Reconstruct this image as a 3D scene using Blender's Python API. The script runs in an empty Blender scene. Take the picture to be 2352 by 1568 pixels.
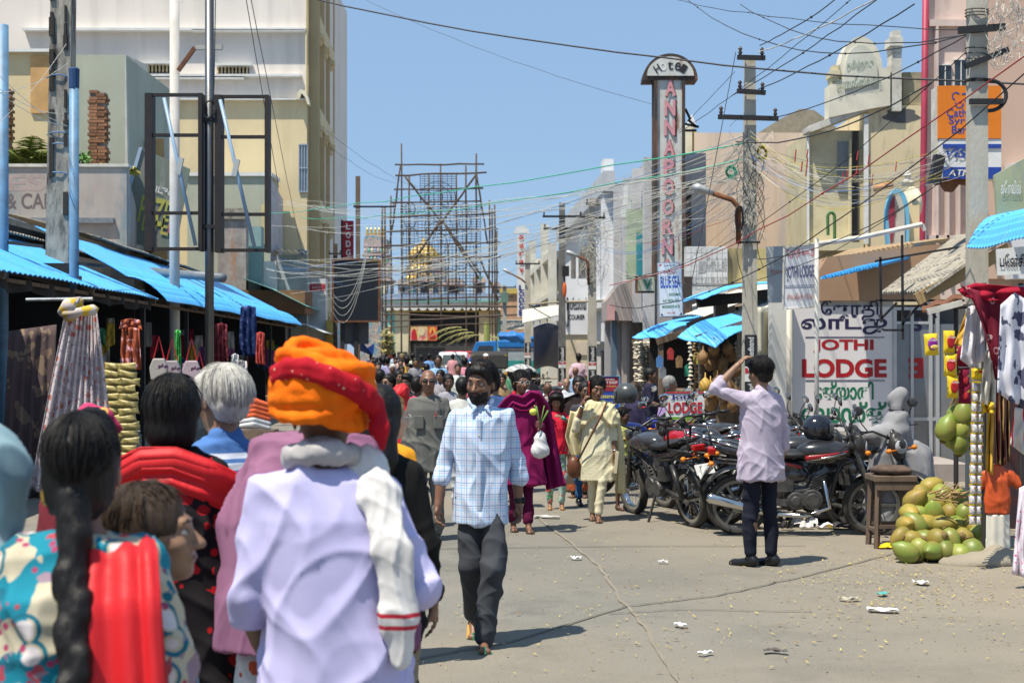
import bpy, math, random
import numpy as np
from mathutils import Vector, Matrix
R=math.radians; PI=math.pi; rnd=random.Random(7); nr=np.random.RandomState(5)
S=bpy.context.scene; COL=S.collection
F=3267.0; HZ=812.0; G_=9e4
def PX(px,py,Y): return Vector(((px-1176)*Y/F, Y, 1.75-(py-HZ)*Y/F))
def up(px,Y): return (px-1033)*Y/F
def zp(py,Y): return 1.75-(py-HZ)*Y/F
def U(u,Y,z): return Vector((u-.0438*Y,Y,z))
# ---------------- camera, sky, sun, exposure
cam=bpy.data.objects.new('camera',bpy.data.cameras.new('camera')); COL.objects.link(cam); S.camera=cam
cam.location=(0,0,1.75); cam.rotation_euler=(R(90),0,0)
cd=cam.data; cd.sensor_width=36; cd.lens=50; cd.shift_y=28/2352; cd.clip_end=3000; cd.clip_start=.1
cd.dof.use_dof=True; cd.dof.focus_distance=12.2; cd.dof.aperture_fstop=5.0
SUN_EL=R(66); SHX,SHY=.74,.67     # shadows fall right and a little away
W=bpy.data.worlds.new('World'); S.world=W; W.use_nodes=True; nt=W.node_tree
sk=nt.nodes.new('ShaderNodeTexSky'); sk.sky_type='NISHITA'; sk.sun_disc=False
sk.sun_elevation=SUN_EL; sk.sun_rotation=math.atan2(-SHX,-SHY); sk.air_density=1.0; sk.dust_density=.3; sk.ozone_density=1.5
nt.nodes['Background'].inputs[1].default_value=.102
wm=nt.nodes.new('ShaderNodeMix'); wm.data_type='RGBA'; wm.inputs[0].default_value=.8; wm.inputs[7].default_value=(2.15,3.45,5.35,1)
nt.links.new(sk.outputs[0],wm.inputs[6]); nt.links.new(wm.outputs[2],nt.nodes['Background'].inputs[0])
sl=bpy.data.lights.new('sun','SUN'); sl.energy=5.0; sl.angle=R(.55); sl.color=(1,.93,.80)
so=bpy.data.objects.new('sun',sl); COL.objects.link(so); so.location=(-20,-10,60)
hl=math.hypot(SHX,SHY); so.rotation_euler=Vector((SHX/hl*math.cos(SUN_EL),SHY/hl*math.cos(SUN_EL),-math.sin(SUN_EL))).to_track_quat('-Z','Y').to_euler()
S.view_settings.view_transform='Standard'; S.view_settings.look='None'; S.view_settings.exposure=0.5; S.view_settings.gamma=1
S.cycles.max_bounces=6; S.cycles.use_denoising=True
# ---------------- materials
MC={}
def mat(name,col,rough=.8,col2=None,scale=2.,var=.5,bump=.15,bs=60,metal=0,stretch=(1,1,1),stain=None,sts=1.2,stt=.5,alpha=1,spec=.4,coat=0,rnd_=0,emit=0,dist=.004):
    if name in MC: return MC[name]
    m=bpy.data.materials.new(name); m.use_nodes=True; n=m.node_tree.nodes; l=m.node_tree.links
    b=n['Principled BSDF']; b.inputs['Roughness'].default_value=rough; b.inputs['Metallic'].default_value=metal
    b.inputs['Specular IOR Level'].default_value=spec
    if coat: b.inputs['Coat Weight'].default_value=coat
    if alpha<1: b.inputs['Alpha'].default_value=alpha
    tc=n.new('ShaderNodeTexCoord'); mp=n.new('ShaderNodeMapping'); mp.inputs['Scale'].default_value=stretch
    l.new(tc.outputs['Object'],mp.inputs[0])
    if col2 is None: col2=tuple(c*.72 for c in col)
    nz=n.new('ShaderNodeTexNoise'); nz.inputs['Scale'].default_value=scale; nz.inputs['Detail'].default_value=7; nz.inputs['Roughness'].default_value=.62
    l.new(mp.outputs[0],nz.inputs['Vector'])
    cr=n.new('ShaderNodeValToRGB'); cr.color_ramp.elements[0].position=.5-var*.45; cr.color_ramp.elements[1].position=.5+var*.3
    cr.color_ramp.elements[0].color=(*col2,1); cr.color_ramp.elements[1].color=(*col,1)
    l.new(nz.outputs[0],cr.inputs[0]); out=cr.outputs[0]
    if stain:
        n2=n.new('ShaderNodeTexNoise'); n2.inputs['Scale'].default_value=sts; n2.inputs['Detail'].default_value=9; n2.inputs['Roughness'].default_value=.7
        m2=n.new('ShaderNodeMapping'); m2.inputs['Scale'].default_value=(1.6,1.6,.35); m2.inputs['Location'].default_value=(3,7,1)
        l.new(tc.outputs['Object'],m2.inputs[0]); l.new(m2.outputs[0],n2.inputs['Vector'])
        r2=n.new('ShaderNodeValToRGB'); r2.color_ramp.elements[0].position=stt; r2.color_ramp.elements[1].position=stt+.13
        l.new(n2.outputs[0],r2.inputs[0]); mx=n.new('ShaderNodeMix'); mx.data_type='RGBA'
        l.new(r2.outputs[0],mx.inputs[0]); l.new(out,mx.inputs[6]); mx.inputs[7].default_value=(*stain,1); out=mx.outputs[2]
        n4=n.new('ShaderNodeTexNoise'); n4.inputs['Scale'].default_value=1; n4.inputs['Detail'].default_value=5; m4=n.new('ShaderNodeMapping'); m4.inputs['Scale'].default_value=(1.7,1.7,.16); l.new(tc.outputs['Object'],m4.inputs[0]); l.new(m4.outputs[0],n4.inputs['Vector'])
        r4=n.new('ShaderNodeMapRange'); r4.inputs[1].default_value=.52; r4.inputs[2].default_value=.72; r4.inputs[4].default_value=.4; l.new(n4.outputs[0],r4.inputs[0]); x4=n.new('ShaderNodeMix'); x4.data_type='RGBA'
        l.new(r4.outputs[0],x4.inputs[0]); l.new(out,x4.inputs[6]); x4.inputs[7].default_value=(*[v*.6 for v in col],1); out=x4.outputs[2]
    if rnd_:
        oi=n.new('ShaderNodeObjectInfo'); hs=n.new('ShaderNodeHueSaturation'); mr=n.new('ShaderNodeMapRange')
        mr.inputs[3].default_value=1-rnd_; mr.inputs[4].default_value=1+rnd_; l.new(oi.outputs['Random'],mr.inputs[0]); l.new(mr.outputs[0],hs.inputs['Value'])
        l.new(out,hs.inputs['Color']); out=hs.outputs[0]
    l.new(out,b.inputs['Base Color'])
    if emit: l.new(out,b.inputs['Emission Color']); b.inputs['Emission Strength'].default_value=emit
    if bump:
        n3=n.new('ShaderNodeTexNoise'); n3.inputs['Scale'].default_value=bs; n3.inputs['Detail'].default_value=6
        l.new(mp.outputs[0],n3.inputs['Vector']); bp=n.new('ShaderNodeBump'); bp.inputs['Strength'].default_value=min(1,bump*2.5); bp.inputs['Distance'].default_value=dist
        l.new(n3.outputs[0],bp.inputs['Height']); l.new(bp.outputs[0],b.inputs['Normal'])
    MC[name]=m; return m
def flat(name,col,rough=.6,**k): 
    k.setdefault('var',.4); k.setdefault('bump',.05); return mat(name,col,rough,col2=tuple(c*.86 for c in col),**k)
def cloth(name,col,col2=None,rough=.9,**k):
    k.setdefault('scale',6); k.setdefault('bs',300); k.setdefault('bump',.06); k.setdefault('dist',.001); k.setdefault('spec',.2)
    return mat(name,col,rough,col2=col2 or tuple(c*.8 for c in col),**k)
def prn(name,base,layers,rough=.85,bump=.2):
    """cloth print: layers of ('line',axis,freq,width,col) / ('dot',scale,size,col) / ('ring',scale,lo,hi,col) / ('band',axis,lo,hi,col) / ('noise',scale,thr,col)"""
    m=cloth(name,base,rough=rough); nt_=m.node_tree; n=nt_.nodes; l=nt_.links; b=n['Principled BSDF']
    out=b.inputs['Base Color'].links[0].from_socket; tc=n.new('ShaderNodeTexCoord'); sx=n.new('ShaderNodeSeparateXYZ'); l.new(tc.outputs['Object'],sx.inputs[0])
    def math_(op,a,bv=None,c=None):
        q=n.new('ShaderNodeMath'); q.operation=op
        for i,v in enumerate((a,bv,c)):
            if v is None: continue
            if hasattr(v,'links'): l.new(v,q.inputs[i])
            else: q.inputs[i].default_value=v
        return q.outputs[0]
    for L in layers:
        k=L[0]; col=L[-1]
        if k=='line':
            v=math_('FRACT',math_('MULTIPLY_ADD',sx.outputs[L[1]],L[2],100.3+(L[4] if len(L)>5 else 0))); fac=math_('LESS_THAN',v,L[3])
        elif k=='band':
            a=math_('GREATER_THAN',sx.outputs[L[1]],L[2]); c=math_('LESS_THAN',sx.outputs[L[1]],L[3]); fac=math_('MULTIPLY',a,c)
        elif k=='noise':
            z=n.new('ShaderNodeTexNoise'); z.inputs['Scale'].default_value=L[1]; z.inputs['Detail'].default_value=2; l.new(tc.outputs['Object'],z.inputs['Vector']); fac=math_('GREATER_THAN',z.outputs[0],L[2])
        else:
            vo=n.new('ShaderNodeTexVoronoi'); vo.inputs['Scale'].default_value=L[1]; l.new(tc.outputs['Object'],vo.inputs['Vector'])
            if len(L)>4 and k=='dot': vo.inputs['Randomness'].default_value=L[3]
            if k=='dot': fac=math_('LESS_THAN',vo.outputs['Distance'],L[2])
            else: fac=math_('MULTIPLY',math_('GREATER_THAN',vo.outputs['Distance'],L[2]),math_('LESS_THAN',vo.outputs['Distance'],L[3]))
        mx=n.new('ShaderNodeMix'); mx.data_type='RGBA'; l.new(fac,mx.inputs[0]); l.new(out,mx.inputs[6]); mx.inputs[7].default_value=(*col,1); out=mx.outputs[2]
    l.new(out,b.inputs['Base Color']); return m
# ---------------- tags and builders
def tag(o,label=None,cat=None,group=None,kind=None):
    if label: o['label']=label
    if cat: o['category']=cat
    if group: o['group']=group
    if kind: o['kind']=kind
    return o
def E(name,loc,label,cat,group=None,rz=0,rot=None):
    o=bpy.data.objects.new(name,None); COL.objects.link(o); o.location=loc; o.rotation_euler=rot or (0,0,rz); o.empty_display_size=.1
    return tag(o,label,cat,group)
def link(name,me,m,parent=None,loc=None):
    if m is not None and len(me.materials)==0: me.materials.append(m)
    o=bpy.data.objects.new(name,me); COL.objects.link(o)
    if parent is not None: o.parent=parent
    if loc is not None: o.location=loc
    return o
def copytree(o,parent=None,label=None,loc=None,rz=None,scale=None):
    c=o.copy(); COL.objects.link(c)
    if o.type=='FONT': c.data=o.data.copy(); FITS.extend([(c,)+f[1:] for f in FITS if f[0]==o])
    if parent is not None: c.parent=parent
    if label: c['label']=label
    if loc is not None: c.location=loc
    if rz is not None: c.rotation_euler=(c.rotation_euler[0],c.rotation_euler[1],rz)
    if scale: c.scale=(scale,)*3
    for ch in o.children: copytree(ch,c)
    return c
class B:
    def __init__(s): s.v=[]; s.f=[]
    def add(s,v,f):
        k=len(s.v); s.v+=[tuple(x) for x in v]; s.f+=[tuple(i+k for i in q) for q in f]; return s
    HX=[(0,3,2,1),(4,5,6,7),(0,1,5,4),(1,2,6,5),(2,3,7,6),(3,0,4,7)]
    def hexa(s,p): return s.add(p,B.HX)
    def box(s,x0,x1,y0,y1,z0,z1): return s.hexa([(x0,y0,z0),(x1,y0,z0),(x1,y1,z0),(x0,y1,z0),(x0,y0,z1),(x1,y0,z1),(x1,y1,z1),(x0,y1,z1)])
    def sb(s,u0,u1,y0,y1,z0,z1): return s.hexa([U(*p) for p in [(u0,y0,z0),(u1,y0,z0),(u1,y1,z0),(u0,y1,z0),(u0,y0,z1),(u1,y0,z1),(u1,y1,z1),(u0,y1,z1)]])
    def pb(s,px0,px1,py0,py1,Y,d):   # box whose near face fills this outline of a wall at depth Y
        a=PX(px0,py1,Y); b=PX(px1,py0,Y); return s.box(a.x,b.x,Y,Y+d,max(a.z,-.02),b.z)
    
    def obox(s,c,sz,m=None):
        m=m or Matrix(); c=Vector(c); h=[v/2 for v in sz]
        return s.hexa([c+m@Vector(p) for p in [(-h[0],-h[1],-h[2]),(h[0],-h[1],-h[2]),(h[0],h[1],-h[2]),(-h[0],h[1],-h[2]),(-h[0],-h[1],h[2]),(h[0],-h[1],h[2]),(h[0],h[1],h[2]),(-h[0],h[1],h[2])]])
    def beam(s,a,b,w,h=None):
        a=Vector(a); b=Vector(b); d=b-a; q=d.to_track_quat('Y','Z').to_matrix(); return s.obox((a+b)/2,(w,d.length,h or w),q)
    def tube(s,pts,r,n=6,cap=True,flat_=1):
        pts=[Vector(p) for p in pts]; N=len(pts); rr=list(r) if hasattr(r,'__len__') else [r]*N
        k=len(s.v); ref=None
        for i,p in enumerate(pts):
            d=(pts[min(i+1,N-1)]-pts[max(i-1,0)]); d=d.normalized() if d.length>1e-9 else Vector((0,0,1))
            if ref is None: ref=Vector((0,0,1)) if abs(d.z)<.9 else Vector((1,0,0))
            a=d.cross(ref).normalized() if d.cross(ref).length>1e-6 else Vector((1,0,0)); b=a.cross(d).normalized(); ref=b if ref.dot(b)>=0 or True else ref
            for j in range(n):
                t=2*PI*j/n; s.v.append(tuple(p+a*math.cos(t)*rr[i]*flat_+b*math.sin(t)*rr[i]))
        for i in range(N-1):
            for j in range(n):
                a0=k+i*n+j; a1=k+i*n+(j+1)%n; s.f.append((a0,a0+n,a1+n,a1))
        if cap: s.f.append(tuple(k+j for j in range(n))); s.f.append(tuple(k+(N-1)*n+j for j in reversed(range(n))))
        return s
    def lathe(s,prof,n=12,o=(0,0,0),m=None):
        m=m or Matrix(); o=Vector(o); k=len(s.v); N=len(prof)
        for r,z in prof:
            for j in range(n):
                t=2*PI*j/n; s.v.append(tuple(o+m@Vector((r*math.cos(t),r*math.sin(t),z))))
        for i in range(N-1):
            for j in range(n):
                a0=k+i*n+j; a1=k+i*n+(j+1)%n; s.f.append((a0,a1,a1+n,a0+n))
        s.f.append(tuple(k+j for j in reversed(range(n)))); s.f.append(tuple(k+(N-1)*n+j for j in range(n))); return s
    def ell(s,c,r,n=10,k=6,m=None):
        m=m or Matrix(); r=r if hasattr(r,'__len__') else (r,)*3; c=Vector(c); b=len(s.v)
        for i in range(k+1):
            ph=PI*i/k; z=-math.cos(ph); q=max(math.sin(ph),1e-4)
            for j in range(n): t=2*PI*j/n; s.v.append(tuple(c+m@Vector((r[0]*q*math.cos(t),r[1]*q*math.sin(t),r[2]*z))))
        for i in range(k):
            for j in range(n):
                a0=b+i*n+j; a1=b+i*n+(j+1)%n; s.f.append((a0,a1,a1+n,a0+n))
        return s
    def prism(s,poly,fn0,fn1):
        k=len(s.v); n=len(poly)
        s.v+=[tuple(fn0(*p)) for p in poly]; s.v+=[tuple(fn1(*p)) for p in poly]
        s.f.append(tuple(k+i for i in range(n))); s.f.append(tuple(k+n+i for i in reversed(range(n))))
        for i in range(n): j=(i+1)%n; s.f.append((k+j,k+i,k+n+i,k+n+j))
        return s
    def prxz(s,poly,y0,y1): return s.prism(poly,lambda x,z:(x,y0,z),lambda x,z:(x,y1,z))
    def ppx(s,poly,Y,d): # polygon in wall outline coordinates at depth Y
        a=[(PX(p,q,Y).x,PX(p,q,Y).z) for p,q in poly]; return s.prxz(a,Y,Y+d)
    def grid(s,fn,nu,nv,th=0):
        k=len(s.v); P=[[Vector(fn(i/nu,j/nv)) for j in range(nv+1)] for i in range(nu+1)]
        for r_ in P:
            for p in r_: s.v.append(tuple(p))
        I=lambda i,j:k+i*(nv+1)+j
        for i in range(nu):
            for j in range(nv): s.f.append((I(i,j),I(i+1,j),I(i+1,j+1),I(i,j+1)))
        if th:
            k2=len(s.v)
            for i in range(nu+1):
                for j in range(nv+1):
                    a=P[min(i+1,nu)][j]-P[max(i-1,0)][j]; b=P[i][min(j+1,nv)]-P[i][max(j-1,0)]; nn=a.cross(b); nn=nn.normalized() if nn.length>1e-9 else Vector((0,1,0))
                    s.v.append(tuple(P[i][j]-nn*th))
            J=lambda i,j:k2+i*(nv+1)+j
            for i in range(nu):
                for j in range(nv): s.f.append((J(i,j+1),J(i+1,j+1),J(i+1,j),J(i,j)))
            for i in range(nu): s.f.append((I(i+1,0),I(i,0),J(i,0),J(i+1,0))); s.f.append((I(i,nv),I(i+1,nv),J(i+1,nv),J(i,nv)))
            for j in range(nv): s.f.append((I(0,j),I(0,j+1),J(0,j+1),J(0,j))); s.f.append((I(nu,j+1),I(nu,j),J(nu,j),J(nu,j+1)))
        return s
    def mesh(s,name,smooth=False):
        me=bpy.data.meshes.new(name); me.from_pydata(s.v,[],s.f)
        if smooth: me.polygons.foreach_set('use_smooth',[True]*len(me.polygons))
        me.update(); return me
    def ob(s,name,m,parent=None,smooth=False,bevel=0,loc=None,auto=False):
        me=s.mesh(name,smooth or auto)
        if auto: me.set_sharp_from_angle(angle=R(38))
        o=link(name,me,m,parent,loc)
        if bevel:
            bm=o.modifiers.new('b','BEVEL'); bm.width=bevel; bm.segments=2; bm.limit_method='ANGLE'; bm.angle_limit=R(40)
        return o
def thing(b,name,m,label,cat,group=None,**k): return tag(b.ob(name,m,**k),label,cat,group)
def struct(b,name,m,**k): return tag(b.ob(name,m,**k),kind='structure')
FITS=[]
def text(parent,s,cx,cz,w,h,m,y=-.012,ext=.004,bold=.0,name='lettering',rot=(PI/2,0,0),loc=None,shear=0,sp=1):
    c=bpy.data.curves.new(name,'FONT'); c.body=s; c.size=1; c.extrude=0; c.offset=bold; c.align_x='CENTER'; c.align_y='BOTTOM_BASELINE'; c.resolution_u=4; c.shear=shear; c.space_character=sp
    c.materials.append(m); o=bpy.data.objects.new(name,c); COL.objects.link(o); o.parent=parent; o.rotation_euler=rot
    FITS.append((o,Vector(loc) if loc else Vector((cx,y,cz)),w,h,ext)); return o
def finish_text():
    bpy.context.view_layer.update(); dg=bpy.context.evaluated_depsgraph_get()
    for o,c,w,h,ext in FITS:
        me=bpy.data.meshes.new_from_object(o.evaluated_get(dg),depsgraph=dg); N=len(me.vertices)
        if N==0: bpy.data.objects.remove(o); continue
        co=np.empty(N*3); me.vertices.foreach_get('co',co); co=co.reshape(-1,3); lo=co.min(0); hi=co.max(0); sz=np.maximum(hi-lo,1e-5)
        co=(co-(lo+hi)/2)*[w/sz[0],h/sz[1],0]; me.vertices.foreach_set('co',co.ravel()); me.update()
        q=bpy.data.objects.new('tmp',me); COL.objects.link(q); q.parent=o.parent; q.rotation_euler=o.rotation_euler; q.location=c
        nm=o.name.split('.')[0]; bpy.data.objects.remove(o); q.name=nm
# ---------------- organic surfaces: distance field -> surface net
def surfnet(f,o,h):
    s=f<0; nx,ny,nz=f.shape; cs=np.zeros((nx-1,ny-1,nz-1),np.int8); acc=np.zeros((nx-1,ny-1,nz-1,3),np.float32); cnt=np.zeros((nx-1,ny-1,nz-1),np.float32)
    for ax in range(3):
        o1,o2=[a for a in range(3) if a!=ax]
        sl0=[slice(None)]*3; sl1=[slice(None)]*3; sl0[ax]=slice(0,-1); sl1[ax]=slice(1,None)
        a=f[tuple(sl0)]; b=f[tuple(sl1)]; cr=(a<0)!=(b<0); t=np.where(cr,a/np.where(cr,a-b,1),0).astype(np.float32)
        for i in (0,1):
            for j in (0,1):
                q=[slice(None)]*3; q[o1]=slice(i,f.shape[o1]-1+i); q[o2]=slice(j,f.shape[o2]-1+j); q=tuple(q)
                c=cr[q]; tt=t[q]; cnt+=c; acc[...,ax]+=np.where(c,tt,0); acc[...,o1]+=c*i; acc[...,o2]+=c*j
    act=cnt>0; idx=-np.ones(act.shape,np.int64); idx[act]=np.arange(act.sum())
    ii=np.argwhere(act).astype(np.float32); V=(ii+acc[act]/cnt[act][:,None])*h+np.array(o,np.float32)
    Q=[]
    for ax in range(3):
        o1,o2=[(1,2),(2,0),(0,1)][ax]
        sl0=[slice(None)]*3; sl1=[slice(None)]*3; sl0[ax]=slice(0,-1); sl1[ax]=slice(1,None)
        a=s[tuple(sl0)]; b=s[tuple(sl1)]; cr=np.argwhere(a!=b)
        if len(cr)==0: continue
        ok=(cr[:,o1]>0)&(cr[:,o2]>0)&(cr[:,o1]<f.shape[o1]-1)&(cr[:,o2]<f.shape[o2]-1); cr=cr[ok]; ins=a[tuple(cr.T)]
        def g(d1,d2):
            c=cr.copy(); c[:,o1]+=d1; c[:,o2]+=d2; return idx[tuple(c.T)]
        q=np.stack([g(-1,-1),g(0,-1),g(0,0),g(-1,0)],1); q[~ins]=q[~ins][:,::-1]; Q.append(q)
    return V,np.concatenate(Q)
def sminv(a,b,k): 
    hh=np.clip(.5+.5*(b-a)/k,0,1); return b+(a-b)*hh-k*hh*(1-hh)
class SD:
    """collects soft primitives; each acts in its own box of the grid"""
    def __init__(s,k=.025): s.p=[]; s.k=k
    def cone(s,a,b,r0,r1,k=None,sq=None,cut=False): # sq: (axis vector, factor) squash
        a=np.array(a,float); b=np.array(b,float); d=b-a; L=max(d@d,1e-9); m=max(r0,r1)
        def f(P):
            q=P-a; t=np.clip(q@d/L,0,1); w=q-t[...,None]*d
            if sq is not None: ax=np.array(sq[0],float); ax/=np.linalg.norm(ax); w=w+(w@ax)[...,None]*ax*(1/sq[1]-1)
            return np.sqrt((w*w).sum(-1))-(r0+(r1-r0)*t)
        s.p.append((np.minimum(a,b)-m,np.maximum(a,b)+m,f,k or s.k,cut)); return s
    def chain(s,pts,rs,**k):
        for i in range(len(pts)-1): s.cone(pts[i],pts[i+1],rs[i],rs[i+1],**k)
        return s
    def ell(s,c,r,k=None,cut=False,m=None):
        c=np.array(c,float); r=np.array(r,float); mm=np.array(m,float) if m is not None else None
        def f(P):
            q=P-c
            if mm is not None: q=q@mm
            l=np.sqrt(((q/r)**2).sum(-1))+1e-6; return (l-1)*np.minimum(l*0+r.min(),r.min()) if r.min()*2.5<r.max() else l*(l-1)/(np.sqrt(((q/(r*r))**2).sum(-1))+1e-6)
        R_=r.max() if m is not None else r
        s.p.append((c-R_,c+R_,f,k or s.k,cut)); return s
    def loft(s,rows,k=None,fold=None,cut=False,tw=2.3): # rows: (z,cx,cy,rx,ry) ascending z ; superellipse sections; fold(theta,z)->multiplier
        A=np.array(rows,float); o=np.argsort(A[:,0]); A=A[o]; lo=np.array([(A[:,1]-A[:,3]).min(),(A[:,2]-A[:,4]).min(),A[0,0]]); hi=np.array([(A[:,1]+A[:,3]).max(),(A[:,2]+A[:,4]).max(),A[-1,0]])
        def f(P):
            z=P[...,2]; g=[np.interp(z,A[:,0],A[:,i]) for i in (1,2,3,4)]
            x=P[...,0]-g[0]; y=P[...,1]-g[1]
            l=(np.abs(x/g[2])**tw+np.abs(y/g[3])**tw)**(1/tw)
            m=1 if fold is None else fold(np.arctan2(y/g[3],x/g[2]),z)
            d=(l-m)*np.minimum(g[2],g[3]); dz=np.maximum(A[0,0]-z,z-A[-1,0])
            return np.maximum(d,dz)
        s.p.append((lo*1.0-.03,hi*1.0+.03,f,k or s.k,cut)); return s
    def build(s,h,sm=1):
        pad=3*h+.03
        add=[p for p in s.p if not p[4]]
        lo=np.min([p[0] for p in add],0)-pad; hi=np.max([p[1] for p in add],0)+pad; n=np.ceil((hi-lo)/h).astype(int)+1
        f=np.full(n,1.,np.float32); ax=[lo[i]+h*np.arange(n[i]) for i in range(3)]
        for a,b,fn,k,cut in s.p:
            i0=np.clip(np.floor((a-lo-k-2*h-.01)/h).astype(int),0,n-1); i1=np.clip(np.ceil((b-lo+k+2*h+.01)/h).astype(int)+1,1,n)
            if (i1<=i0).any(): continue
            sl=tuple(slice(i0[j],i1[j]) for j in range(3)); P=np.stack(np.meshgrid(*[ax[j][i0[j]:i1[j]] for j in range(3)],indexing='ij'),-1)
            d=fn(P); f[sl]=-sminv(-f[sl],d,k) if cut else sminv(f[sl],d,k)
        return surfnet(f,lo,h)
def mesh_np(name,V,Q,smooth=True):
    me=bpy.data.meshes.new(name); me.vertices.add(len(V)); me.vertices.foreach_set('co',np.asarray(V,np.float32).ravel())
    me.loops.add(Q.size); me.loops.foreach_set('vertex_index',Q.ravel().astype(np.int32)); me.polygons.add(len(Q))
    me.polygons.foreach_set('loop_start',np.arange(0,Q.size,Q.shape[1],dtype=np.int32)); me.polygons.foreach_set('loop_total',np.full(len(Q),Q.shape[1],np.int32))
    me.polygons.foreach_set('use_smooth',np.ones(len(Q),bool)); me.update(calc_edges=True); return me
def normals(V,Q):
    n=np.cross(V[Q[:,2]]-V[Q[:,0]],V[Q[:,3]]-V[Q[:,1]]); N=np.zeros_like(V)
    for i in range(4): np.add.at(N,Q[:,i],n)
    return N/(np.linalg.norm(N,axis=1)[:,None]+1e-9)
def relax(V,Q,it,w=.5):
    N=len(V)
    for _ in range(it):
        A=np.zeros_like(V); c=np.zeros(N)
        for i in range(4):
            j=(i+1)%4; np.add.at(A,Q[:,i],V[Q[:,j]]); np.add.at(A,Q[:,j],V[Q[:,i]]); np.add.at(c,Q[:,i],1); np.add.at(c,Q[:,j],1)
        V=V*(1-w)+w*A/np.maximum(c,1)[:,None]
    return V
def folds(V,N,amp,seed=0,freq=22,diag=.6,vert=.35):
    r=np.random.RandomState(abs(int(seed))); d=np.zeros(len(V)); w=V.copy()
    wa=min(1,30/freq)
    for a in range(3): w[:,a]+=wa*.035*np.sin(V[:,(a+1)%3]*9+r.rand()*6)+wa*.02*np.sin(V[:,(a+2)%3]*17+r.rand()*6)
    for i in range(7):
        k=r.randn(3); k[2]*=vert+.5*(i%2)*diag; k/=np.linalg.norm(k)+1e-6; q=w@k*freq*(.6+1.3*r.rand())+r.rand()*6.28
        e=.5+.5*np.sin(w@r.randn(3)*7+r.rand()*6); d+=(1-np.abs(np.sin(q)))**1.6*e
    return V+N*(np.maximum((d/7-.1)*amp*3.0,-.0025))[:,None]
def sdob(name,sd,h,m,parent,it=2,fold=None):
    V,Q=sd.build(h); V=relax(V.astype(np.float64),Q,it)
    for f_ in (fold if isinstance(fold,list) else [fold] if fold else []): V=folds(V,normals(V,Q),*f_)
    return link(name,mesh_np(name,V,Q),m,parent)
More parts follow.
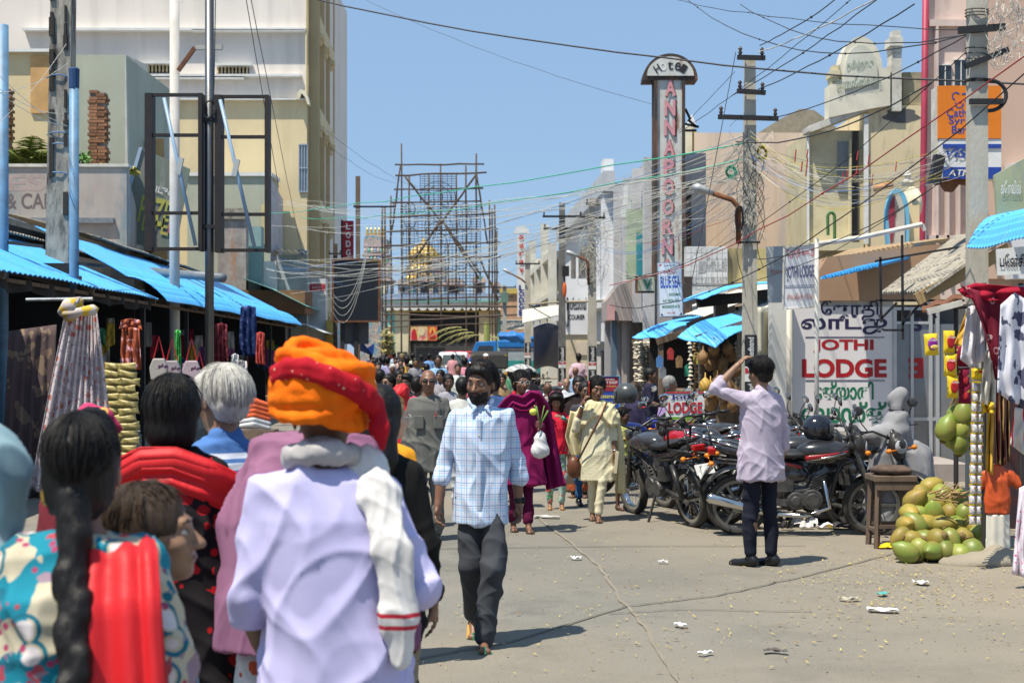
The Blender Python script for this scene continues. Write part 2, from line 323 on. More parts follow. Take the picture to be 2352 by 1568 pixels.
# ---------------- people
SKIN={}
def skin(t='mid'):
    c={'dark':(.12,.058,.034),'mid':(.2,.1,.06),'tan':(.27,.15,.09),'pale':(.55,.36,.27)}[t]
    return mat('skin_'+t,c,.48,col2=tuple(x*.82 for x in c),scale=14,bump=.06,bs=90,spec=.45)
def hair_m(t='black'):
    c={'black':(.006,.005,.005),'white':(.62,.6,.55),'grey':(.28,.27,.26),'blond':(.42,.25,.11),'brown':(.05,.03,.018)}[t]
    return mat('hair_'+t,c,.55 if t!='white' else .8,col2=tuple(x*.5 for x in c),scale=60,stretch=(1,1,.08),bump=.4,bs=190,spec=.3,dist=.002)
def V3(*a): return np.array(a,float)
def person(px,Y,label,yaw=0,H=1.68,sk='mid',hair=('short','black'),fem=False,arms=None,legs=None,top=None,bottom=None,shoes=None,lean=(0,0),head=(0,0,0),h=.012,bulk=1.,top_kw=None,beard=None,extra=None,face=True,group=None,X=None,cat='person',z0=0,hands=True,foldamp=.02,seated=False,wide=1.0):
    """local frame: x = the person's left, -y = forward, z up; yaw 0 looks at the camera"""
    q=H/1.7; g=bulk; x=(px-1176)*Y/F if X is None else X
    root=E('person',(x,Y,z0),label,cat,group,rz=R(yaw))
    hd=.228*q*(1.04 if H>1.5 else 1.16); sh=(.15 if fem else .174)*q*(.9 if H<1.4 else 1); nb=V3(lean[0]*.9,lean[1]*.9,H-hd*1.12)
    pel=V3(0,0,.535*H); hip=.08*q; zS=H-hd*1.36
    hc=V3(nb[0]+lean[0]*.1,nb[1]-.018*q+lean[1]*.12,H-hd*.5)
    J={}
    for sd_,sg in (('L',1),('R',-1)):
        s0=V3(sg*sh+lean[0]*.8,.005+lean[1]*.8,zS); J['s'+sd_]=s0
        el,wr=((.035*sg,.02,-.275),(.02*sg,-.06,-.235))
        if arms and arms.get(sd_): el,wr=arms[sd_]
        J['e'+sd_]=s0+V3(*el)*q*1.02; J['w'+sd_]=J['e'+sd_]+V3(*wr)*q*1.02
        kn,an=(.015*sg,-.01,0),(.01*sg,.015,0)
        if legs and legs.get(sd_): kn,an=legs[sd_]
        J['h'+sd_]=pel+V3(sg*hip,0,-.01); 
        if seated: J['k'+sd_]=V3(*kn); J['a'+sd_]=V3(*an)
        else:
            J['k'+sd_]=V3(sg*hip+kn[0],kn[1],.285*H+kn[2]); J['a'+sd_]=V3(sg*hip*.9+an[0],an[1],.052*H+an[2])
    rot=Matrix.Rotation(R(head[0]),3,'Z')@Matrix.Rotation(R(head[1]),3,'X')@Matrix.Rotation(R(head[2]),3,'Y'); rm=np.array(rot); k=hd/.228
    def hp(a,b,c): return hc+rm@(V3(a,b,c)*k)
    W=.95 if fem else 1.
    def headsd(s,hh=0):
        s.ell(hp(0,.014,.026),V3(.074+hh,.096+hh,.088+hh)*k,k=.02*k,m=rm)
        s.ell(hp(0,-.03,-.035),V3(.056*W+hh*.5,.056,.072)*k,k=.03*k,m=rm)
    s=SD(.022*q); headsd(s)
    s.ell(hp(0,-.062,-.09),V3(.022,.018,.016)*k,k=.025*k,m=rm)
    if face:
        kk=.008*k
        s.cone(hp(0,-.086,.008),hp(0,-.108,-.03),.0075*k,.0125*k,k=.012*k); s.ell(hp(.011,-.095,-.034),V3(.009,.01,.008)*k,k=kk); s.ell(hp(-.011,-.095,-.034),V3(.009,.01,.008)*k,k=kk)
        s.cone(hp(-.034,-.078,.026),hp(.034,-.078,.026),.011*k,.011*k,k=.018*k)
        for sg in (1,-1):
            s.ell(hp(sg*.031,-.092,.006),V3(.015,.012,.007)*k,k=.007*k,cut=True)
            s.ell(hp(sg*.042,-.06,-.022),V3(.018,.02,.016)*k,k=.02*k)
            s.ell(hp(sg*.078,.004,-.006),V3(.007,.018,.031)*k,k=.008*k,m=rm)
        s.cone(hp(-.018,-.084,-.053),hp(.018,-.084,-.053),.0065*k,.0065*k,k=kk); s.cone(hp(-.013,-.083,-.064),hp(.013,-.083,-.064),.007*k,.007*k,k=kk)
    nr_=.052 if not fem else .043
    s.cone(hp(0,.012,-.07),nb+V3(0,.012,-.045)*q,nr_*q,(nr_+.008)*q,k=.03*q)
    # trunk
    c0=lambda z:(lean[0]*max(0,(z-pel[2])/(zS-pel[2])),lean[1]*max(0,(z-pel[2])/(zS-pel[2])))
    T=[(pel[2]-.09*q,.105,.085),(pel[2],.14,.1),(pel[2]+.12*q,.13*(.9 if fem else 1),.098),(pel[2]+.26*q,.15*(.95 if fem else 1.05),.11),(zS-.07*q,sh/q*.93,.108),(zS+.02*q,sh/q*.72,.075),(zS+.06*q,.06,.055)]
    rows=[(z,*c0(z),rx*q*g,ry*q*g) for z,rx,ry in T]; s.loft([(a,b,c,d-(.014 if top is not None else 0),e-(.014 if top is not None else 0)) for a,b,c,d,e in rows],k=.04)
    for d,sg in (('L',1),('R',-1)):
        S0,El,Wr,Hi,Kn,An=(J[a+d] for a in 'sewhka')
        s.cone(S0-V3(sg*.02,0,.01),El,.041*q*g,.036*q*g,k=.03); s.chain([El,El+(Wr-El)*.3,Wr],[.037*q,.038*q,.024*q],k=.012)
        # hand
        fd=(Wr-El); fd=fd/np.linalg.norm(fd); inn=V3(-sg,-.25,0); inn=inn-fd*(inn@fd); inn/=np.linalg.norm(inn)+1e-6; fw=np.cross(fd,inn)*sg  # fw ~ forward (thumb side)
        if arms and arms.get(d+'palm'):
            inn=V3(*arms[d+'palm']); inn=inn-fd*(inn@fd); inn/=np.linalg.norm(inn)+1e-6; fw=np.cross(fd,inn)*sg
        u=q*(1.0 if H>1.4 else .95)
        if hands:
            pc=Wr+fd*.048*u; s.cone(Wr,Wr+fd*.03*u,.022*u,.026*u,sq=(inn,.65)); 
            s.cone(pc-fw*.016*u,pc+fw*.016*u+fd*.004,.027*u,.026*u,sq=(inn,.5),k=.012)
            curl=(arms or {}).get(d+'curl',.55)
            for i,(o_,L1) in enumerate(((.030,.07),(.010,.078),(-.011,.073),(-.030,.058))):
                b0=Wr+fd*.082*u+fw*o_*u; dd=fd*math.cos(curl*.6)+inn*math.sin(curl*.6); b1=b0+dd*L1*.5*u; d2=fd*math.cos(curl*1.7)+inn*math.sin(curl*1.7); b2=b1+d2*L1*.5*u
                s.cone(b0,b1,.0092*u,.0085*u,k=.003); s.cone(b1,b2,.0085*u,.007*u,k=.004)
            t0=Wr+fd*.03*u+fw*.026*u; t1=t0+(fd*.62+fw*.6+inn*.3)*.042*u; t2=t1+(fd*.9+fw*.1+inn*.3)*.03*u; s.cone(t0,t1,.0125*u,.0105*u,k=.008); s.cone(t1,t2,.0105*u,.0085*u,k=.004)
        else: s.ell(Wr+fd*.07*u,V3(.03,.03,.05)*u)
        # leg
        s.cone(Hi,Kn,.072*q*g,.044*q,k=.03); s.chain([Kn,Kn+(An-Kn)*.3+V3(0,.01,0),An],[.043*q,.045*q,.032*q],k=.015)
        ft=(legs or {}).get(d+'toe',(.1*sg*.3,-1,-.0)); ft=V3(*ft); ft/=np.linalg.norm(ft)
        hl_=An+V3(0,0,-.035*q)-ft*.03*q; toe=An+ft*.15*q; toe[2]=max(min(toe[2],An[2])-.052*H*.75+ft[2]*.1,.018)
        s.cone(hl_,toe,.032*q,.022*q,k=.02); s.cone(toe-V3(.02,0,0)*q,toe+V3(.02,0,0)*q,.018*q,.018*q,k=.015)
        J['t'+d]=toe; J['q'+d]=hl_
    J.update(hc=hc,hp=hp,nb=nb,pel=pel,zS=zS,q=q,sh=sh,H=H,hd=hd,rm=rm,k=k,c0=c0,rows=rows,hf=headsd)
    body=sdob('body',s,h,skin(sk),root,it=1)
    # face details
    if face and h<.016:
        ew=flat('eye_white',(.45,.41,.38),.3); eb=flat('eye_dark',(.012,.008,.006),.15)
        for sg in (1,-1):
            e=B(); e.ell(hp(sg*.031,-.0755,.0055),V3(.0115,.0115,.008)*k,10,8); eo=e.ob('eye',ew,root,smooth=True)
            b_=B(); b_.ell(hp(sg*.0315,-.0835,.0062),.0052*k,8,6); b_.ob('iris',eb,eo,smooth=True)
            w=B(); w.tube([hp(sg*.014,-.091,.025),hp(sg*.03,-.09,.031),hp(sg*.046,-.079,.027)],[.0022*k,.0038*k,.0015*k],5); w.ob('eyebrow',hair_m('white' if hair and hair[1]=='white' else 'black'),root,smooth=True)
        l_=B(); l_.ell(hp(0,-.0895,-.0585),V3(.021,.0035,.0065)*k,10,6,Matrix(rm)); l_.ob('lips',flat('lips',(.2,.07,.06) if sk!='dark' else (.12,.045,.04),.4),root,smooth=True)
    if beard:
        b_=SD(.015); b_.ell(hp(0,-.036,-.052),V3(.06,.06,.066)*k,m=rm); b_.ell(hp(0,-.066,-.094),V3(.032,.028,.024)*k,m=rm); b_.cone(hp(-.024,-.091,-.044),hp(.024,-.091,-.044),.0075*k,.0075*k,k=.006)
        b_.ell(hp(0,-.1,-.018),V3(.075,.05,.025)*k,cut=True,k=.008); b_.ell(hp(0,-.09,-.0585),V3(.017,.02,.0075)*k,cut=True,k=.004); b_.ell(hp(0,.01,.03),V3(.2,.2,.05)*k,cut=True,k=.01)
        b_.ell(hp(0,-.14,.02),V3(.14,.1,.075)*k,cut=True,k=.01); b_.cone(hp(-.024,-.095,-.043),hp(.024,-.095,-.043),.007*k,.007*k,k=.003)
        sdob('beard',b_,min(h,.007),hair_m(beard),root,it=1)
    if hair:
        ty,hcx=hair[:2]; b_=SD(.02); o=.009
        if ty!='bald':
            b_.ell(hp(0,.02,.034),V3(.074+o,.094+o,.09+o)*k,k=.02*k,m=rm)
            if ty in('short','thick'):
                b_.ell(hp(0,.055,-.02),V3(.07,.055,.06)*k,m=rm)
                if ty=='thick': b_.ell(hp(0,-.01,.085),V3(.07,.08,.045)*k,m=rm); b_.ell(hp(.01,-.06,.08),V3(.055,.035,.028)*k,m=rm)
                cuty=-.13; b_.ell(hp(0,-.115,-.015),V3(.1,.086,.088)*k,cut=True,k=.008,m=rm); b_.ell(hp(.085,-.02,-.05),V3(.05,.07,.05)*k,cut=True,k=.008); b_.ell(hp(-.085,-.02,-.05),V3(.05,.07,.05)*k,cut=True,k=.008)
            else:
                b_.ell(hp(0,.04,-.03),V3(.075,.07,.075)*k,m=rm); b_.ell(hp(0,-.115,-.02),V3(.072,.06,.085)*k,cut=True,k=.01,m=rm)
                if ty=='pony':
                    for sg in (1,-1): b_.ell(hp(sg*.09,-.03,-.035),V3(.05,.055,.05)*k,cut=True,k=.008,m=rm)
                if ty=='bob': b_.ell(hp(0,.05,-.05),V3(.088,.07,.085)*k,m=rm); b_.ell(hp(0,.03,.03),V3(.095,.1,.09)*k)
                if ty=='bun': b_.ell(hp(0,.12,.0),V3(.05,.04,.05)*k)
                if ty=='pony': b_.chain([hp(0,.11,.03),hp(0,.15,-.05),hp(0,.13,-.19)],[.03*k,.032*k,.012*k])
                if ty=='long': b_.chain([hp(0,.08,-.04),hp(0,.1,-.15),hp(0,.1,-.3)],[.07*k,.07*k,.035*k])
                if ty=='bangs': b_.ell(hp(0,-.075,.07),V3(.07,.04,.04)*k); b_.chain([hp(.06,-.05,.05),hp(.08,-.04,-.06),hp(.06,-.06,-.17)],[.03*k,.03*k,.015*k]);b_.chain([hp(-.06,-.05,.05),hp(-.08,-.04,-.06),hp(-.06,-.06,-.17)],[.03*k,.03*k,.015*k]); b_.chain([hp(0,.06,-.04),hp(0,.07,-.2)],[.07*k,.05*k])
                if ty=='braid':
                    sd=hair[2] if len(hair)>2 else 1; pts=[hp(0,.09,-.05)]+[nb+V3(sd*(.02+.012*i),.1+.022*min(i,5),-.02-.052*i) for i in range(1,13)]
                    for i in range(12): b_.cone(pts[i],pts[i+1],.036-.0015*i,.03-.0015*i,k=.004); b_.ell(pts[i+1]+V3((-1)**i*.014,.008,.01),(.03-.0012*i,.026,.036-.001*i),k=.009); b_.ell((pts[i]+pts[i+1])/2+V3(-(-1)**i*.014,.008,.01),(.027-.0012*i,.024,.032-.001*i),k=.009)
                    J['braid']=pts
            sdob('hair',b_,min(h,.009) if h<.016 else h,hair_m(hcx),root,it=1,fold=(.0055*k,3,105,.1,.08) if h<.016 and hcx!='white' else (.004,3,60,.3,.3) if h<.016 else None)
        if h<.0095 and ty!='bald':
            w_=B(); rr=random.Random(int(px)); kk_=.088 if ty in('bob','thick','bangs') else .083; gz=hp(0,.13,-.0) if ty in('braid','pony') else None
            for i in range(420):
                a=rr.uniform(0,6.28); th0=rr.uniform(.02,.9); fb=math.sin(a)   # +1 back, -1 front
                if gz is not None and fb<.1 and False: continue
                th1=(1.95+.25*fb if fb>-.25 else (.95 if ty!='pony' else .7)) if ty!='long' else (2.1 if fb>-.3 else .95)
                th1=max(th0+.35,th1*rr.uniform(.8,1.05)); pts=[]; lift=rr.uniform(.0,.003) if rr.random()<.85 else rr.uniform(.004,.012); wv=rr.uniform(-.12,.12); ph_=rr.uniform(0,6)
                for q_ in range(8):
                    t=q_/7; th=th0+(th1-th0)*t; aa=a+wv*math.sin(3*t+ph_); R1=1+ (lift+.0015)/.085*(1 if lift<.004 else .4+t)
                    p=hp(kk_*R1*math.sin(th)*math.cos(aa),.02+(kk_+.02)*R1*math.sin(th)*math.sin(aa),.034+(kk_+.016)*R1*math.cos(th))
                    if gz is not None and fb>-.3: p=p+(gz-p)*max(0,t-.55)*.9
                    pts.append(p)
                if th1>1.1 or fb<.0: w_.tube(pts,[.0017*k,.0018*k,.0018*k,.0018*k,.0017*k,.0015*k,.0012*k,.0006*k],3,cap=False)
            o_=w_.ob('hair_strands',hair_m(hcx),root,smooth=True); o_['kind']='stuff'
    # clothes
    tk=dict(hem=.44,flare=1.0,slv=.95,o=.014,sw=1.0,open_=False); tk.update(top_kw or {})
    if bottom is not None:
        kd=bottom[0]; b_=SD(.02); m_=bottom[1]
        if kd=='trousers' or kd=='shorts' or kd=='slim':
            w=1.0 if kd!='slim' else .8
            b_.loft([(pel[2]-.1*q,0,0,.138*q*g,.1*q*g),(pel[2]+.06*q,*c0(pel[2]+.05),.136*q*g,.1*q*g)],k=.03)
            for d,sg in (('L',1),('R',-1)):
                Hi,Kn,An=(J[a+d] for a in 'hka')
                if kd=='shorts': b_.cone(Hi,Kn+(Hi-Kn)*.05,.085*q*g,.08*q*g)
                else:
                    b_.chain([Hi-V3(sg*.008,0,.02),Kn,An+(Kn-An)*(.02 if kd!='slim' else .1)],[.076*q*g,.068*q*w,.06*q*w],k=.03)
        else: # skirt / dhoti / sari
            hem=bottom[2] if len(bottom)>2 else .06; fl=bottom[3] if len(bottom)>3 else 1.0
            ph=rnd.random()*6
            b_.loft([(hem,(J['aL'][0]+J['aR'][0])/2,(J['aL'][1]+J['aR'][1])/2,(.17*fl+abs(J['aL'][0]-J['aR'][0])*.25)*q,(.13*fl+abs(J['aL'][1]-J['aR'][1])*.4)*q),(.28*H,0,-.01,.165*q*fl**.5,.13*q*fl**.5),(pel[2],0,0,.17*q*g,.125*q*g),(pel[2]+.1*q,*c0(pel[2]+.1),.145*q*g,.11*q*g)],fold=lambda t,z:1+.05*np.clip((pel[2]-z)/pel[2],0,1)*np.sin(9*t+ph+3*z))
        sdob({'trousers':'trousers','slim':'leggings','shorts':'shorts'}.get(kd,'skirt'),b_,h,m_,root,it=1,fold=(foldamp,int(px),16,.9,.9))
    if top is not None:
        b_=SD(.02); o=tk['o']*q; hem=tk['hem']*H if tk['hem']<1 else tk['hem']; fl=tk['flare']; ph=rnd.random()*6; r2=[]
        for z,cx_,cy_,rx,ry in rows[1:-1]: r2.append((z,cx_,cy_,rx+o,ry+o))
        r2[-1]=(zS+.035*q,*c0(zS),sh*.8+o,.07*q+o); r2.append((nb[2]+.012*q,nb[0],nb[1]+.01,.062*q+o*.3,.058*q+o*.3))
        zw=r2[1][0]; ww=.158*q*g*tk['sw']+o; wd=.112*q*g*tk['sw']+o
        r2[0]=(pel[2]+.02,0,0,ww,wd); r2[1]=(r2[1][0],r2[1][1],r2[1][2],max(r2[1][3],ww*.93),max(r2[1][4],wd*.96)); r2[2]=(r2[2][0],*c0(r2[2][0]),max(r2[2][3],ww*.95),r2[2][4]+.005)
        if hem<pel[2]: r2=[(hem,lean[0]*-.0,0,ww*fl,wd*fl)]+r2
        else: r2[0]=(hem,0,0,ww,wd)
        b_.loft(r2,k=.03,fold=lambda t,z:1+.035*fl*np.clip((zS-z)/.8,0,1)*np.sin(7*t+ph+2.5*z))
        for d,sg in (('L',1),('R',-1)):
            S0,El,Wr=(J[a+d] for a in 'sew'); sv=tk['slv']; 
            if isinstance(sv,tuple): sv=sv[0 if d=='L' else 1]
            r0,r1=(.053*q+o*.2)*g,(.042*q+o*.3)*g
            if sv<=0: continue
            if sv<=.5: b_.cone(S0-V3(sg*.025,0,.012),S0+(El-S0)*sv*2,r0,r0+.004,k=.03)
            else:
                e=El+(Wr-El)*(sv-.5)*2; b_.cone(S0-V3(sg*.025,0,.012),El,r0,r1,k=.03); b_.cone(El,e,r1,r1*.86 if sv>.8 else r1*.98,k=.012)
                if tk.get('roll'): a0=El+(Wr-El)*((sv-.5)*2-.16); b_.cone(a0,e,r1+.006,r1+.009,k=.004)
        b_.cone(nb+V3(0,-.01,.03)*q,hp(0,-.02,-.04),.03*q,.03*q,cut=True,k=.012)
        if tk.get('collar'): b_.cone(nb+V3(-.03,.024,.02)*q,nb+V3(.03,.024,.02)*q,.037*q,.037*q,k=.01); 
        if tk.get('vneck'): b_.cone(nb+V3(0,-.085,.05)*q,nb+V3(0,-.135,-.05)*q,.035*q,.008*q,cut=True,k=.008)
        sdob(tk.get('name','shirt'),b_,h,top,root,it=1,fold=tk.get('fold') or (foldamp,int(px)+3,19,.7,.3))
    if shoes is not None and not seated:
        for d,sg in (('L',1),('R',-1)):
            a,b=J['q'+d],J['t'+d]
            if shoes[0]=='shoe':
                b_=SD(.02); b_.cone(a+V3(0,0,-.004),b,.043*q,.034*q,sq=((0,0,1),.9)); b_.cone(a,J['a'+d],.04*q,.04*q); b_.cone(b,b+(b-a)*.18,.032*q,.02*q); sdob('shoe',b_,max(h,.009),shoes[1],root)
            else:
                v=b-a; v=v/np.linalg.norm(v); p=np.cross(v,V3(0,0,1)); p/=np.linalg.norm(p); b_=B()
                c=(a+b)/2+v*.025; pts=[(math.cos(t)*.145*q,math.sin(t)*(.042+.006*math.cos(t))*q) for t in np.linspace(0,2*PI,15)[:-1]]; up_=np.cross(p,v)
                base=c.copy(); base=base-up_*(.036*q)
                b_.prism(pts,lambda x_,y_:base+v*x_+p*y_-up_*.004,lambda x_,y_:base+v*x_+p*y_+up_*.012); so_=b_.ob('sandal',shoes[1],root)
                t_=B(); m0=b+v*.01; t_.tube([m0+p*.042*q-up_*.012,m0+up_*.027*q-v*.02,m0-p*.042*q-up_*.012],.006,5); t_.tube([m0+up_*.025*q-v*.02,m0+v*.05*q-up_*.0],.005,5)
                if len(shoes)>2: t_.ob('strap',shoes[2],so_)
                else: t_.ob('strap',shoes[1],so_)
    if extra: extra(root,J)
    return root
# ---------------- shared materials
conc=mat('concrete',(.36,.35,.32),.9,col2=(.22,.21,.19),scale=5,bump=.3,bs=40,stain=(.08,.075,.07),sts=2,stt=.56)
polec=mat('pole_concrete',(.47,.44,.37),.9,col2=(.33,.305,.25),scale=4,bump=.4,bs=45,stretch=(1,1,.4),stain=(.07,.065,.06),sts=1.4,stt=.6)
polew=mat('worn_pole_concrete',(.38,.35,.29),.92,col2=(.13,.12,.105),scale=7,bump=.9,bs=22,stretch=(1,1,.3),stain=(.035,.03,.028),sts=2.2,stt=.5,dist=.015)
steel=mat('dark_steel',(.06,.058,.058),.55,metal=.6,bump=.1); iron=mat('black_iron',(.018,.018,.02),.6,bump=.1)
galv=mat('galvanised_steel',(.33,.35,.37),.45,metal=.7,col2=(.18,.19,.2),scale=6)
rust=mat('rusty_iron',(.2,.08,.035),.9,col2=(.08,.035,.02),scale=9,bump=.4)
bluep=mat('blue_painted_pipe',(.13,.27,.42),.5,col2=(.1,.17,.25),scale=7,stain=(.12,.1,.09),sts=3,stt=.62)
blue=mat('blue_sheet',(.085,.44,.9),.45,col2=(.08,.38,.78),scale=1.5,bump=.05,spec=.5,stain=(.2,.46,.74),sts=2.4,stt=.55)
asb=mat('asbestos_cement',(.36,.33,.27),.95,col2=(.17,.15,.12),scale=6,bump=.5,bs=30,stain=(.05,.045,.04),sts=2.5,stt=.55)
asbw=mat('pale_asbestos_cement',(.66,.64,.57),.95,col2=(.4,.38,.33),scale=4,bump=.3)
wood=mat('weathered_wood',(.2,.14,.095),.9,col2=(.08,.055,.04),scale=9,stretch=(1,1,.2),bump=.4)
bamb=mat('bamboo',(.1,.07,.05),.8,col2=(.045,.032,.025),scale=7,bump=.2)
white=mat('white_paint',(.72,.72,.7),.7,col2=(.56,.56,.54),scale=2.5)
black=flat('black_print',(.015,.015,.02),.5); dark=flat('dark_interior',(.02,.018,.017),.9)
glass=mat('window_glass',(.03,.04,.05),.12,bump=0,spec=.8); winf=flat('window_frame_paint',(.3,.36,.42),.5)
redp=flat('red_print',(.5,.02,.03),.5); navy=flat('navy_print',(.02,.03,.2),.5); greenp=flat('green_print',(.01,.22,.09),.5)
# ---------------- ground
gm=mat('street_concrete',(.205,.19,.158),.93,col2=(.16,.15,.128),scale=1.3,var=.8,bump=.35,bs=55,stain=(.125,.12,.103),sts=.8,stt=.5,dist=.006)
def addspeck(m):
    n=m.node_tree.nodes; l=m.node_tree.links; b=n['Principled BSDF']; src=b.inputs['Base Color'].links[0].from_socket
    tc=n.new('ShaderNodeTexCoord')
    for sc_,thr,c,f in ((38,.62,(.07,.065,.06),.5),(140,.58,(.33,.31,.26),.4),(.22,.5,(.24,.205,.155),.8),(.13,.5,(.12,.12,.105),.55)):
        z=n.new('ShaderNodeTexNoise'); z.inputs['Scale'].default_value=sc_; z.inputs['Detail'].default_value=5; l.new(tc.outputs['Object'],z.inputs['Vector'])
        r=n.new('ShaderNodeMapRange'); r.inputs[1].default_value=thr-.05; r.inputs[2].default_value=thr+.12; r.inputs[4].default_value=f; l.new(z.outputs[0],r.inputs[0])
        x=n.new('ShaderNodeMix'); x.data_type='RGBA'; l.new(r.outputs[0],x.inputs[0]); l.new(src,x.inputs[6]); x.inputs[7].default_value=(*c,1); src=x.outputs[2]
    sx=n.new('ShaderNodeSeparateXYZ'); l.new(tc.outputs['Object'],sx.inputs[0]); z=n.new('ShaderNodeTexNoise'); z.inputs['Scale'].default_value=.55; z.inputs['Detail'].default_value=8; l.new(tc.outputs['Object'],z.inputs['Vector'])
    ma=n.new('ShaderNodeMath'); ma.operation='MULTIPLY_ADD'; l.new(z.outputs[0],ma.inputs[0]); ma.inputs[1].default_value=3.4; l.new(sx.outputs[0],ma.inputs[2])
    r=n.new('ShaderNodeMapRange'); r.inputs[1].default_value=2.2; r.inputs[2].default_value=5.4; r.inputs[4].default_value=.6; l.new(ma.outputs[0],r.inputs[0])
    x=n.new('ShaderNodeMix'); x.data_type='RGBA'; l.new(r.outputs[0],x.inputs[0]); l.new(src,x.inputs[6]); x.inputs[7].default_value=(.27,.222,.16,1); src=x.outputs[2]
    l.new(src,b.inputs['Base Color'])
addspeck(gm)
g=B(); g.grid(lambda a,b:(-400+800*a,-20+1500*b,0),8,8); struct(g,'ground',mat('earth',(.2,.175,.135),.95))
road=B(); road.grid(lambda a,b:U(-6.6+22*a,-3+150*b,.004),6,20); struct(road,'road',gm)
def strip(pts,w,name,m,z=.012):
    b=B(); P_=[Vector((*p,z)) for p in pts]
    for i in range(len(P_)-1):
        a,c=P_[i],P_[i+1]; d=(c-a).normalized(); n_=Vector((-d.y,d.x,0)); b.add([a-n_*w,a+n_*w,c+n_*w*(.7+.6*rnd.random()),c-n_*w],[(0,1,2,3)])
    return struct(b,name,m)
def gp(px,py): Y=1.75*F/(py-HZ); return ((px-1176)*Y/F,Y)
def wob(a,k=9,amp=.012):
    o=[]
    for i in range(len(a)-1):
        for j in range(k): t=j/k; o.append((a[i][0]*(1-t)+a[i+1][0]*t+rnd.uniform(-amp,amp),a[i][1]*(1-t)+a[i+1][1]*t+rnd.uniform(-amp,amp)))
    return o
strip(wob([gp(1225,1180),gp(1300,1240),gp(1375,1300),gp(1425,1378),gp(1480,1440),gp(1560,1568),gp(1620,1680)]),.014,'road_joint',mat('joint_filler',(.24,.21,.165),.9,bump=.3))
ck=mat('crack',(.115,.106,.09),.95)
strip(wob([gp(960,1515),gp(1180,1475),gp(1440,1395),gp(1650,1370),gp(1850,1325),gp(2070,1268)]),.008,'road_crack',ck,.013)
strip(wob([gp(1400,1412),gp(1560,1402),gp(1900,1408)]),.006,'road_crack',ck,.014); strip(wob([gp(1000,1262),gp(1420,1256),gp(1900,1255)]),.009,'road_crack',ck,.013)
# petals, leaves, litter
def scatter(name,n,fx,m,label,lo,hi,cat='leaves'):
    V=[];Fc=[]
    for i in range(n):
        x,y=fx(); a=rnd.random()*6.28; L=rnd.uniform(lo,hi); w=L*rnd.uniform(.2,.45); c,s_=math.cos(a),math.sin(a); z=.016+rnd.random()*.006; k=len(V)
        for p,q_,dz in ((-L,0,0),(0,-w,.004),(L,0,rnd.random()*.012),(0,w,.003)): V.append((x+p*c-q_*s_,y+p*s_+q_*c,z+dz))
        Fc.append((k,k+1,k+2,k+3))
    b=B(); b.add(V,Fc); return tag(b.ob(name,m),label,cat,kind='stuff')
def f1():
    t=rnd.random()
    if t<.45: p=(rnd.gauss(2080,170),rnd.gauss(1345,45))
    elif t<.8: p=(rnd.uniform(1250,2400),rnd.uniform(1215,1500))
    else: p=(rnd.uniform(1000,2400),rnd.uniform(1190,1568))
    return gp(p[0],max(p[1],1200))
scatter('fallen_petals',900,f1,mat('yellow_petal',(.52,.42,.09),.8,col2=(.35,.25,.06),scale=1.5),'small yellow petals and leaf bits scattered over the street',.009,.022,'petals')
scatter('dry_leaves',260,f1,mat('dry_leaf',(.22,.14,.06),.9,scale=2),'dry brown leaf scraps strewn across the street',.012,.026)
scatter('grit',700,lambda:gp(rnd.uniform(950,2400),rnd.uniform(1130,1568)),mat('grit_stone',(.16,.15,.13),.95),'dark grit and crumbs on the concrete street',.004,.009,'grit')
ppw=flat('paper_white',(.75,.75,.75),.7)
for px,py,w,h_,m_,lb in ((2028,1408,.13,.05,ppw,'long white paper strip lying on the right of the street'),(1563,1443,.05,.04,ppw,'small crumpled white paper near the street joint'),(1323,1287,.06,.03,ppw,'white paper scrap behind the walking man in the checked shirt'),(1780,1503,.09,.03,mat('dark_scrap',(.1,.09,.08)),'dark flat scrap casting a shadow, low on the street'),(2116,1344,.07,.06,mat('plastic_clear',(.6,.58,.55),.3),'crumpled clear plastic bag among the petals'),(2027,1370,.05,.05,flat('teal_scrap',(.1,.4,.35)),'small teal scrap of plastic on the street'),(1950,1382,.09,.03,mat('tan_scrap',(.4,.36,.28)),'tan torn wrapper left of the teal scrap'),(1255,1191,.18,.06,mat('plastic_clear',(.6,.58,.55),.3),'flattened clear plastic bag in front of the magenta dressed woman'),(1522,1296,.05,.02,ppw,'tiny white paper scrap in the middle of the street'),(1620,1508,.06,.02,ppw,'white paper sliver near the bottom of the street')):
    x,y=gp(px,py); b=B(); sd=rnd.random()*9
    b.grid(lambda a,c:(x+(a-.5)*1.5*w,y+(c-.5)*1.6*h_+.02*math.sin(a*5+sd),.02+.012*math.sin(a*9+sd)*math.sin(c*6+sd)+.01),8,4,.002); thing(b,'litter_scrap',m_,lb,'litter')
# ---------------- sky clouds: none. Left side buildings
wl=mat('weathered_white_wall',(.78,.71,.64),.9,col2=(.68,.62,.56),scale=.5,bump=.15,stain=(.55,.5,.46),sts=.5,stt=.62)
cr=mat('cream_wall',(.68,.56,.34),.9,col2=(.6,.49,.3),scale=.7,bump=.2,stain=(.5,.43,.3),sts=.7,stt=.6)
crs=mat('tan_facade',(.50,.39,.22),.85,col2=(.42,.32,.18),scale=.9,bump=.1)
T_=E('hotel_building',PX(500,812,58),'tall white and cream hotel block with tan side facade, left of the sky','building'); T_.location=(0,0,0)
yA=58; uA=up(706,yA); xl=PX(-60,0,yA).x
b=B(); b.box(xl,U(uA,yA,0).x,yA,yA+14,0,19); b.ob('wall',wl,T_)
b=B(); b.pb(-60,640,228,G_,yA-.15,.149); b.ppx([(640,228),(640,839),(705,839),(705,228)],yA-.149,.147); b.ob('lower_wall',cr,T_)
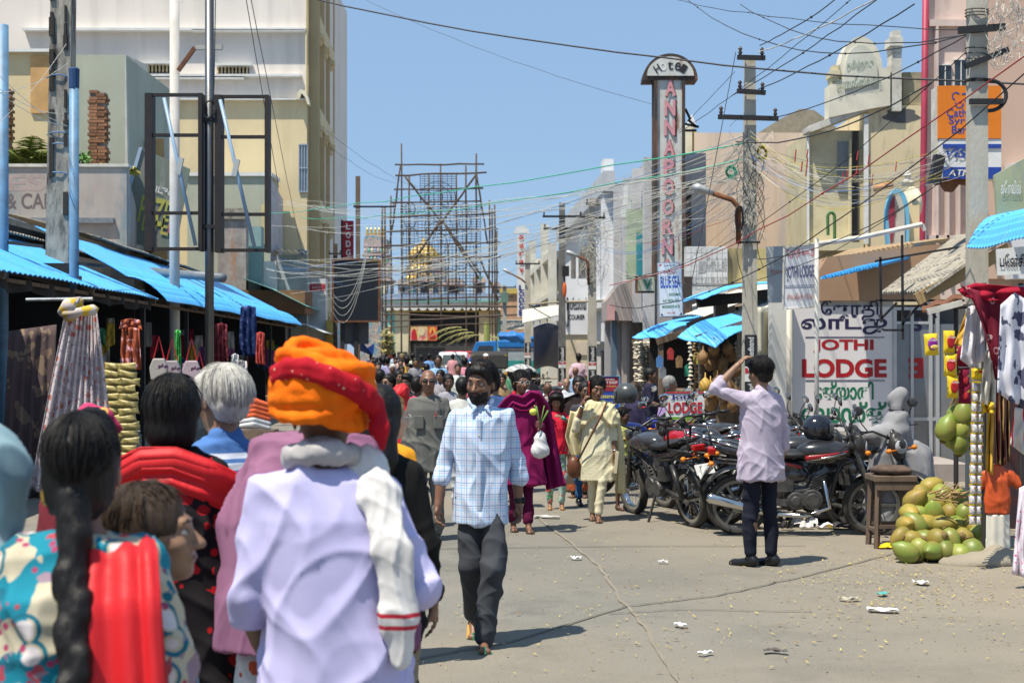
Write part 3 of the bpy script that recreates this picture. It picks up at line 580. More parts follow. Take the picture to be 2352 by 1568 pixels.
for a,c,y0,y1 in ((50,702,64,70),(50,690,170,175),(300,560,178,181),(440,700,68,72),(320,700,226,229)):
    b=B(); b.pb(a,c,y0,y1,yA-.38,.377); b.ob('ledge',white,T_)
for a,c,y0 in ((314,388,146),(498,572,150)):
    b=B(); b.pb(a,c,y0,y0+22,yA-.02,.01); f=b.ob('vent',dark,T_)
    b=B(); b.pb(a-5,c+5,y0-5,y0,yA-.45,.44); b.ob('vent_hood',white,f)
    for i in range(9):
        x=PX(a+4+i*(c-a-8)/8,0,yA).x; z0,z1=zp(y0+22,yA),zp(y0,yA); b=B(); b.lathe([(.03,z0),(.05,z0+.1),(.035,z0+.2),(.05,z1-.1),(.03,z1)],6,(x,yA-.08,0)); b.ob('baluster',cr,f,smooth=True)
# facade to the street, tan, with fins and stepped brackets
fa=B(); u0=uA
fa.hexa([U(u0-.3,yA+.01,0),U(u0+.04,yA+.01,0),U(u0+.06,66.8,0),U(u0-.3,66.8,0),U(u0-.3,yA+.01,19),U(u0+.04,yA+.01,19),U(u0+.06,66.8,19),U(u0-.3,66.8,19)]); fa.ob('street_facade',crs,T_)
for k_,Yb in enumerate((58.6,61.2,63.9,66.5)):
    b=B(); b.sb(u0+.05,u0+.42,Yb-.15,Yb+.15,0,19); b.ob('fin',crs,T_)
for z in (4.3,8.1,11.9,15.7):
    b=B(); b.sb(u0+.055,u0+.45,58.8,66.3,z-.7,z); b.ob('balcony_band',cr,T_)
    for Yb in (58.75,61.35,64.0):
        b=B()
        for i in range(4): b.sb(u0+.06,u0+.62-i*.13,Yb+.0,Yb+.5,z-.95-i*.22,z-.75-i*.22)
        b.ob('bracket',cr,T_)
    for Yb in (59.7,62.3,65.):
        b=B(); b.sb(u0+.05,u0+.08,Yb-.6,Yb+.6,z+.3,z+2.4); w=b.ob('window',glass,T_); b=B(); b.sb(u0+.08,u0+.12,Yb-.03,Yb+.03,z+.3,z+2.4); b.ob('frame',winf,w)
for y0,y1 in ((332,440),(575,640)):
    b=B(); b.pb(687,706,y0,y1,yA-.17,.015); w=b.ob('window',flat('bluish_pane',(.2,.26,.33),.25),T_)
    b=B()
    for i in range(4): b.pb(686+i*6.2,688+i*6.2,y0,y1,yA-.21,.035)
    for yy in (y0,(y0+y1)//2,y1): b.pb(686,707,yy-1.5,yy+1.5,yA-.22,.047)
    b.ob('grille',winf,w)
b=B(); b.ppx([(680,228),(683,212),(690,205),(700,208),(708,225),(711,240),(706,240),(700,222),(692,214),(688,228)],yA-.5,.45); b.ob('scroll_ornament',mat('cream_trim',(.75,.68,.5)),T_)
b=B()
pipe=[PX(704,y,yA-.3) for y in (0,120,230)]; b.tube(pipe,.05); b.ob('drain_pipe',cr,T_)
# second building
T_=E('building',(0,0,0),'cream textured narrow building just right of the tall hotel block','building'); cb=mat('pale_block_wall',(.6,.53,.38),.9,scale=1,col2=(.48,.42,.3))
b=B(); b.hexa([U(-8,67.2,0),U(up(749,67.2),67.2,0),U(up(777,74.5),74.5,0),U(-8,74.5,0),U(-8,67.2,zp(318,67.2)),U(up(749,67.2),67.2,zp(318,67.2)),U(up(777,74.5),74.5,zp(318,67.2)-.4),U(-8,74.5,11.5)]); b.ob('wall',cb,T_)
for i in range(11):
    z=1.2+i*.95; b=B(); b.hexa([U(up(749,67.2)+o+.0,67.3,z+zz) for o,zz in ((.002,0),(.05,0))]+[U(up(777,74.5)+o,74.4,z) for o in (.05,.002)]+[U(up(749,67.2)+o,67.3,z+.06) for o in (.002,.05)]+[U(up(777,74.5)+o,74.4,z+.06) for o in (.05,.002)]); b.ob('ledge',cr,T_)
for i in range(3):
    for j in range(3):
        Yb=68.2+j*2.2; uu=up(749,67.2)+(up(777,74.5)-up(749,67.2))*(Yb-67.2)/7.3; b=B(); b.sb(uu-.05,uu+.09,Yb-.4,Yb+.4,4+i*2.8,5.6+i*2.8); b.ob('window',glass,T_)
# left green-grey block, cream annex
gg=mat('grey_green_wall',(.42,.44,.35),.92,col2=(.36,.37,.29),scale=.8,stain=(.28,.3,.27),sts=.9,stt=.6)
T_=E('building',(0,0,0),'grey green flat block with orange recess behind the concrete pole','building')
Yb=40; b=B(); b.pb(160,287,126,G_,Yb,6); b.ob('wall',gg,T_); 
pl=mat('pale_plaster',(.6,.58,.52),.9); b=B(); x0,x1=PX(287,0,Yb).x,PX(326,0,46).x
b.hexa([(x0,Yb,0),(x0+.2,Yb,0),(x1+.2,46,0),(x1,46,0),(x0,Yb,zp(126,Yb)),(x0+.02,Yb,zp(126,Yb)),(x1+.2,46,zp(150,46)),(x1,46,zp(150,46))]); b.ob('side_wall',pl,T_)
b=B(); b.hexa([(x0+.3,42,3.5),(x0+.75,42,3.5),(x1+.21,45,3.5),(x1,45,3.5),(x0+.2,42,8.1),(x0+.6,42,8.1),(x1+.21,45,7.8),(x1,45,7.8)]); b.ob('recess',mat('orange_plaster',(.6,.36,.15)),T_)
T_=E('building',(0,0,0),'cream flat roofed annex at the far left behind the palm','building')
b=B(); b.pb(-60,158,118,G_,42,5); b.ob('wall',cr,T_); b=B(); b.pb(-60,160,112,119,41.8,.3); b.ob('parapet',white,T_); b=B(); b.pb(70,112,128,260,41.93,.06); b.ob('panel',mat('orange_plaster',(.6,.36,.15)),T_)
# faded painted wall with the lettering of a café
T_=E('painted_wall',(0,0,0),'faded pink and grey painted wall with ghost lettering, low left','wall')
pw=mat('faded_paint_wall',(.44,.42,.38),.92,col2=(.33,.24,.21),scale=1.3,var=1,stain=(.2,.25,.27),sts=.8,stt=.52,bump=.3)
Yb=36; b=B(); b.pb(-40,290,382,G_,Yb,.3); b.ob('wall',pw,T_); b=B(); b.pb(-40,295,376,383,Yb-.05,.4); b.ob('coping',asbw,T_)
b=B(); x0=PX(290,0,Yb).x; x1=PX(322,0,40).x; b.hexa([(x0,Yb,0),(x0+.01,Yb,0),(x1,39.9,0),(x1-.01,39.9,0),(x0,Yb,6.4),(x0+.01,Yb,6.4),(x1,39.9,5.5),(x1-.01,39.9,5.5)]); b.ob('return_wall',pw,T_)
text(T_,'& CAFE',0,0,1.35,.4,mat('faded_ink',(.16,.13,.13)),loc=PX(75,462,Yb-.003),bold=.02); text(T_,'ES',0,0,1.0,.42,mat('faded_red',(.42,.33,.31)),loc=PX(60,420,Yb-.003),bold=.03)
b=B(); b.pb(-40,260,500,512,Yb-.12,.119); b.ob('pipe_rail',galv,T_)
# lower green-grey building with door in the middle left
T_=E('building',(0,0,0),'low grey green building with cream doorway below the hotel block','building')
b=B(); b.pb(430,620,402,G_,55.5,2); b.ob('wall',gg,T_); b=B(); b.pb(426,624,396,404,55.4,2); b.ob('parapet',white,T_)
x0=PX(620,0,55.5).x; x1=PX(650,0,57.7).x; b=B(); b.hexa([(x0,55.5,0),(x0+.02,55.5,0),(x1,57.7,0),(x1-.02,57.7,0),(x0,55.5,8.6),(x0+.02,55.5,8.6),(x1,57.7,8),(x1-.02,57.7,8)]); b.ob('side_wall',mat('lilac_plaster',(.5,.48,.5)),T_)
b=B(); b.pb(600,616,470,560,55.4,.08); b.ob('door',mat('cream_door',(.6,.5,.28)),T_); b=B(); b.pb(560,596,620,760,55.45,.04); b.ob('window',winf,T_)
T_=E('ruined_pillar',(0,0,0),'stub of mottled plaster pillar behind the right half of the black frame','pillar')
b=B(); b.pb(500,565,500,G_,53,.5); b.ob('wall',mat('mottled_plaster',(.4,.36,.33),.95,col2=(.2,.18,.17),scale=3,bump=.6,stain=(.35,.2,.12),sts=2),T_); b=B(); b.pb(495,562,478,503,52.9,.7); b.ob('cap',asb,T_)
T_=E('building',(0,0,0),'grey blue painted narrow house with rusty shed roof by the steel pole','building')
b=B(); b.pb(636,705,585,G_,55,.4); b.ob('wall',mat('blue_grey_plaster',(.35,.4,.42),.9,stain=(.5,.5,.48),sts=1.5),T_); b=B(); b.pb(566,600,520,G_,54,.6); b.ob('column',mat('teal_column',(.25,.38,.38)),T_)
b=B(); b.grid(lambda a,c:PX(634+76*a,572+8*a+3*math.sin(a*30),54.0+c*3),24,1,.03); b.ob('roof',asb,T_)
b=B(); b.pb(604,634,600,G_,54.5,.3); b.ob('panel',white,T_)
# brick pillars
for (a,c,y0,y1,lb) in ((203,243,208,388,'tall broken brick pillar standing behind the concrete pole'),(-20,22,205,400,'dark broken brick pillar at the left edge of the view')):
    T_=E('brick_pillar',(0,0,0),lb,'pillar'); Yb=38
    b=B(); b.pb(a+3,c-3,y0+4,G_,Yb+.03,.3); b.ob('core',mat('mortar',(.3,.25,.2),.95,col2=(.1,.08,.07),scale=5),T_)
    bm_=mat('burnt_brick',(.38,.17,.08),.95,col2=(.1,.07,.055),scale=4,rnd_=.3,bump=.5); ba=PX(a,0,Yb).x; bc=PX(c,0,Yb).x; zz=zp(y1,Yb); r_=0; bme=None
    while zz<zp(y0,Yb)-.05:
        w=(bc-ba)/2
        for i in range(2):
            if rnd.random()<.12: continue
            o=B(); o.box(0,w-.012,0,.4,0,.075); bme=bme or o.mesh('brick'); q_=link('brick',bme,bm_,T_,(ba+i*w+(.02 if r_%2 else -.02)+rnd.uniform(-.01,.01),Yb-.02+rnd.uniform(-.015,.01),zz))
        zz+=.088; r_+=1
# palm
def frond(b,base,dirv,L,n=26,w=.55,droop=.9):
    base=Vector(base); d=Vector(dirv).normalized(); pts=[]
    for i in range(n+1):
        t=i/n; pts.append(base+d*L*t+Vector((0,0,-droop*L*.45*t*t)))
    b.tube(pts,[.035*(1-i/n)+.006 for i in range(n+1)],4)
    for i in range(2,n):
        t=(pts[i+1]-pts[i]).normalized(); sd_=t.cross(Vector((0,0,1))).normalized(); ll=w*math.sin(PI*(i/n)**.7)*(.8+.4*rnd.random())+.1
        for sg in (1,-1):
            e=pts[i]+sd_*sg*ll*.8+t*ll*.6+Vector((0,0,-ll*.45*rnd.uniform(.5,1.3))); m_=(pts[i]+e)/2+Vector((0,0,.04)); ww=t*.028
            b.add([pts[i]-ww,pts[i]+ww,m_+ww,m_-ww,e],[(0,1,2,3),(3,2,4)])
def palm(px,py,Y,L,n,lb,m,seed=1,w=.55):
    T_=E('palm_tree',(0,0,0),lb,'palm tree'); c=PX(px,py,Y); tr=B(); tr.tube([(c.x,c.y,0),(c.x+.1,c.y,c.z*.5),c],[.16,.13,.1],8); tr.ob('trunk',wood,T_,smooth=True)
    for i in range(n):
        a=i*2.4+seed; b=B(); frond(b,c,(math.cos(a),math.sin(a),.35+.9*rnd.random()),L*rnd.uniform(.8,1.1),w=w); b.ob('frond',m,T_)
pg=mat('palm_leaf',(.2,.26,.045),.55,col2=(.09,.13,.02),scale=2)
palm(60,385,38,1.9,19,'green palm crown showing behind the painted wall at far left',pg,.4); palm(265,390,37.6,.6,9,'small yellowing palm sprout above the painted wall',mat('palm_yellow',(.45,.38,.06),.6,scale=3),.3,.25)
def leafball(name,c,r,n,m,lb,s=.09,cat='shrub',twig=True,kind=None):
    T_=E(name,(0,0,0),lb,cat); b=B()
    for i in range(n):
        p=Vector((rnd.gauss(0,1),rnd.gauss(0,1),rnd.gauss(0,1))).normalized(); k=rnd.random()**.4; p=Vector((p.x*r[0],p.y*r[1],p.z*r[2]))*k*(1+.25*math.sin(p.x*5+p.z*4)); q_=Vector(c)+p
        a=Vector((rnd.uniform(-1,1),rnd.uniform(-1,1),rnd.uniform(-.6,.6))).normalized(); u=a.orthogonal().normalized(); L=s*rnd.uniform(.6,1.4)
        b.add([q_,q_+a*L*.5+u*L*.3,q_+a*L,q_+a*L*.5-u*L*.3],[(0,1,2,3)])
    b.ob('leaves',m,T_)
    if twig: t=B(); t.tube([(c[0],c[1],0),(c[0],c[1],c[2]-r[2]*.2),(c[0]+r[0]*.3,c[1],c[2]+r[2]*.5)],[.09,.06,.02],6); t.ob('stem',wood,T_)
    return T_
lg=mat('leaf_green',(.07,.13,.03),.6,col2=(.035,.07,.015),scale=3)
leafball('shrub',PX(190,372,37.5),(.22,.2,.25),160,mat('bright_leaf',(.1,.25,.04),.6,scale=4),'small bright green shrub left of the brick pillar',.12)
# ---------------- far end: temple gate, towers, scaffold
YG=122
T_=E('temple_gateway',(0,0,0),'temple entrance hall with scalloped white eave and dark doorway at the end of the street','gateway')
lemon=mat('lemon_plaster',(.66,.6,.4),.9,scale=.6); wht=mat('eave_white',(.72,.72,.7),.8); bg=mat('blue_parapet',(.2,.28,.45),.8,col2=(.3,.36,.45),scale=3); tq=mat('turquoise',(.2,.5,.45),.8)
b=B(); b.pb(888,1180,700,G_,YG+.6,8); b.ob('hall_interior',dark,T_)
for a,c,m_ in ((907,942,lemon),(1100,1140,lemon),(890,907,tq),(1140,1150,tq)):
    b=B(); b.pb(a,c,716,G_,YG,.6); b.ob('column',m_,T_)
b=B(); b.pb(880,1180,692,706,YG-.6,1.8); b.ob('eave_slab',wht,T_)
for i in range(15):
    x=882+i*20; b=B(); b.ppx([(x,705),(x+19,705)]+[(x+9.5+9.5*math.cos(t),706+7*math.sin(t)) for t in np.linspace(.1,PI-.1,7)],YG-.6,.15); b.ob('scallop',wht,T_)
b=B(); b.pb(885,1175,712,716,YG-.2,.9); b.ob('lintel',mat('yellow_trim',(.6,.45,.12)),T_); b=B(); b.pb(880,1178,674,692,YG,1.2); b.ob('parapet',bg,T_); b=B(); b.pb(878,1180,688,693,YG-.75,.2); b.ob('cornice',tq,T_)
shm=mat('grey_shutter',(.05,.05,.055),.6)
for i in range(30):
    b=B(); b.pb(945,1100,718+i*4.1,720.2+i*4.1,YG+.3,.15); b.ob('shutter_slat',shm if i<17 else mat('pale_slat',(.14,.14,.14),.5),T_)
b=B(); b.pb(912,935,808,858,YG-.1,.1); b.ob('notice_board',shm,T_)
b=B(); b.pb(1000,1032,822,G_,YG-.5,.4); b.ob('booth',mat('brown_booth',(.22,.16,.13)),T_)
# banners
T_=E('festival_banner',(0,0,0),'wide pink and orange festival banner with a robed figure, hung in the temple doorway','banner')
b=B(); b.pb(938,982,748,782,YG-.3,.05); b.ob('board',prn('banner_pink',(.7,.35,.3),[('noise',2.5,.5,(.6,.5,.2)),('noise',4,.6,(.6,.1,.1))]),T_)
b=B(); b.ppx([(945,780),(945,765),(949,755),(953,755),(957,766),(958,780)],YG-.33,.02); b.ob('figure_print',redp,T_); b=B(); b.ppx([(968+8*math.cos(t),761+10*math.sin(t)) for t in np.linspace(0,2*PI,14)[:-1]],YG-.33,.02); b.ob('emblem_print',mat('gold_print',(.7,.6,.35)),T_)
T_=E('festival_banner',(0,0,0),'small orange banner with a seated figure, right of the wide pink banner','banner')
b=B(); b.pb(983,1004,748,782,YG-.3,.05); b.ob('board',flat('banner_orange',(.65,.12,.05)),T_); b=B(); b.ppx([(993.5+7*math.cos(t),760+9*math.sin(t)) for t in np.linspace(0,2*PI,14)[:-1]],YG-.33,.02); b.ob('halo_print',mat('orange_print',(.8,.45,.08)),T_); b=B(); b.ppx([(986,775),(993,754),(1001,775)],YG-.35,.015); b.ob('figure_print',redp,T_)
# gopuram (coloured tower)
tm=prn('tower_paint',(.38,.32,.3),[('noise',1.6,.52,(.15,.3,.36)),('noise',3.1,.56,(.5,.38,.32)),('noise',5,.6,(.12,.2,.35)),('noise',7,.62,(.5,.45,.25))])
tp=mat('tower_cornice',(.55,.36,.3),.8,col2=(.35,.35,.42),scale=6); T_=E('temple_tower',(0,0,0),'multicoloured tiered temple tower with barrel roof behind the scaffold','tower')
Yt=140; x0,x1=838,885
for i,(y0,y1,a,c) in enumerate(((640,700,826,900),(606,640,830,893),(582,606,833,890),(562,582,836,888))):
    b=B(); b.pb(a+2,c-2,y0+4,y1 if i else G_,Yt,3.5); b.ob('tier',tm,T_); b=B(); b.pb(a-2,c+2,y0,y0+5,Yt-.4,4); b.ob('cornice',tp,T_)
    for j in range(7):
        x=a+4+j*(c-a-8)/6; b=B(); b.ell(PX(x,(y0+y1)/2+3,Yt-.25),(.22,.2,(y1-y0)*.016),7,5); b.ob('statue',[tq,lemon,bg,tp][(i+j)%4],T_,smooth=True)
b=B(); b.ppx([(836,562),(836,548),(840,541),(880,541),(888,548),(888,562)],Yt,3); b.ob('barrel_roof',tm,T_); b=B(); b.pb(838,886,540,543,Yt+.9,1); b.ob('ridge',tp,T_)
for j in range(5):
    c=PX(844+j*9,540,Yt+1.4); b=B(); b.lathe([(.12,0),(.2,.15),(.08,.3),(.15,.4),(.02,.8)],8,c); b.ob('finial',mat('gold',(.7,.5,.12),.35,metal=.6),T_,smooth=True)
# golden dome
gold=mat('gold',(.7,.5,.12),.35,metal=.6); gy=mat('gilt_plaster',(.72,.52,.16),.5,col2=(.4,.25,.06),scale=2.5,bump=.9,bs=6,dist=.1)
T_=E('golden_dome',(0,0,0),'golden tiered dome shrine seen through the scaffold','dome'); c=PX(973,650,135); sc_=135/F
prof=[(38,0),(38,-18),(34,-20),(35,-38),(30,-42),(28,-52),(32,-58),(33,-66),(28,-78),(16,-86),(6,-90),(5,-97),(1,-104)]
b=B(); b.lathe([(r_*sc_,-z*sc_) for r_,z in prof],16,c); b.ob('dome',gy,T_,auto=True)
for lvl,(zz,rr) in enumerate(((8,38),(28,36),(48,30),(62,33))):
    for j in range(14): a=j*2*PI/14; b=B(); b.ell(c+Vector((rr*sc_*math.cos(a),rr*sc_*math.sin(a),zz*sc_)),(.2,.2,.34),6,5); b.ob('gilt_figure',gold if (j+lvl)%3 else gy,T_,smooth=True)
b=B(); b.box(c.x-1.6,c.x+1.6,134,138,0,c.z); b.ob('base',tm,T_)
T_=E('shrine_row',(0,0,0),'row of small arched roof shrines in blue and pink on the temple parapet','shrine')
for px,w,y0 in ((925,14,640),(975,24,632),(1042,30,640),(1100,18,634),(1140,12,648)):
    b=B(); b.ppx([(px-w*.8,674),(px-w*.8,y0+14)]+[(px+w*math.cos(t),y0+14-16*math.sin(t)) for t in np.linspace(PI,0,9)]+[(px+w*.8,y0+14),(px+w*.8,674)],YG+.5,1.2); s_=b.ob('shrine',tm,T_)
    b=B(); b.ppx([(px-w*.35,672),(px-w*.35,y0+22)]+[(px+w*.35*math.cos(t),y0+22-7*math.sin(t)) for t in np.linspace(PI,0,6)]+[(px+w*.35,672)],YG+.45,.04); b.ob('niche',dark,s_); b=B(); b.pb(px-w,px+w,y0+11,y0+15,YG+.35,.14); b.ob('moulding',tp,s_)
T_=E('shrine_tower',(0,0,0),'small pinkish shrine tower right of the golden dome','tower')
b=B(); b.pb(992,1024,600,640,130,2); b.ob('tier',tm,T_); b=B(); b.ppx([(994,600),(994,594),(1000,588),(1017,588),(1022,594),(1022,600)],130,2); b.ob('roof',tp,T_)
# scaffold
T_=E('scaffolding',(0,0,0),'tall bamboo scaffold with wire figure panels over the temple entrance','scaffolding'); YS=112
def pole(x0,y0,x1,y1,w=.075,Y0=YS,Y1=None,m=bamb,par=None,nm='bamboo_pole'):
    a=PX(x0,y0,Y0); c=PX(x1,y1,Y1 or Y0); b=B(); n=7; L=(c-a).length
    b.tube([a.lerp(c,i/n)+Vector((rnd.uniform(-1,1)*.035,0,rnd.uniform(-1,1)*.04))*(0<i<n) for i in range(n+1)],[w*(1+.15*rnd.uniform(-1,1)) for _ in range(n+1)],6); return b.ob(nm,m,par or T_,smooth=True)
for q_ in ((922,330,922,870),(940,405,940,870),(985,400,984,700),(1048,400,1048,690),(1070,380,1072,870),(958,560,958,700),(1030,560,1030,700),(1094,353,1094,870),(878,475,878,870),(884,474,886,850),(898,450,898,860),(1124,460,1124,860),(1136,470,1138,870),(1130,480,1131,870),(1141,530,1141,870),(920,380,896,560),(1094,395,1120,560),(1012,376,1014,760)): pole(*q_)
for q_ in ((907,378,1112,377),(908,403,1118,396),(905,435,1110,432),(900,465,1104,462),(880,500,1138,490),(886,532,1144,525),(882,564,1150,556),(880,592,1150,590),(880,622,1146,625),(878,652,1150,660),(878,690,1180,680)): pole(*q_)
for q_ in ((930,405,1014,512),(1094,400,1014,512),(1014,508,935,620),(1014,505,1100,640),(1020,512,1104,630),(1008,512,928,628),(1100,590,1145,690)): pole(*q_,w=.09)
pole(875,705,1500,700,.06,100,60); pole(875,722,1140,728,.06,100); pole(875,738,1200,722,.06,100,85); pole(890,752,1150,742,.05,102)
def wirep(x0,x1,y0,y1,nx,ny,arcs):
    b=B(); r_=.023
    for i in range(nx+1): x=x0+(x1-x0)*i/nx; b.tube([PX(x,y0,YS+.8),PX(x,y1,YS+.8)],r_,3)
    for i in range(ny+1): y=y0+(y1-y0)*i/ny; b.tube([PX(x0,y,YS+.8),PX(x1,y,YS+.8)],r_*1.3,3)
    for (cx_,cy_,rx,ry,t0,t1) in arcs: b.tube([PX(cx_+rx*math.cos(t),cy_-ry*math.sin(t),YS+.75) for t in np.linspace(t0,t1,22)],r_*1.3,3)
    b.ob('wire_panel',mat('wire_frame',(.05,.06,.1),.5),T_)
wirep(965,1048,400,486,8,16,[(1006,455,40,38,-.3,PI+.3),(1006,455,30,28,-.3,PI+.3),(1006,452,10,13,0,6.28),(990,470,8,8,0,6.28),(1022,470,8,8,0,6.28),(1006,480,26,10,0,PI)])
wirep(925,960,470,560,4,16,[(942,480,12,14,0,6.28),(942,505,14,20,0,6.28),(942,540,16,18,0,PI)])
wirep(1052,1104,470,560,5,16,[(1068,480,10,14,0,6.28),(1068,510,13,20,0,6.28)])
wirep(925,1104,560,690,22,18,[(960,600,14,18,0,6.28),(1010,560,18,24,0,6.28),(1060,600,14,18,0,6.28),(985,640,16,20,0,6.28),(1040,640,16,20,0,6.28)])
wirep(960,1052,486,560,10,10,[(990,520,15,20,0,6.28),(1024,520,15,20,0,6.28),(1006,540,30,30,0,PI)])
# orange and terracotta low building right of the gate; column of statues left
T_=E('building',(0,0,0),'low orange house with tiled awning right of the temple gate','building')
b=B(); b.pb(1150,1260,672,G_,118,4); b.ob('wall',mat('peach_wall',(.55,.33,.2),.9),T_); b=B(); b.pb(1148,1262,662,674,117.8,4.2); b.ob('parapet',mat('yellow_trim',(.6,.45,.12)),T_); b=B(); b.grid(lambda a,c:PX(1150+110*a,735+22*c,116-c*3),30,1,.05); b.ob('awning',asb,T_)
T_=E('painted_statue',(0,0,0),'painted guardian statue on a post beside the temple column','statue')
c=PX(896,775,118); b=B(); b.lathe([(.3,0),(.35,.3),(.25,.9),(.4,1.2),(.2,1.5)],9,c-Vector((0,0,1))); b.ell(c+Vector((0,0,.75)),(.2,.2,.28)); b.ob('figure',mat('statue_paint',(.6,.3,.15),.7,col2=(.2,.35,.2),scale=5),T_,smooth=True); b=B(); b.lathe([(.3,0),(.25,c.z-.9)],8,(c.x,c.y,0)); b.ob('pedestal',redp,T_)
leafball('garland_bush',PX(890,790,95),(.45,.4,.9),420,mat('dry_palm',(.3,.26,.1),.8,col2=(.15,.13,.05),scale=4),'dried leaf garland bundle hung on the scaffold leg',.25,'garland',False)
T_=E('palm_arch',(0,0,0),'drooping palm frond arch over the temple doorway','palm fronds')
for i in range(7): b=B(); frond(b,PX(1060+i*14,752+i*6,108),(-1 if i<4 else .6,0,.15),2.6,14,.5,1.0); b.ob('frond',mat('dry_frond',(.35,.33,.12),.7),T_)
b=B(); b.tube([PX(1118,860,108),PX(1118,740,108)],.22,8); b.ob('trunk',mat('banana_stem',(.3,.35,.1)),T_)
# ---------------- left side: awnings, stalls, poles
def corr(y0,y1,n,prof,m,name,lb,amp=.02,per=.2,bump=0,cat='awning',th=.012,group=None,tag_=True,parent=None):
    """corrugated sheet running along the street; prof = list of (u,z)"""
    def fn(a,c):
        Y=y0+(y1-y0)*a; k=c*(len(prof)-1); i=min(int(k),len(prof)-2); t=k-i; u=prof[i][0]*(1-t)+prof[i+1][0]*t; z=prof[i][1]*(1-t)+prof[i+1][1]*t
        w=amp*abs(((Y/per)%1)*2-1)**.6; 
        if bump: w+=bump*abs(math.sin(c*(len(prof)-1)*PI*1.0))*(1 if k>bump0 else 0)*(.5+.5*math.sin(Y/per*2*PI*2))
        return U(u,Y,z+w+.01*math.sin(Y*1.3+u))
    nv=len(prof)-1 if not bump else (len(prof)-1)*3
    b=B(); b.grid(fn,n,nv,th); o=b.ob(name,m,parent,smooth=False)
    return tag(o,lb,cat,group) if tag_ else o
corr(11,26.6,560,[(-7.9,3.78),(-6.7,3.28),(-5.45,2.75)],blue,'blue_awning','flat bright blue ribbed metal awning along the left stalls, nearest the viewer',.03,.22)
bump0=1; bl=[(-7.8,4.12),(-6.5,3.45),(-6.08,3.2)]+[(-5.2-.85*math.cos(t)+.0*t,2.6+.58*(1-((-.85*math.cos(t)+.85)/.85)**2)) for t in np.linspace(0.15,1.45,9)]
corr(26.7,38,330,bl,blue,'blue_awning','blue awning with curved tile patterned edge, behind the black frame pole',.02,.24,.03); corr(38.2,51,300,[(u,z+.02) for u,z in bl],blue,'blue_awning','farthest blue awning with curved tile patterned edge on the left',.02,.24,.03)
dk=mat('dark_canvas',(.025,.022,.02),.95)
T_=E('stall_row',(0,0,0),'long dark market stall row under the blue awnings on the left','market stalls')
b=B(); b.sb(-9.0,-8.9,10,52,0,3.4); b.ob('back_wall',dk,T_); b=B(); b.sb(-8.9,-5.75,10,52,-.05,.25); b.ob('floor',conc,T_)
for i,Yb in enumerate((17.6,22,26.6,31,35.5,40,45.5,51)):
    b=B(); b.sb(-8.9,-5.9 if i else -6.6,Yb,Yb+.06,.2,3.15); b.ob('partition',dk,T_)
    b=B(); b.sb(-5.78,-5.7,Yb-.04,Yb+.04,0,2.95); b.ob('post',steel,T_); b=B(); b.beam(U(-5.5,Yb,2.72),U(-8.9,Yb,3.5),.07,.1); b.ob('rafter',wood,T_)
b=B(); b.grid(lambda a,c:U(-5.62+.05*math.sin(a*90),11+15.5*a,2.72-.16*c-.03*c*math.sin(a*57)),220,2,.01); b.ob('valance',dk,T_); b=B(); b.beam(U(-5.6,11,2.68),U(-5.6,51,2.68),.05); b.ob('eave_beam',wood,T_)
# asbestos roofs, pipe, slanting board above
corr(18,31,330,[(-11,4.7),(-9.4,4.2),(-7.75,3.85)],asb,'asbestos_roof','weathered grey corrugated roof above the nearest blue awning',.05,.18,cat='roof',th=.02)
corr(31.5,44,250,[(-10.5,5.0),(-9,4.6),(-7.7,4.25)],asb,'asbestos_roof','grey corrugated roof remnant behind the second blue awning',.05,.18,cat='roof',th=.02)
b=B(); b.beam(U(-8.0,18,3.85),U(-8.0,44,4.15),.25,.25); thing(b,'roof_beam',mat('dark_beam_wood',(.02,.018,.016),.95,bump=.5,bs=14),'near-black beam between the corrugated roofs and blue awning','beam')  # one near-black tone along the whole beam
b=B(); b.beam(U(-9,18.2,4.45),U(-8.7,36,4.2),.5,.16); thing(b,'roof_rubble',asb,'crumbled plaster ridge on the grey roofs behind the black frame','rubble')
b=B(); a=PX(330,622,34); c=PX(512,638,31); b.tube([a,c],.1,12); thing(b,'drain_pipe',mat('grey_pvc',(.16,.18,.2),.5),'thick grey plastic pipe end pointing right above the curved awning','pipe',smooth=True)
T_=E('stall_shed',(0,0,0),'brown wooden stall shed with turquoise sheet roof beyond the awnings','shed')
b=B(); b.pb(555,700,666,720,52.5,2); b.ob('wall',mat('brown_panel',(.22,.11,.05)),T_); corr(52,58,90,[(-7.6,4.5),(-6.5,4.1),(-5.2,3.45)],mat('turquoise_sheet',(.25,.55,.5),.5),'roof','',.03,.25,tag_=False,parent=T_)
corr(58.5,64,90,[(-7,3.4),(-5.4,2.9),(-4.7,2.6)],mat('turquoise_sheet',(.25,.55,.5),.5),'stall_awning','small turquoise stall awning beside the black billboard',.03,.25)
corr(52.3,57,60,[(-6.6,3.1),(-5.3,2.8),(-4.6,2.5)],mat('white_tarp',(.7,.7,.68),.6),'white_tarpaulin','white tarpaulin shade at the end of the blue awnings',.02,.5,cat='tarpaulin')
b=B(); b.grid(lambda a,c:U(-5+1.4*a,66+c*2,2.5+.35*math.sin(a*4+c*3)-.5*a),10,6,.01); thing(b,'blue_tarpaulin',mat('blue_tarp',(.03,.12,.5),.5),'crumpled blue tarpaulin below the black billboard','tarpaulin',smooth=True)
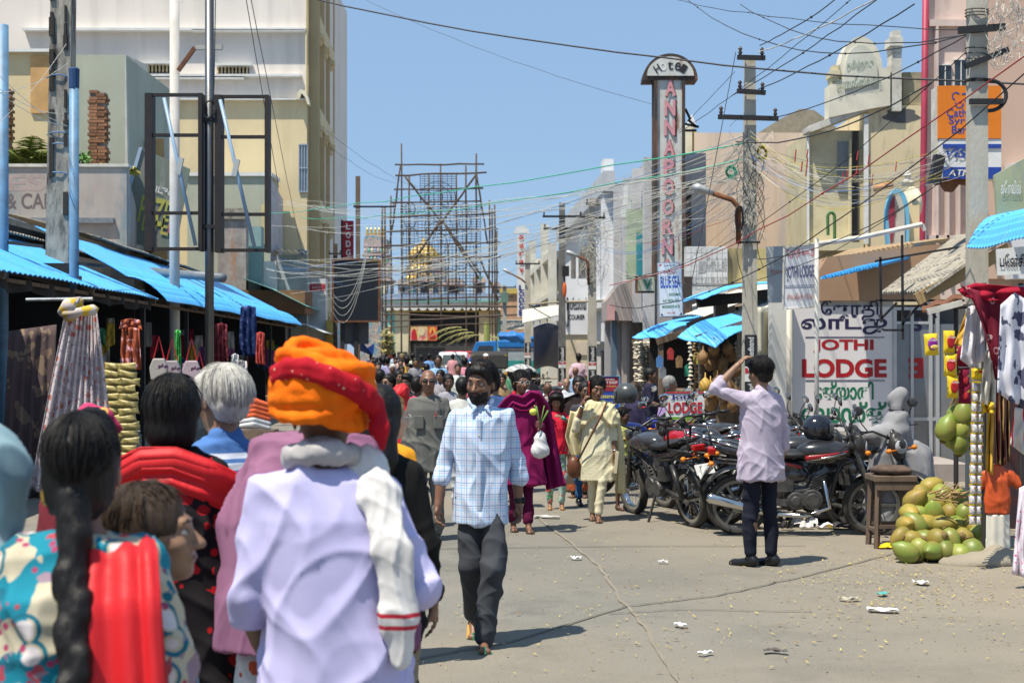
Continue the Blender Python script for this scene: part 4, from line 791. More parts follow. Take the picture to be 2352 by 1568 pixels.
# poles
def rpole(px,Y,ztop,w0,w1,m,name,lb,cat='pole',group=None,n=4,dx=0):
    x=(px-1176)*Y/F; T=E(name,(x,Y,0),lb,cat,group); b=B()
    if n==4:
        h0,h1=w0/2,w1/2; N=10; k=0
        for i in range(N):
            z0,z1=ztop*i/N,ztop*(i+1)/N; a0=h0+(h1-h0)*i/N; a1=h0+(h1-h0)*(i+1)/N; d0=dx*i/N; d1=dx*(i+1)/N
            b.hexa([(-a0+d0,-a0*.8,z0),(a0+d0,-a0*.8,z0),(a0+d0,a0*.8,z0),(-a0+d0,a0*.8,z0),(-a1+d1,-a1*.8,z1),(a1+d1,-a1*.8,z1),(a1+d1,a1*.8,z1),(-a1+d1,a1*.8,z1)])
        b.ob('shaft',m,T)
    else: b.tube([(0,0,0),(dx,0,ztop)],[w0/2,w1/2],n); b.ob('shaft',m,T,smooth=True)
    return T
def arm(T,z,w,dz=0,off=0,h=.06,dy=-.12):
    b=B(); b.beam((off-w/2,dy,z-dz),(off+w/2,dy,z+dz),.05,h); a=b.ob('crossarm',iron,T)
    for sg in (-1,1):
        i_=B(); i_.lathe([(.012,0),(.03,.03),(.015,.06),(.032,.08),(.01,.11)],8,(off+sg*(w/2-.04),dy,z+sg*dz+h/2)); i_.ob('insulator',flat('insulator',(.08,.05,.04),.3),a,smooth=True)
    return a
P1=rpole(131,25,8.6,.44,.36,polew,'utility_pole','worn cracked concrete pole wrapped with wires at upper left','utility pole',dx=.12)
for z in (4.9,5.4,5.6,6.6): b=B(); b.tube([(.24*math.cos(t)+.07,.2*math.sin(t),z+.02*math.sin(t*3)) for t in np.linspace(0,6.3,14)],.012,4); b.ob('wire_wrap',flat('wire_blue',(.1,.2,.35)),P1)
for i in range(20): 
    z=4.0+rnd.random()*4.; x=rnd.choice([-1,1])*.12+.08; r_=rnd.uniform(.03,.09); b=B(); b.box(x-r_*.5,x+r_*.5,-.182-rnd.random()*.012,-.1,z,z+rnd.uniform(.1,.4)); b.ob('spalled_patch',mat('exposed_core',(.04,.035,.03),.95),P1)
T=rpole(170,22,zp(162,22),.15,.15,bluep,'pipe_pole','blue painted pipe standing right of the worn concrete pole',n=12); b=B(); b.lathe([(.08,0),(.085,.3),(.06,.32)],12,(0,0,zp(162,22)-.28)); b.ob('cap',flat('dark_blue_cap',(.02,.06,.15)),T); b=B(); b.beam((0,0,3.15),(.5,0,3.1),.05); b.ob('bracket',steel,T)
T=rpole(6,21,zp(58,21),.17,.17,bluep,'pipe_pole','blue painted pipe at the left edge of the view',n=12); b=B(); b.beam((0,0,3.4),(.6,0,3.33),.05); b.ob('bracket',steel,T)
T=rpole(401,30,zp(2,30),.22,.2,mat('whitewashed_pole',(.55,.52,.48),.9,stain=(.05,.05,.05),sts=1.8,stt=.57),'utility_pole','whitewashed thin pole seen through the left half of the black frame','utility pole',n=10)
b=B(); b.beam((.1,-.1,zp(165,30)),(.45,-.1,zp(112,30)),.08); a_=b.ob('lamp_arm',rust,T); b=B(); b.obox((.75,-.1,zp(112,30)),(.55,.1,.09)); b.ob('lamp_head',mat('old_lamp',(.4,.38,.33)),a_)
# steel pole with the two empty sign frames
YP=20; x0=PX(481,0,YP).x; T=E('empty_sign_frame',(x0,YP,0),'steel pole carrying two empty black sign frames','sign frame')
b=B(); b.tube([(0,0,0),(0,0,7.4)],.062,14); b.ob('pole',mat('brushed_steel',(.16,.155,.15),.4,metal=.8,col2=(.1,.12,.14),scale=3),T,smooth=True)
for a,c,y0,y1 in ((337,468,217,577),(496,620,221,580)):
    X=lambda p:PX(p,0,YP).x-x0; Z=lambda q:zp(q,YP); b=B(); t=.055
    for (xa,xb,za,zb) in ((X(a),X(a)+t*1.8,Z(y1),Z(y0)),(X(c)-t,X(c),Z(y1),Z(y0))): b.box(xa,xb,-.12,.1,za,zb)
    for q_ in (y0,y0+92,y1-90,y1-8): b.box(X(a)+t*1.81,X(c)-t*1.01,-.1,-.05,Z(q_)-.045,Z(q_))
    f=b.ob('frame',mat('black_frame',(.012,.011,.012),.6,col2=(.03,.016,.012),scale=5),T)
    b=B(); xa=a+ (45 if a<400 else 14); b.tube([(X(xa),-.13,Z(y0+12)),(X(xa+ (72 if a<400 else 78)),-.13,Z(y1-12))],.026,8); tb=b.ob('tube_light',flat('pale_blue_tube',(.25,.36,.48),.4),f,smooth=True)
    b=B(); b.obox((X(xa+36),-.14,Z((y0+y1)/2-12)),(.07,.05,.24),Matrix.Rotation(R(12),3,'Y')); b.ob('choke_box',flat('choke_grey',(.4,.42,.4)),tb)
for z in (Z(280),Z(525)): b=B(); b.box(-.12,.12,-.075,.075,z,z+.05); b.ob('clamp',iron,T)
b=B()
for i in range(9): b.tube([(.03+.07*math.cos(t)+rnd.uniform(-.02,.02),-.12+.03*math.sin(t*2),Z(255)+.12*math.sin(t)) for t in np.linspace(0,6.3,12)],.008,4)
b.ob('cable_coil',iron,T)
# tilted board
T=E('tilted_signboard',(0,0,0),'faded green grey signboard leaning on the roof behind the black frame','signboard')
gb=mat('faded_green_board',(.14,.18,.14),.6,col2=(.2,.19,.17),scale=1.2,stretch=(2,1,.5),stain=(.34,.33,.3),sts=1.5,stt=.56,bump=.05); b=B(); b.ppx([(262,552),(324,340),(436,388),(402,578)],39,.06); b.ob('board',gb,T)
b=B(); b.ppx([(257,550),(319,338),(327,338),(266,553)],38.95,.035); b.ob('edge_strip',flat('pale_blue_strip',(.33,.43,.55)),T)
ye=flat('yellow_letter',(.4,.38,.08)); rt=(PI/2,R(-14),0)
text(T,'FEZFA',0,0,1.15,.75,ye,loc=PX(368,488,38.97),rot=(PI/2,R(12),0),bold=.02); text(T,'EN EX',0,0,.95,.45,ye,loc=PX(366,518,38.97),rot=(PI/2,R(12),0),bold=.02); text(T,'படுக்',0,0,.65,.25,white,loc=PX(375,435,38.97),rot=(PI/2,R(14),0),bold=.01)
b=B(); b.ppx([(388,512),(412,508),(408,532),(384,536)],38.96,.03); b.ob('red_patch',flat('faded_red_patch',(.4,.1,.12)),T)
# black billboard
YB=50; T=E('billboard',(PX(819,0,YB).x,YB,0),'blank black billboard on posts right of the tan hotel facade','billboard'); X=lambda p:PX(p,0,YB).x-PX(819,0,YB).x
b=B(); b.box(X(767),X(871),-.08,.08,zp(736,YB),zp(598,YB)); b.ob('panel',mat('black_vinyl',(.012,.014,.02),.45,bump=.1,bs=4),T)
b=B(); 
for q_ in ((763,768,596,738),(869,874,596,738)): b.box(X(q_[0]),X(q_[1]),-.11,.11,zp(q_[3],YB),zp(q_[2],YB))
for q_ in (594,736): b.box(X(768)+.003,X(869)-.003,-.11,.11,zp(q_+4,YB),zp(q_,YB))
b.ob('rim',rust,T)
for p_ in (785,817): b=B(); b.box(X(p_)-.07,X(p_)+.07,.09,.2,0,zp(736,YB)); b.ob('leg',steel,T)
b=B(); b.box(X(784),X(845),.25,.32,zp(790,YB),zp(738,YB)); b.ob('lower_panel',mat('grey_panel',(.12,.12,.125)),T)
T=rpole(822,52,zp(405,52),.16,.16,mat('brown_post',(.17,.115,.075),.9),'wooden_post','brown square post rising behind the black billboard','post'); arm(T,zp(598,52)+1.95,1.5,0,.6)
T=rpole(770,56,zp(560,56),.16,.16,bamb,'wooden_post','dark short post left of the black billboard','post'); arm(T,zp(583,56),.5)
T=E('lodge_sign',(0,0,0),'vertical red sign reading LODGE in white letters, left of the billboard','sign'); b=B(); b.pb(787,811,507,602,60,.25); b.ob('panel',flat('deep_red',(.35,.015,.03)),T)
b=B(); b.pb(783,787,505,604,60.02,.2); b.ob('edge',iron,T)
for i,ch in enumerate('LODGE'): text(T,ch,0,0,.2,.27,white,loc=PX(800,520+i*20,59.99),bold=.03)
T=E('shop_sign',(0,0,0),'small red shop sign on the tan facade above the turquoise awning','sign'); b=B(); b.pb(711,746,651,668,56,.2); b.ob('panel',redp,T); text(T,'BAKERY',0,0,.42,.1,white,loc=PX(729,660,55.99))
T=E('corner_shop',(0,0,0),'white and yellow shop fronts below the tan facade','shop'); b=B(); b.pb(690,748,640,G_,57,.6); b.ob('wall',white,T); b=B(); b.pb(749,766,735,G_,56.8,.5); b.ob('yellow_column',mat('yellow_trim',(.6,.45,.12)),T)
# ---------------- right side, far to near
def sidebld(pa,pb_,u,zt,m,name,lb,ya=None,yb=None,dep=1.2):
    ya=ya or u*F/(pa-1033); yb=yb or u*F/(pb_-1033); T=E('building',(0,0,0),lb,'building'); b=B(); b.sb(u,u+dep,min(ya,yb),max(ya,yb),0,zt); b.ob('wall',m,T); return T,min(ya,yb),max(ya,yb)
cw=mat('cream_column_paint',(.66,.64,.56),.85)
T,y0,y1=sidebld(1226,1288,4.9,6.2,mat('old_cream',(.5,.48,.42),.9,stain=(.3,.28,.25)),'b','cream colonial house with white columns beyond the second concrete pole')
for i in range(5): Yb=y0+(y1-y0)*i/4; b=B(); b.sb(4.35,4.7,Yb-.2,Yb+.2,0,6.6+(i%2)*1.3); b.ob('column',cw,T)
b=B(); b.sb(4.3,4.89,y0,y1,4.2,4.4); b.ob('slab',cw,T); b=B(); b.sb(4.4,4.88,y0,y1,6.0,6.3); b.ob('parapet',cw,T)
for i in range(4): Yb=y0+1.5+(y1-y0)*i/4; b=B(); b.sb(4.86,4.895,Yb,Yb+1.6,4.6,5.8); b.ob('window',glass,T)
mw=mat('modern_white',(.72,.73,.75),.6,col2=(.62,.63,.65),bump=.05)
T,y0,y1=sidebld(1296,1412,4.85,6.75,mw,'b','modern white building with slanted grey trim and dark windows behind the two poles')
b=B(); b.sb(4.5,4.84,y0-.2,y1,6.5,7.1); b.ob('roof_band',mat('pale_grey_band',(.5,.52,.55),.6),T); b=B(); b.sb(4.4,4.84,y0,y1,3.1,3.35); b.ob('ledge',mw,T)
for i,(f0,f1,za,zb_) in enumerate(((.12,.2,3.5,6.2),(.3,.38,3.6,6.0),(.42,.62,3.5,5.6),(.7,.8,3.6,5.6))): b=B(); b.sb(4.82,4.87,y0+(y1-y0)*f0,y0+(y1-y0)*f1,za,zb_); b.ob('window',glass if i!=1 else mat('maroon_pane',(.06,.02,.02),.3),T)
b=B(); b.sb(4.55,4.84,y0+.2,y0+1,0,7.5); b.ob('fin',mw,T)
T=E('professional_sign_wall',(0,0,0),'white wall panel with black lettering Professional Courier between the two poles','sign wall'); b=B(); b.pb(1296,1352,640,768,44.5,.4); b.ob('panel',mw,T)
text(T,'Professional',0,0,.62,.4,black,loc=PX(1324,697,44.49),bold=.01); text(T,'COURIER',0,0,.5,.16,black,loc=PX(1325,728,44.49),bold=.02); b=B(); b.pb(1303,1306,690,750,44.45,.05); b.ob('bracket',iron,T)
b=B(); b.pb(1296,1356,768,G_,44.55,.4); b.ob('lower_wall',mat('cream_lower',(.58,.5,.36),.85),T); b=B(); b.pb(1325,1349,785,815,44.5,.06); b.ob('meter_box',mat('cream_box',(.6,.52,.42)),T)
T,y0,y1=sidebld(1412,1503,4.75,6.4,mat('grey_tile',(.42,.4,.4),.6),'b','grey building with blue glass strips beside the tall hotel sign')
for i in range(4):
    Yb=y0+(y1-y0)*(i+.5)/4; b=B(); b.sb(4.68,4.76,Yb-.75,Yb+.75,2.8,5.7); w=b.ob('glass_strip',[mat('blue_glass',(.05,.11,.2),.15),mat('teal_glass',(.06,.3,.35),.2),mat('blue_glass',(.05,.11,.2),.15),mat('blue_glass',(.05,.11,.2),.15)][i],T)
    b=B(); b.sb(4.5,4.75,Yb-1.05,Yb-.85,0,6.3); b.ob('fin',mat('pale_fin',(.55,.55,.56)),T)
b=B(); b.pb(1434,1442,425,470,36,.3); b.pb(1428,1450,470,500,36,.3); b.ob('roof_cross',white,T)
b=B(); b.pb(1440,1500,480,640,33.9,.3); b.ob('end_panel',mat('mint_wall',(.45,.52,.36)),T)
b=B(); b.pb(1462,1478,535,650,33.7,.15); b.ob('teal_glass_panel',mat('teal_glass',(.06,.3,.35),.2),T)
T=E('shop_canopy',(0,0,0),'pinkish stone clad canopy with sloped top, beside the sign lettered V','canopy'); st=mat('pink_stone',(.42,.36,.33),.6,col2=(.34,.29,.27))
b=B(); b.ppx([(1393,690),(1420,655),(1462,640),(1470,655),(1470,737),(1395,735)],35,2); b.ob('fascia',st,T)
for a in (1405,1428,1448): b=B(); b.pb(a,a+12,737,G_,35.3,.4); b.ob('column',mat('slate_column',(.12,.17,.23),.35) if a!=1428 else st,T)
b=B(); b.pb(1390,1560,737,G_,37,.3); b.ob('back_wall',mat('shop_grey',(.42,.41,.42)),T); b=B(); b.pb(1395,1412,698,735,34.9,.05); b.ob('towel',mat('pink_towel',(.6,.35,.35)),T)
# white gate pillars
for a,w,lb in ((1365,28,'taller white capped gate pillar right of the second pole'),(1392,22,'shorter white capped gate pillar beside the blue eatery board')):
    T=E('gate_pillar',(0,0,0),lb,'pillar'); b=B(); b.pb(a,a+w,790,G_,38.5,.7); b.ob('shaft',white,T); b=B(); b.pb(a-2,a+w+2,784,790,38.4,.9); b.ob('cap',white,T); b=B(); b.pb(a+w*.55,a+w*.8,806,866,38.47,.03); b.ob('slot',mat('slot_grey',(.1,.1,.11)),T)
# tall rusty hotel sign
YA=32; T=E('hotel_pylon_sign',(0,0,0),'tall rusted vertical hotel sign reading ANNAPOORNA with rounded head','sign')
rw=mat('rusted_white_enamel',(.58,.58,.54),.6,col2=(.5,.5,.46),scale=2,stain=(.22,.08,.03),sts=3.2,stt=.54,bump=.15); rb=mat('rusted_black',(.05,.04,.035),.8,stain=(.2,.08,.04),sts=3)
b=B(); b.pb(1510,1567,180,640,YA,.5); b.ob('panel',rw,T)
for a,c in ((1503,1510),(1567,1574)): b=B(); b.pb(a,c,178,642,YA-.06,.6); b.ob('side_frame',rb,T)
arc=[(1540+63*math.cos(t),183-60*math.sin(t)) for t in np.linspace(0,PI,18)]; b=B(); b.ppx(arc,YA-.05,.65); b.ob('head',rb,T); arc2=[(1540+54*math.cos(t),174-44*math.sin(t)) for t in np.linspace(0,PI,18)]; b=B(); b.ppx(arc2,YA-.09,.035); b.ob('head_face',rw,T)
for i,ch in enumerate('Hotel'): t=PI*(.80-.15*i); text(T,ch,0,0,.13,.19,iron if ch!='o' else white,loc=PX(1540+37*math.cos(t),168-17*math.sin(t),YA-.1),rot=(PI/2,(PI/2-t)*.6,0),bold=.012)
pk=flat('faded_pink_letter',(.6,.27,.3),.5)
for i,ch in enumerate('ANNAPOORNA'):
    y=202+i*45.5; 
    if y<620: text(T,ch,0,0,.24,.36,pk,loc=PX(1540-i*.9,y,YA-.05),bold=.035,ext=.02); text(T,ch,0,0,.27,.38,rust,loc=PX(1541.5-i*.9,y+1.5,YA-.012),bold=.03)
b=B()
for a_,c_ in (((1574,250),(1586,275)),((1574,285),(1605,292)),((1574,300),(1600,300)),((1580,275),(1600,292))): b.beam(PX(*a_,YA+.3),PX(*c_,YA+.3),.05)
b.ob('stay',iron,T); b=B(); b.pb(1578,1588,420,600,YA+.8,.1); b.ob('shadow_frame',rb,T)  # black strip painted in for the shadow frame right of the sign
# peach wall and thatch mound
T=E('building',(0,0,0),'large blank peach plaster wall behind the cluttered concrete pole','building'); b=B(); q0,q1=PX(1580,0,40).x,PX(1858,0,34).x; b.hexa([(q0,40,0),(q1,34,0),(q1+1,38,0),(q0+1,44,0),(q0,40,zp(305,40)),(q1,34,zp(305,34)),(q1+1,38,7.2),(q0+1,44,7.8)]); b.ob('wall',mat('peach_plaster',(.58,.45,.34),.9,col2=(.5,.4,.31),scale=.4,stain=(.42,.36,.32),sts=.5),T)
b=B(); b.pb(1576,1590,290,600,39.6,.3); b.ob('corner_strip',mat('cream_trim',(.75,.68,.5)),T); b=B(); b.pb(1591,1600,300,600,39.7,.2); b.ob('yellow_strip',mat('yellow_trim',(.6,.45,.12)),T); b=B(); b.ppx([(1574,300),(1578,290),(1590,262),(1600,290)],41,1); b.ob('gable',white,T)
b=B(); b.ppx([(1740,306),(1790,275),(1838,250),(1870,253),(1900,275),(1940,310)],40,3); thing(b,'stained_gable',mat('lichen_plaster',(.22,.2,.15),.95,col2=(.35,.3,.22),scale=5,bump=.8,bs=12),'mottled lichen covered gable above the peach wall','gable')
# yellow building with arched name board
YY=32; ywm=mat('yellow_wall',(.66,.55,.35),.9,col2=(.58,.49,.32),scale=.7,stain=(.12,.11,.09),sts=.55,stt=.56); yl=mat('light_yellow',(.62,.55,.36),.9)
T=E('building',(0,0,0),'yellow two storey building with white arched name board on its roof','building')
b=B(); b.pb(1995,2124,242,G_,YY,4); b.ob('wall',ywm,T); b=B(); b.pb(1858,1984,300,G_,YY+.3,3); b.ob('bay_wall',yl,T); b=B(); b.pb(1985,1995,262,560,YY-.06,.05); b.ob('corner_pillar',white,T)
b=B(); b.ppx([(1855,290),(1856,302),(1866,302),(1998,252),(1998,240),(1985,240)],YY-.1,.6); b.ob('canopy',asbw,T); b=B(); b.pb(1855,1859,300,560,YY+.2,.09); b.ob('left_pillar',white,T)
b=B(); b.pb(1925,1952,325,440,YY+.24,.05); w=b.ob('window',flat('shutter_grey',(.22,.24,.25)),T); b=B(); b.pb(1952,1956,320,560,YY+.1,.19); b.ob('mullion',yl,T); b=B(); b.pb(1958,1972,300,560,YY+.26,.03); b.ob('tall_window',glass,T)
b=B(); b.pb(1858,1984,556,575,YY-.2,1); b.ob('balcony_slab',yl,T)
nb_=[(1905,270),(1905,195),(1920,190),(1935,180)]+[(1978+49*math.cos(t),163-79*math.sin(t)) for t in np.linspace(PI*.93,PI*.04,16)]+[(2027,158),(2045,150),(2045,242),(1998,250)]
b=B(); b.ppx(nb_,YY-.15,.5); nbo=b.ob('name_board',mat('white_stucco',(.72,.68,.55),.85),T)
b=B(); b.ppx([(1978+38*math.cos(t),166-63*math.sin(t)) for t in np.linspace(PI,0,16)]+[(2016,190),(1940,205)],YY-.19,.038); b.ob('inner_arch',mat('pale_arch',(.62,.62,.52)),nbo)
text(T,'தமிழ்நாடு',0,0,.6,.26,mat('grey_green_letter',(.2,.28,.22)),loc=PX(1976,150,YY-.2),rot=(PI/2,R(-7),0)); text(T,'இராமேஸ்வரம்',0,0,1.0,.3,mat('grey_green_letter',(.2,.28,.22)),loc=PX(1972,192,YY-.2),rot=(PI/2,R(-8),0))
for (a,c,y0) in ((2045,2075,70),(1908,1930,150)): 
    b=B(); s_=(c-a)/30; b.pb(a+6*s_,c-6*s_,y0,y0+15*s_,YY-.1,.3); b.pb(a,c,y0+15*s_,y0+35*s_,YY-.2,.5); b.pb(a+3*s_,c-3*s_,y0+35*s_,y0+50*s_,YY-.15,.4); b.pb(a+4*s_,c-4*s_,y0+50*s_,255,YY-.12,.4); b.ob('pinnacle',yl if a<2000 else asbw,T)
b=B(); b.pb(2075,2122,166,241,YY+.1,3); b.ob('rear_parapet',mat('mouldy_wall',(.42,.36,.22),.95,col2=(.08,.075,.065),scale=1.7,var=.7,bump=.3),T); b=B(); b.ppx([(2070+40*math.cos(t)*(1+.2*math.sin(5*t)),266+17*math.sin(t)) for t in np.linspace(0,2*PI,22)[:-1]],YY-.006,.005); b.ob('cement_patch',mat('cement_patch',(.12,.12,.12),.95),T)
# pink building
YK=27; T=E('building',(0,0,0),'pale pink building with red drain pipe at the right edge','building'); pkm=mat('pale_pink_wall',(.68,.54,.47),.85,col2=(.6,.48,.42),scale=.6,stain=(.42,.33,.3),sts=.9)
b=B(); b.pb(2130,2480,-120,G_,YK,.3); b.ob('wall',pkm,T); b=B(); b.tube([PX(2128,-150,YK-.1),PX(2122,320,YK-.1),PX(2118,560,YK-.1),PX(2118,700,YK-.1)],.06,10); b.ob('drain_pipe',mat('crimson_pipe',(.4,.04,.08),.5),T,smooth=True)
for (a,c,y0,y1) in ((2158,2185,150,210),(2194,2222,138,212)): b=B(); b.pb(a,c,y0,y1,YK-.03,.03); w=b.ob('window',glass,T); b=B(); b.pb(a-2,c+2,y0-3,y0,YK-.06,.06); b.pb((a+c)/2-1,(a+c)/2+1,y0,y1,YK-.05,.02); b.ob('frame',white,w)
for (a,c,y0,y1) in ((2150,2156,60,620),(2175,2181,220,620),(2200,2206,220,620),(2136,2230,540,550),(2136,2230,45,60)): b=B(); b.pb(a,c,y0,y1,YK-.14,.135); b.ob('pilaster',mat('pink_trim',(.66,.53,.47)),T)
b=B(); b.pb(2265,2480,-120,640,YK-.5,.49); b.ob('projecting_bay',mat('salmon_wall',(.55,.38,.29),.85,col2=(.5,.35,.27),scale=.7),T)
b=B(); b.pb(2325,2480,375,640,YK-.9,.39); b.ob('cornice_block',mat('white_cornice',(.72,.72,.74),.7),T)
# bank sign
YC=17; T=E('bank_sign',(0,0,0),'orange bank sign above a white and blue card and ATM panel','sign')
b=B(); b.pb(2156,2300,197,318,YC,.25); b.ob('orange_panel',flat('orange_sign',(.72,.2,.012),.45),T); b=B(); b.pb(2158,2300,319,410,YC+.01,.24); b.ob('white_panel',white,T)
bz=flat('sign_blue',(.02,.06,.32),.4); b=B(); b.pb(2166,2300,331,340,YC-.005,.012); b.ob('blue_bar',bz,T); b=B(); b.pb(2166,2300,384,411,YC-.006,.013); b.ob('atm_bar',bz,T); b=B(); b.pb(2150,2157,200,415,YC+.05,.2); b.ob('edge',asbw,T)
text(T,'Catholic',0,0,.42,.1,bz,loc=PX(2215,259,YC-.004),bold=.008); text(T,'Syrian',0,0,.36,.11,bz,loc=PX(2214,279,YC-.004),bold=.008); text(T,'Bank',0,0,.26,.09,bz,loc=PX(2211,298,YC-.004),bold=.008)
text(T,'VISA',0,0,.37,.115,bz,loc=PX(2208,352,YC-.004),bold=.02,shear=.25); text(T,'ATM',0,0,.27,.08,white,loc=PX(2204,397,YC-.01),bold=.02,shear=.2)
for k_ in range(3):
    a0=k_*2*PI/3+.4; cx_,cy_=2205+11*math.cos(a0),228-11*math.sin(a0); b=B(); o_=[(cx_+10*math.cos(t),cy_-10*math.sin(t)) for t in np.linspace(a0-2,a0+2,12)]; i_=[(cx_+1.5*math.cos(a0)+6.3*math.cos(t),cy_-1.5*math.sin(a0)-6.3*math.sin(t)) for t in np.linspace(a0+1.8,a0-1.8,12)]
    for q_ in range(11): b.add([PX(*o_[q_],YC-.004),PX(*o_[q_+1],YC-.004),PX(*i_[10-q_],YC-.004),PX(*i_[11-q_],YC-.004)],[(0,1,2,3)])
    b.ob('logo_petal',bz,T)
b=B(); b.ppx([(2165,411),(2230,408),(2228,425),(2205,422),(2190,440),(2175,438),(2165,425)],YC+.06,.1); b.ob('rust_edge',rust,T); b=B(); b.obox(PX(2151,390,YC-.2),(.12,.12,.34),Matrix.Rotation(R(12),3,'Y')); b.ob('black_box',iron,T)
b=B()
for z in (230,400): b.beam(PX(2240,z,YC+.3),PX(2240,z-20,YK),.08,.08)
b.ob('support_bar',iron,T)
# arched roadside shrine, railings, mid-right roofs
T=E('small_shrine',(0,0,0),'small painted roof shrine with blue arch and cream dome, left of the red pipe','shrine'); Yn=24
b=B(); b.ppx([(2042,590),(2035,520)]+[(2062+27*math.cos(t),500-68*math.sin(t)) for t in np.linspace(PI,0,12)]+[(2088,590)],Yn,.15); b.ob('blue_arch',flat('sky_blue_paint',(.15,.42,.62)),T)
b=B(); b.ppx([(2046,575)]+[(2060+18*math.cos(t),500-56*math.sin(t)) for t in np.linspace(PI,0,12)]+[(2078,575)],Yn-.03,.025); b.ob('inner_panel',mat('stained_panel',(.5,.48,.42),.9,stain=(.12,.1,.09),sts=4),T)
b=B(); b.ppx([(2047,570)]+[(2058+17*math.cos(t),500-50*math.sin(t)) for t in np.linspace(PI,PI*.55,7)]+[(2055,520)],Yn-.05,.015); b.ob('maroon_stripe',flat('maroon',(.25,.03,.06)),T)
b=B(); b.pb(2075,2112,470,600,Yn+.1,1.2); b.ob('body',cr,T); b=B(); b.ell(PX(2092,470,Yn+.7),(.16,.5,.32),12,6); b.ob('dome',mat('cream_trim',(.75,.68,.5)),T,smooth=True); b=B(); b.lathe([(.09,0),(.12,.06),(.04,.12),(.07,.18),(.01,.3)],10,PX(2085,428,Yn+.1)); b.ob('finial',asbw,T)
b=B(); b.tube([PX(2008,434,Yn-.1),PX(2050,424,Yn-.1)],.06,8); b.ob('fish_carving',mat('orange_carving',(.5,.25,.1),.8,stain=(.1,.05,.03),sts=9),T,smooth=True); b=B(); b.pb(2030,2085,572,600,Yn-.2,.3); b.ob('teal_base',tq,T)
T=E('roof_railing',(0,0,0),'thin pale handrail sloping over the orange stall wall','railing'); b=B(); b.tube([PX(1880,560,21),PX(1980,545,21),PX(2118,515,21)],.035,8); b.tube([PX(2118,515,21),PX(2124,530,21)],.03,6); b.ob('rail',asbw,T)
T=E('green_handrail',(0,0,0),'green bent pipe handrail on the yellow building balcony','railing'); b=B(); b.tube([PX(1902,540,30)]+[PX(1909+8*math.cos(t),498-10*math.sin(t),30) for t in np.linspace(PI,0,8)]+[PX(1917,560,30)],.035,6); b.ob('rail',mat('green_pipe',(.08,.2,.06)),T)
# ---------------- concrete poles on the right with crossarms, lamps, stickers
def sticker(T,w,z0,z1,yo,txt='broadband'):
    z=z1; k=0
    while z-.05>z0:
        h=.42 if k%2==0 else .2
        b=B(); b.box(-w/2,w/2,yo-.004,yo-.001,z-h,z); s=b.ob('sticker',flat('sticker_black',(.02,.02,.025)) if k%2==0 else white,T)
        if k%2==0: text(s,txt,0,0,h*.85,w*.5,white,loc=(0,yo-.006,z-h/2),rot=(PI/2,-PI/2,0),bold=.02)
        else:
            b=B(); b.box(-w/2+.004,w/2-.004,yo-.007,yo-.005,z-h*.45,z-.02); b.ob('red_strip',redp,s); text(s,'AT',0,0,h*.35,w*.5,white,loc=(0,yo-.009,z-h*.24),rot=(PI/2,-PI/2,0),bold=.02)
        z-=h; k+=1
def lamp(T,pts,hp_,hd=(.5,.13)):
    b=B(); b.tube(pts,.035,8); a=b.ob('lamp_arm',rust,T,smooth=True); b=B(); p=Vector(pts[-1]); d=(p-Vector(pts[-2])).normalized(); q=p+d*hd[0]
    b.tube([p,p+d*.12,p+d*.2,q-d*.05,q],[.035,.05,.065,.06,.02],8,flat_=1.3); b.ob('lamp_head',mat('lamp_grey',(.45,.46,.46),.5,metal=.3),a,smooth=True)
Y2=19; T2=rpole(1716,Y2,zp(130,Y2),.21,.14,polec,'utility_pole','concrete electricity pole crowded with loose cables and three crossarms','utility pole')
T2.location.x=(1722-1176)*Y2/F
arm(T2,zp(137,Y2),.37,-.005); arm(T2,zp(215,Y2),.38,-.012); arm(T2,zp(274,Y2),.8,-.012,-.04)
X2=lambda px,py,dy=-.15:(PX(px,py,Y2).x-T2.location.x,dy,zp(py,Y2)); lamp(T2,[X2(1692,562),X2(1692,480),X2(1678,462),X2(1634,447)],None,(.29,.1))
b=B(); b.box(-.2,.12,-.13,-.1,zp(560,Y2),zp(556,Y2)); b.ob('band',iron,T2); sticker(T2,.16,.9,2.0,-.088)
tg=B()
for i in range(30):
    a=rnd.random()*6.28; z=zp(rnd.uniform(290,540),Y2); r_=rnd.uniform(.03,.14); x=rnd.choice([-1,1])*rnd.uniform(.04,.2); n=12
    tg.tube([(x+r_*math.cos(t)*(1+.2*math.sin(3*t)),-.1-.05*rnd.random(),z+r_*1.3*math.sin(t+a)) for t in np.linspace(0,5.5,n)],.004,3)
tg.ob('tangled_cable',flat('pale_cable',(.5,.49,.44)),T2)
tg=B()
for i in range(11):
    x=rnd.uniform(-.15,.15); z0=zp(rnd.uniform(270,420),Y2); z1=z0-rnd.uniform(.3,1.6); tg.tube([(x+.05*math.sin(k_*1.3+i),-.12+.03*math.sin(k_),z0+(z1-z0)*k_/9) for k_ in range(10)],.005,3)
tg.ob('hanging_cable',flat('dark_cable',(.03,.03,.035)),T2)
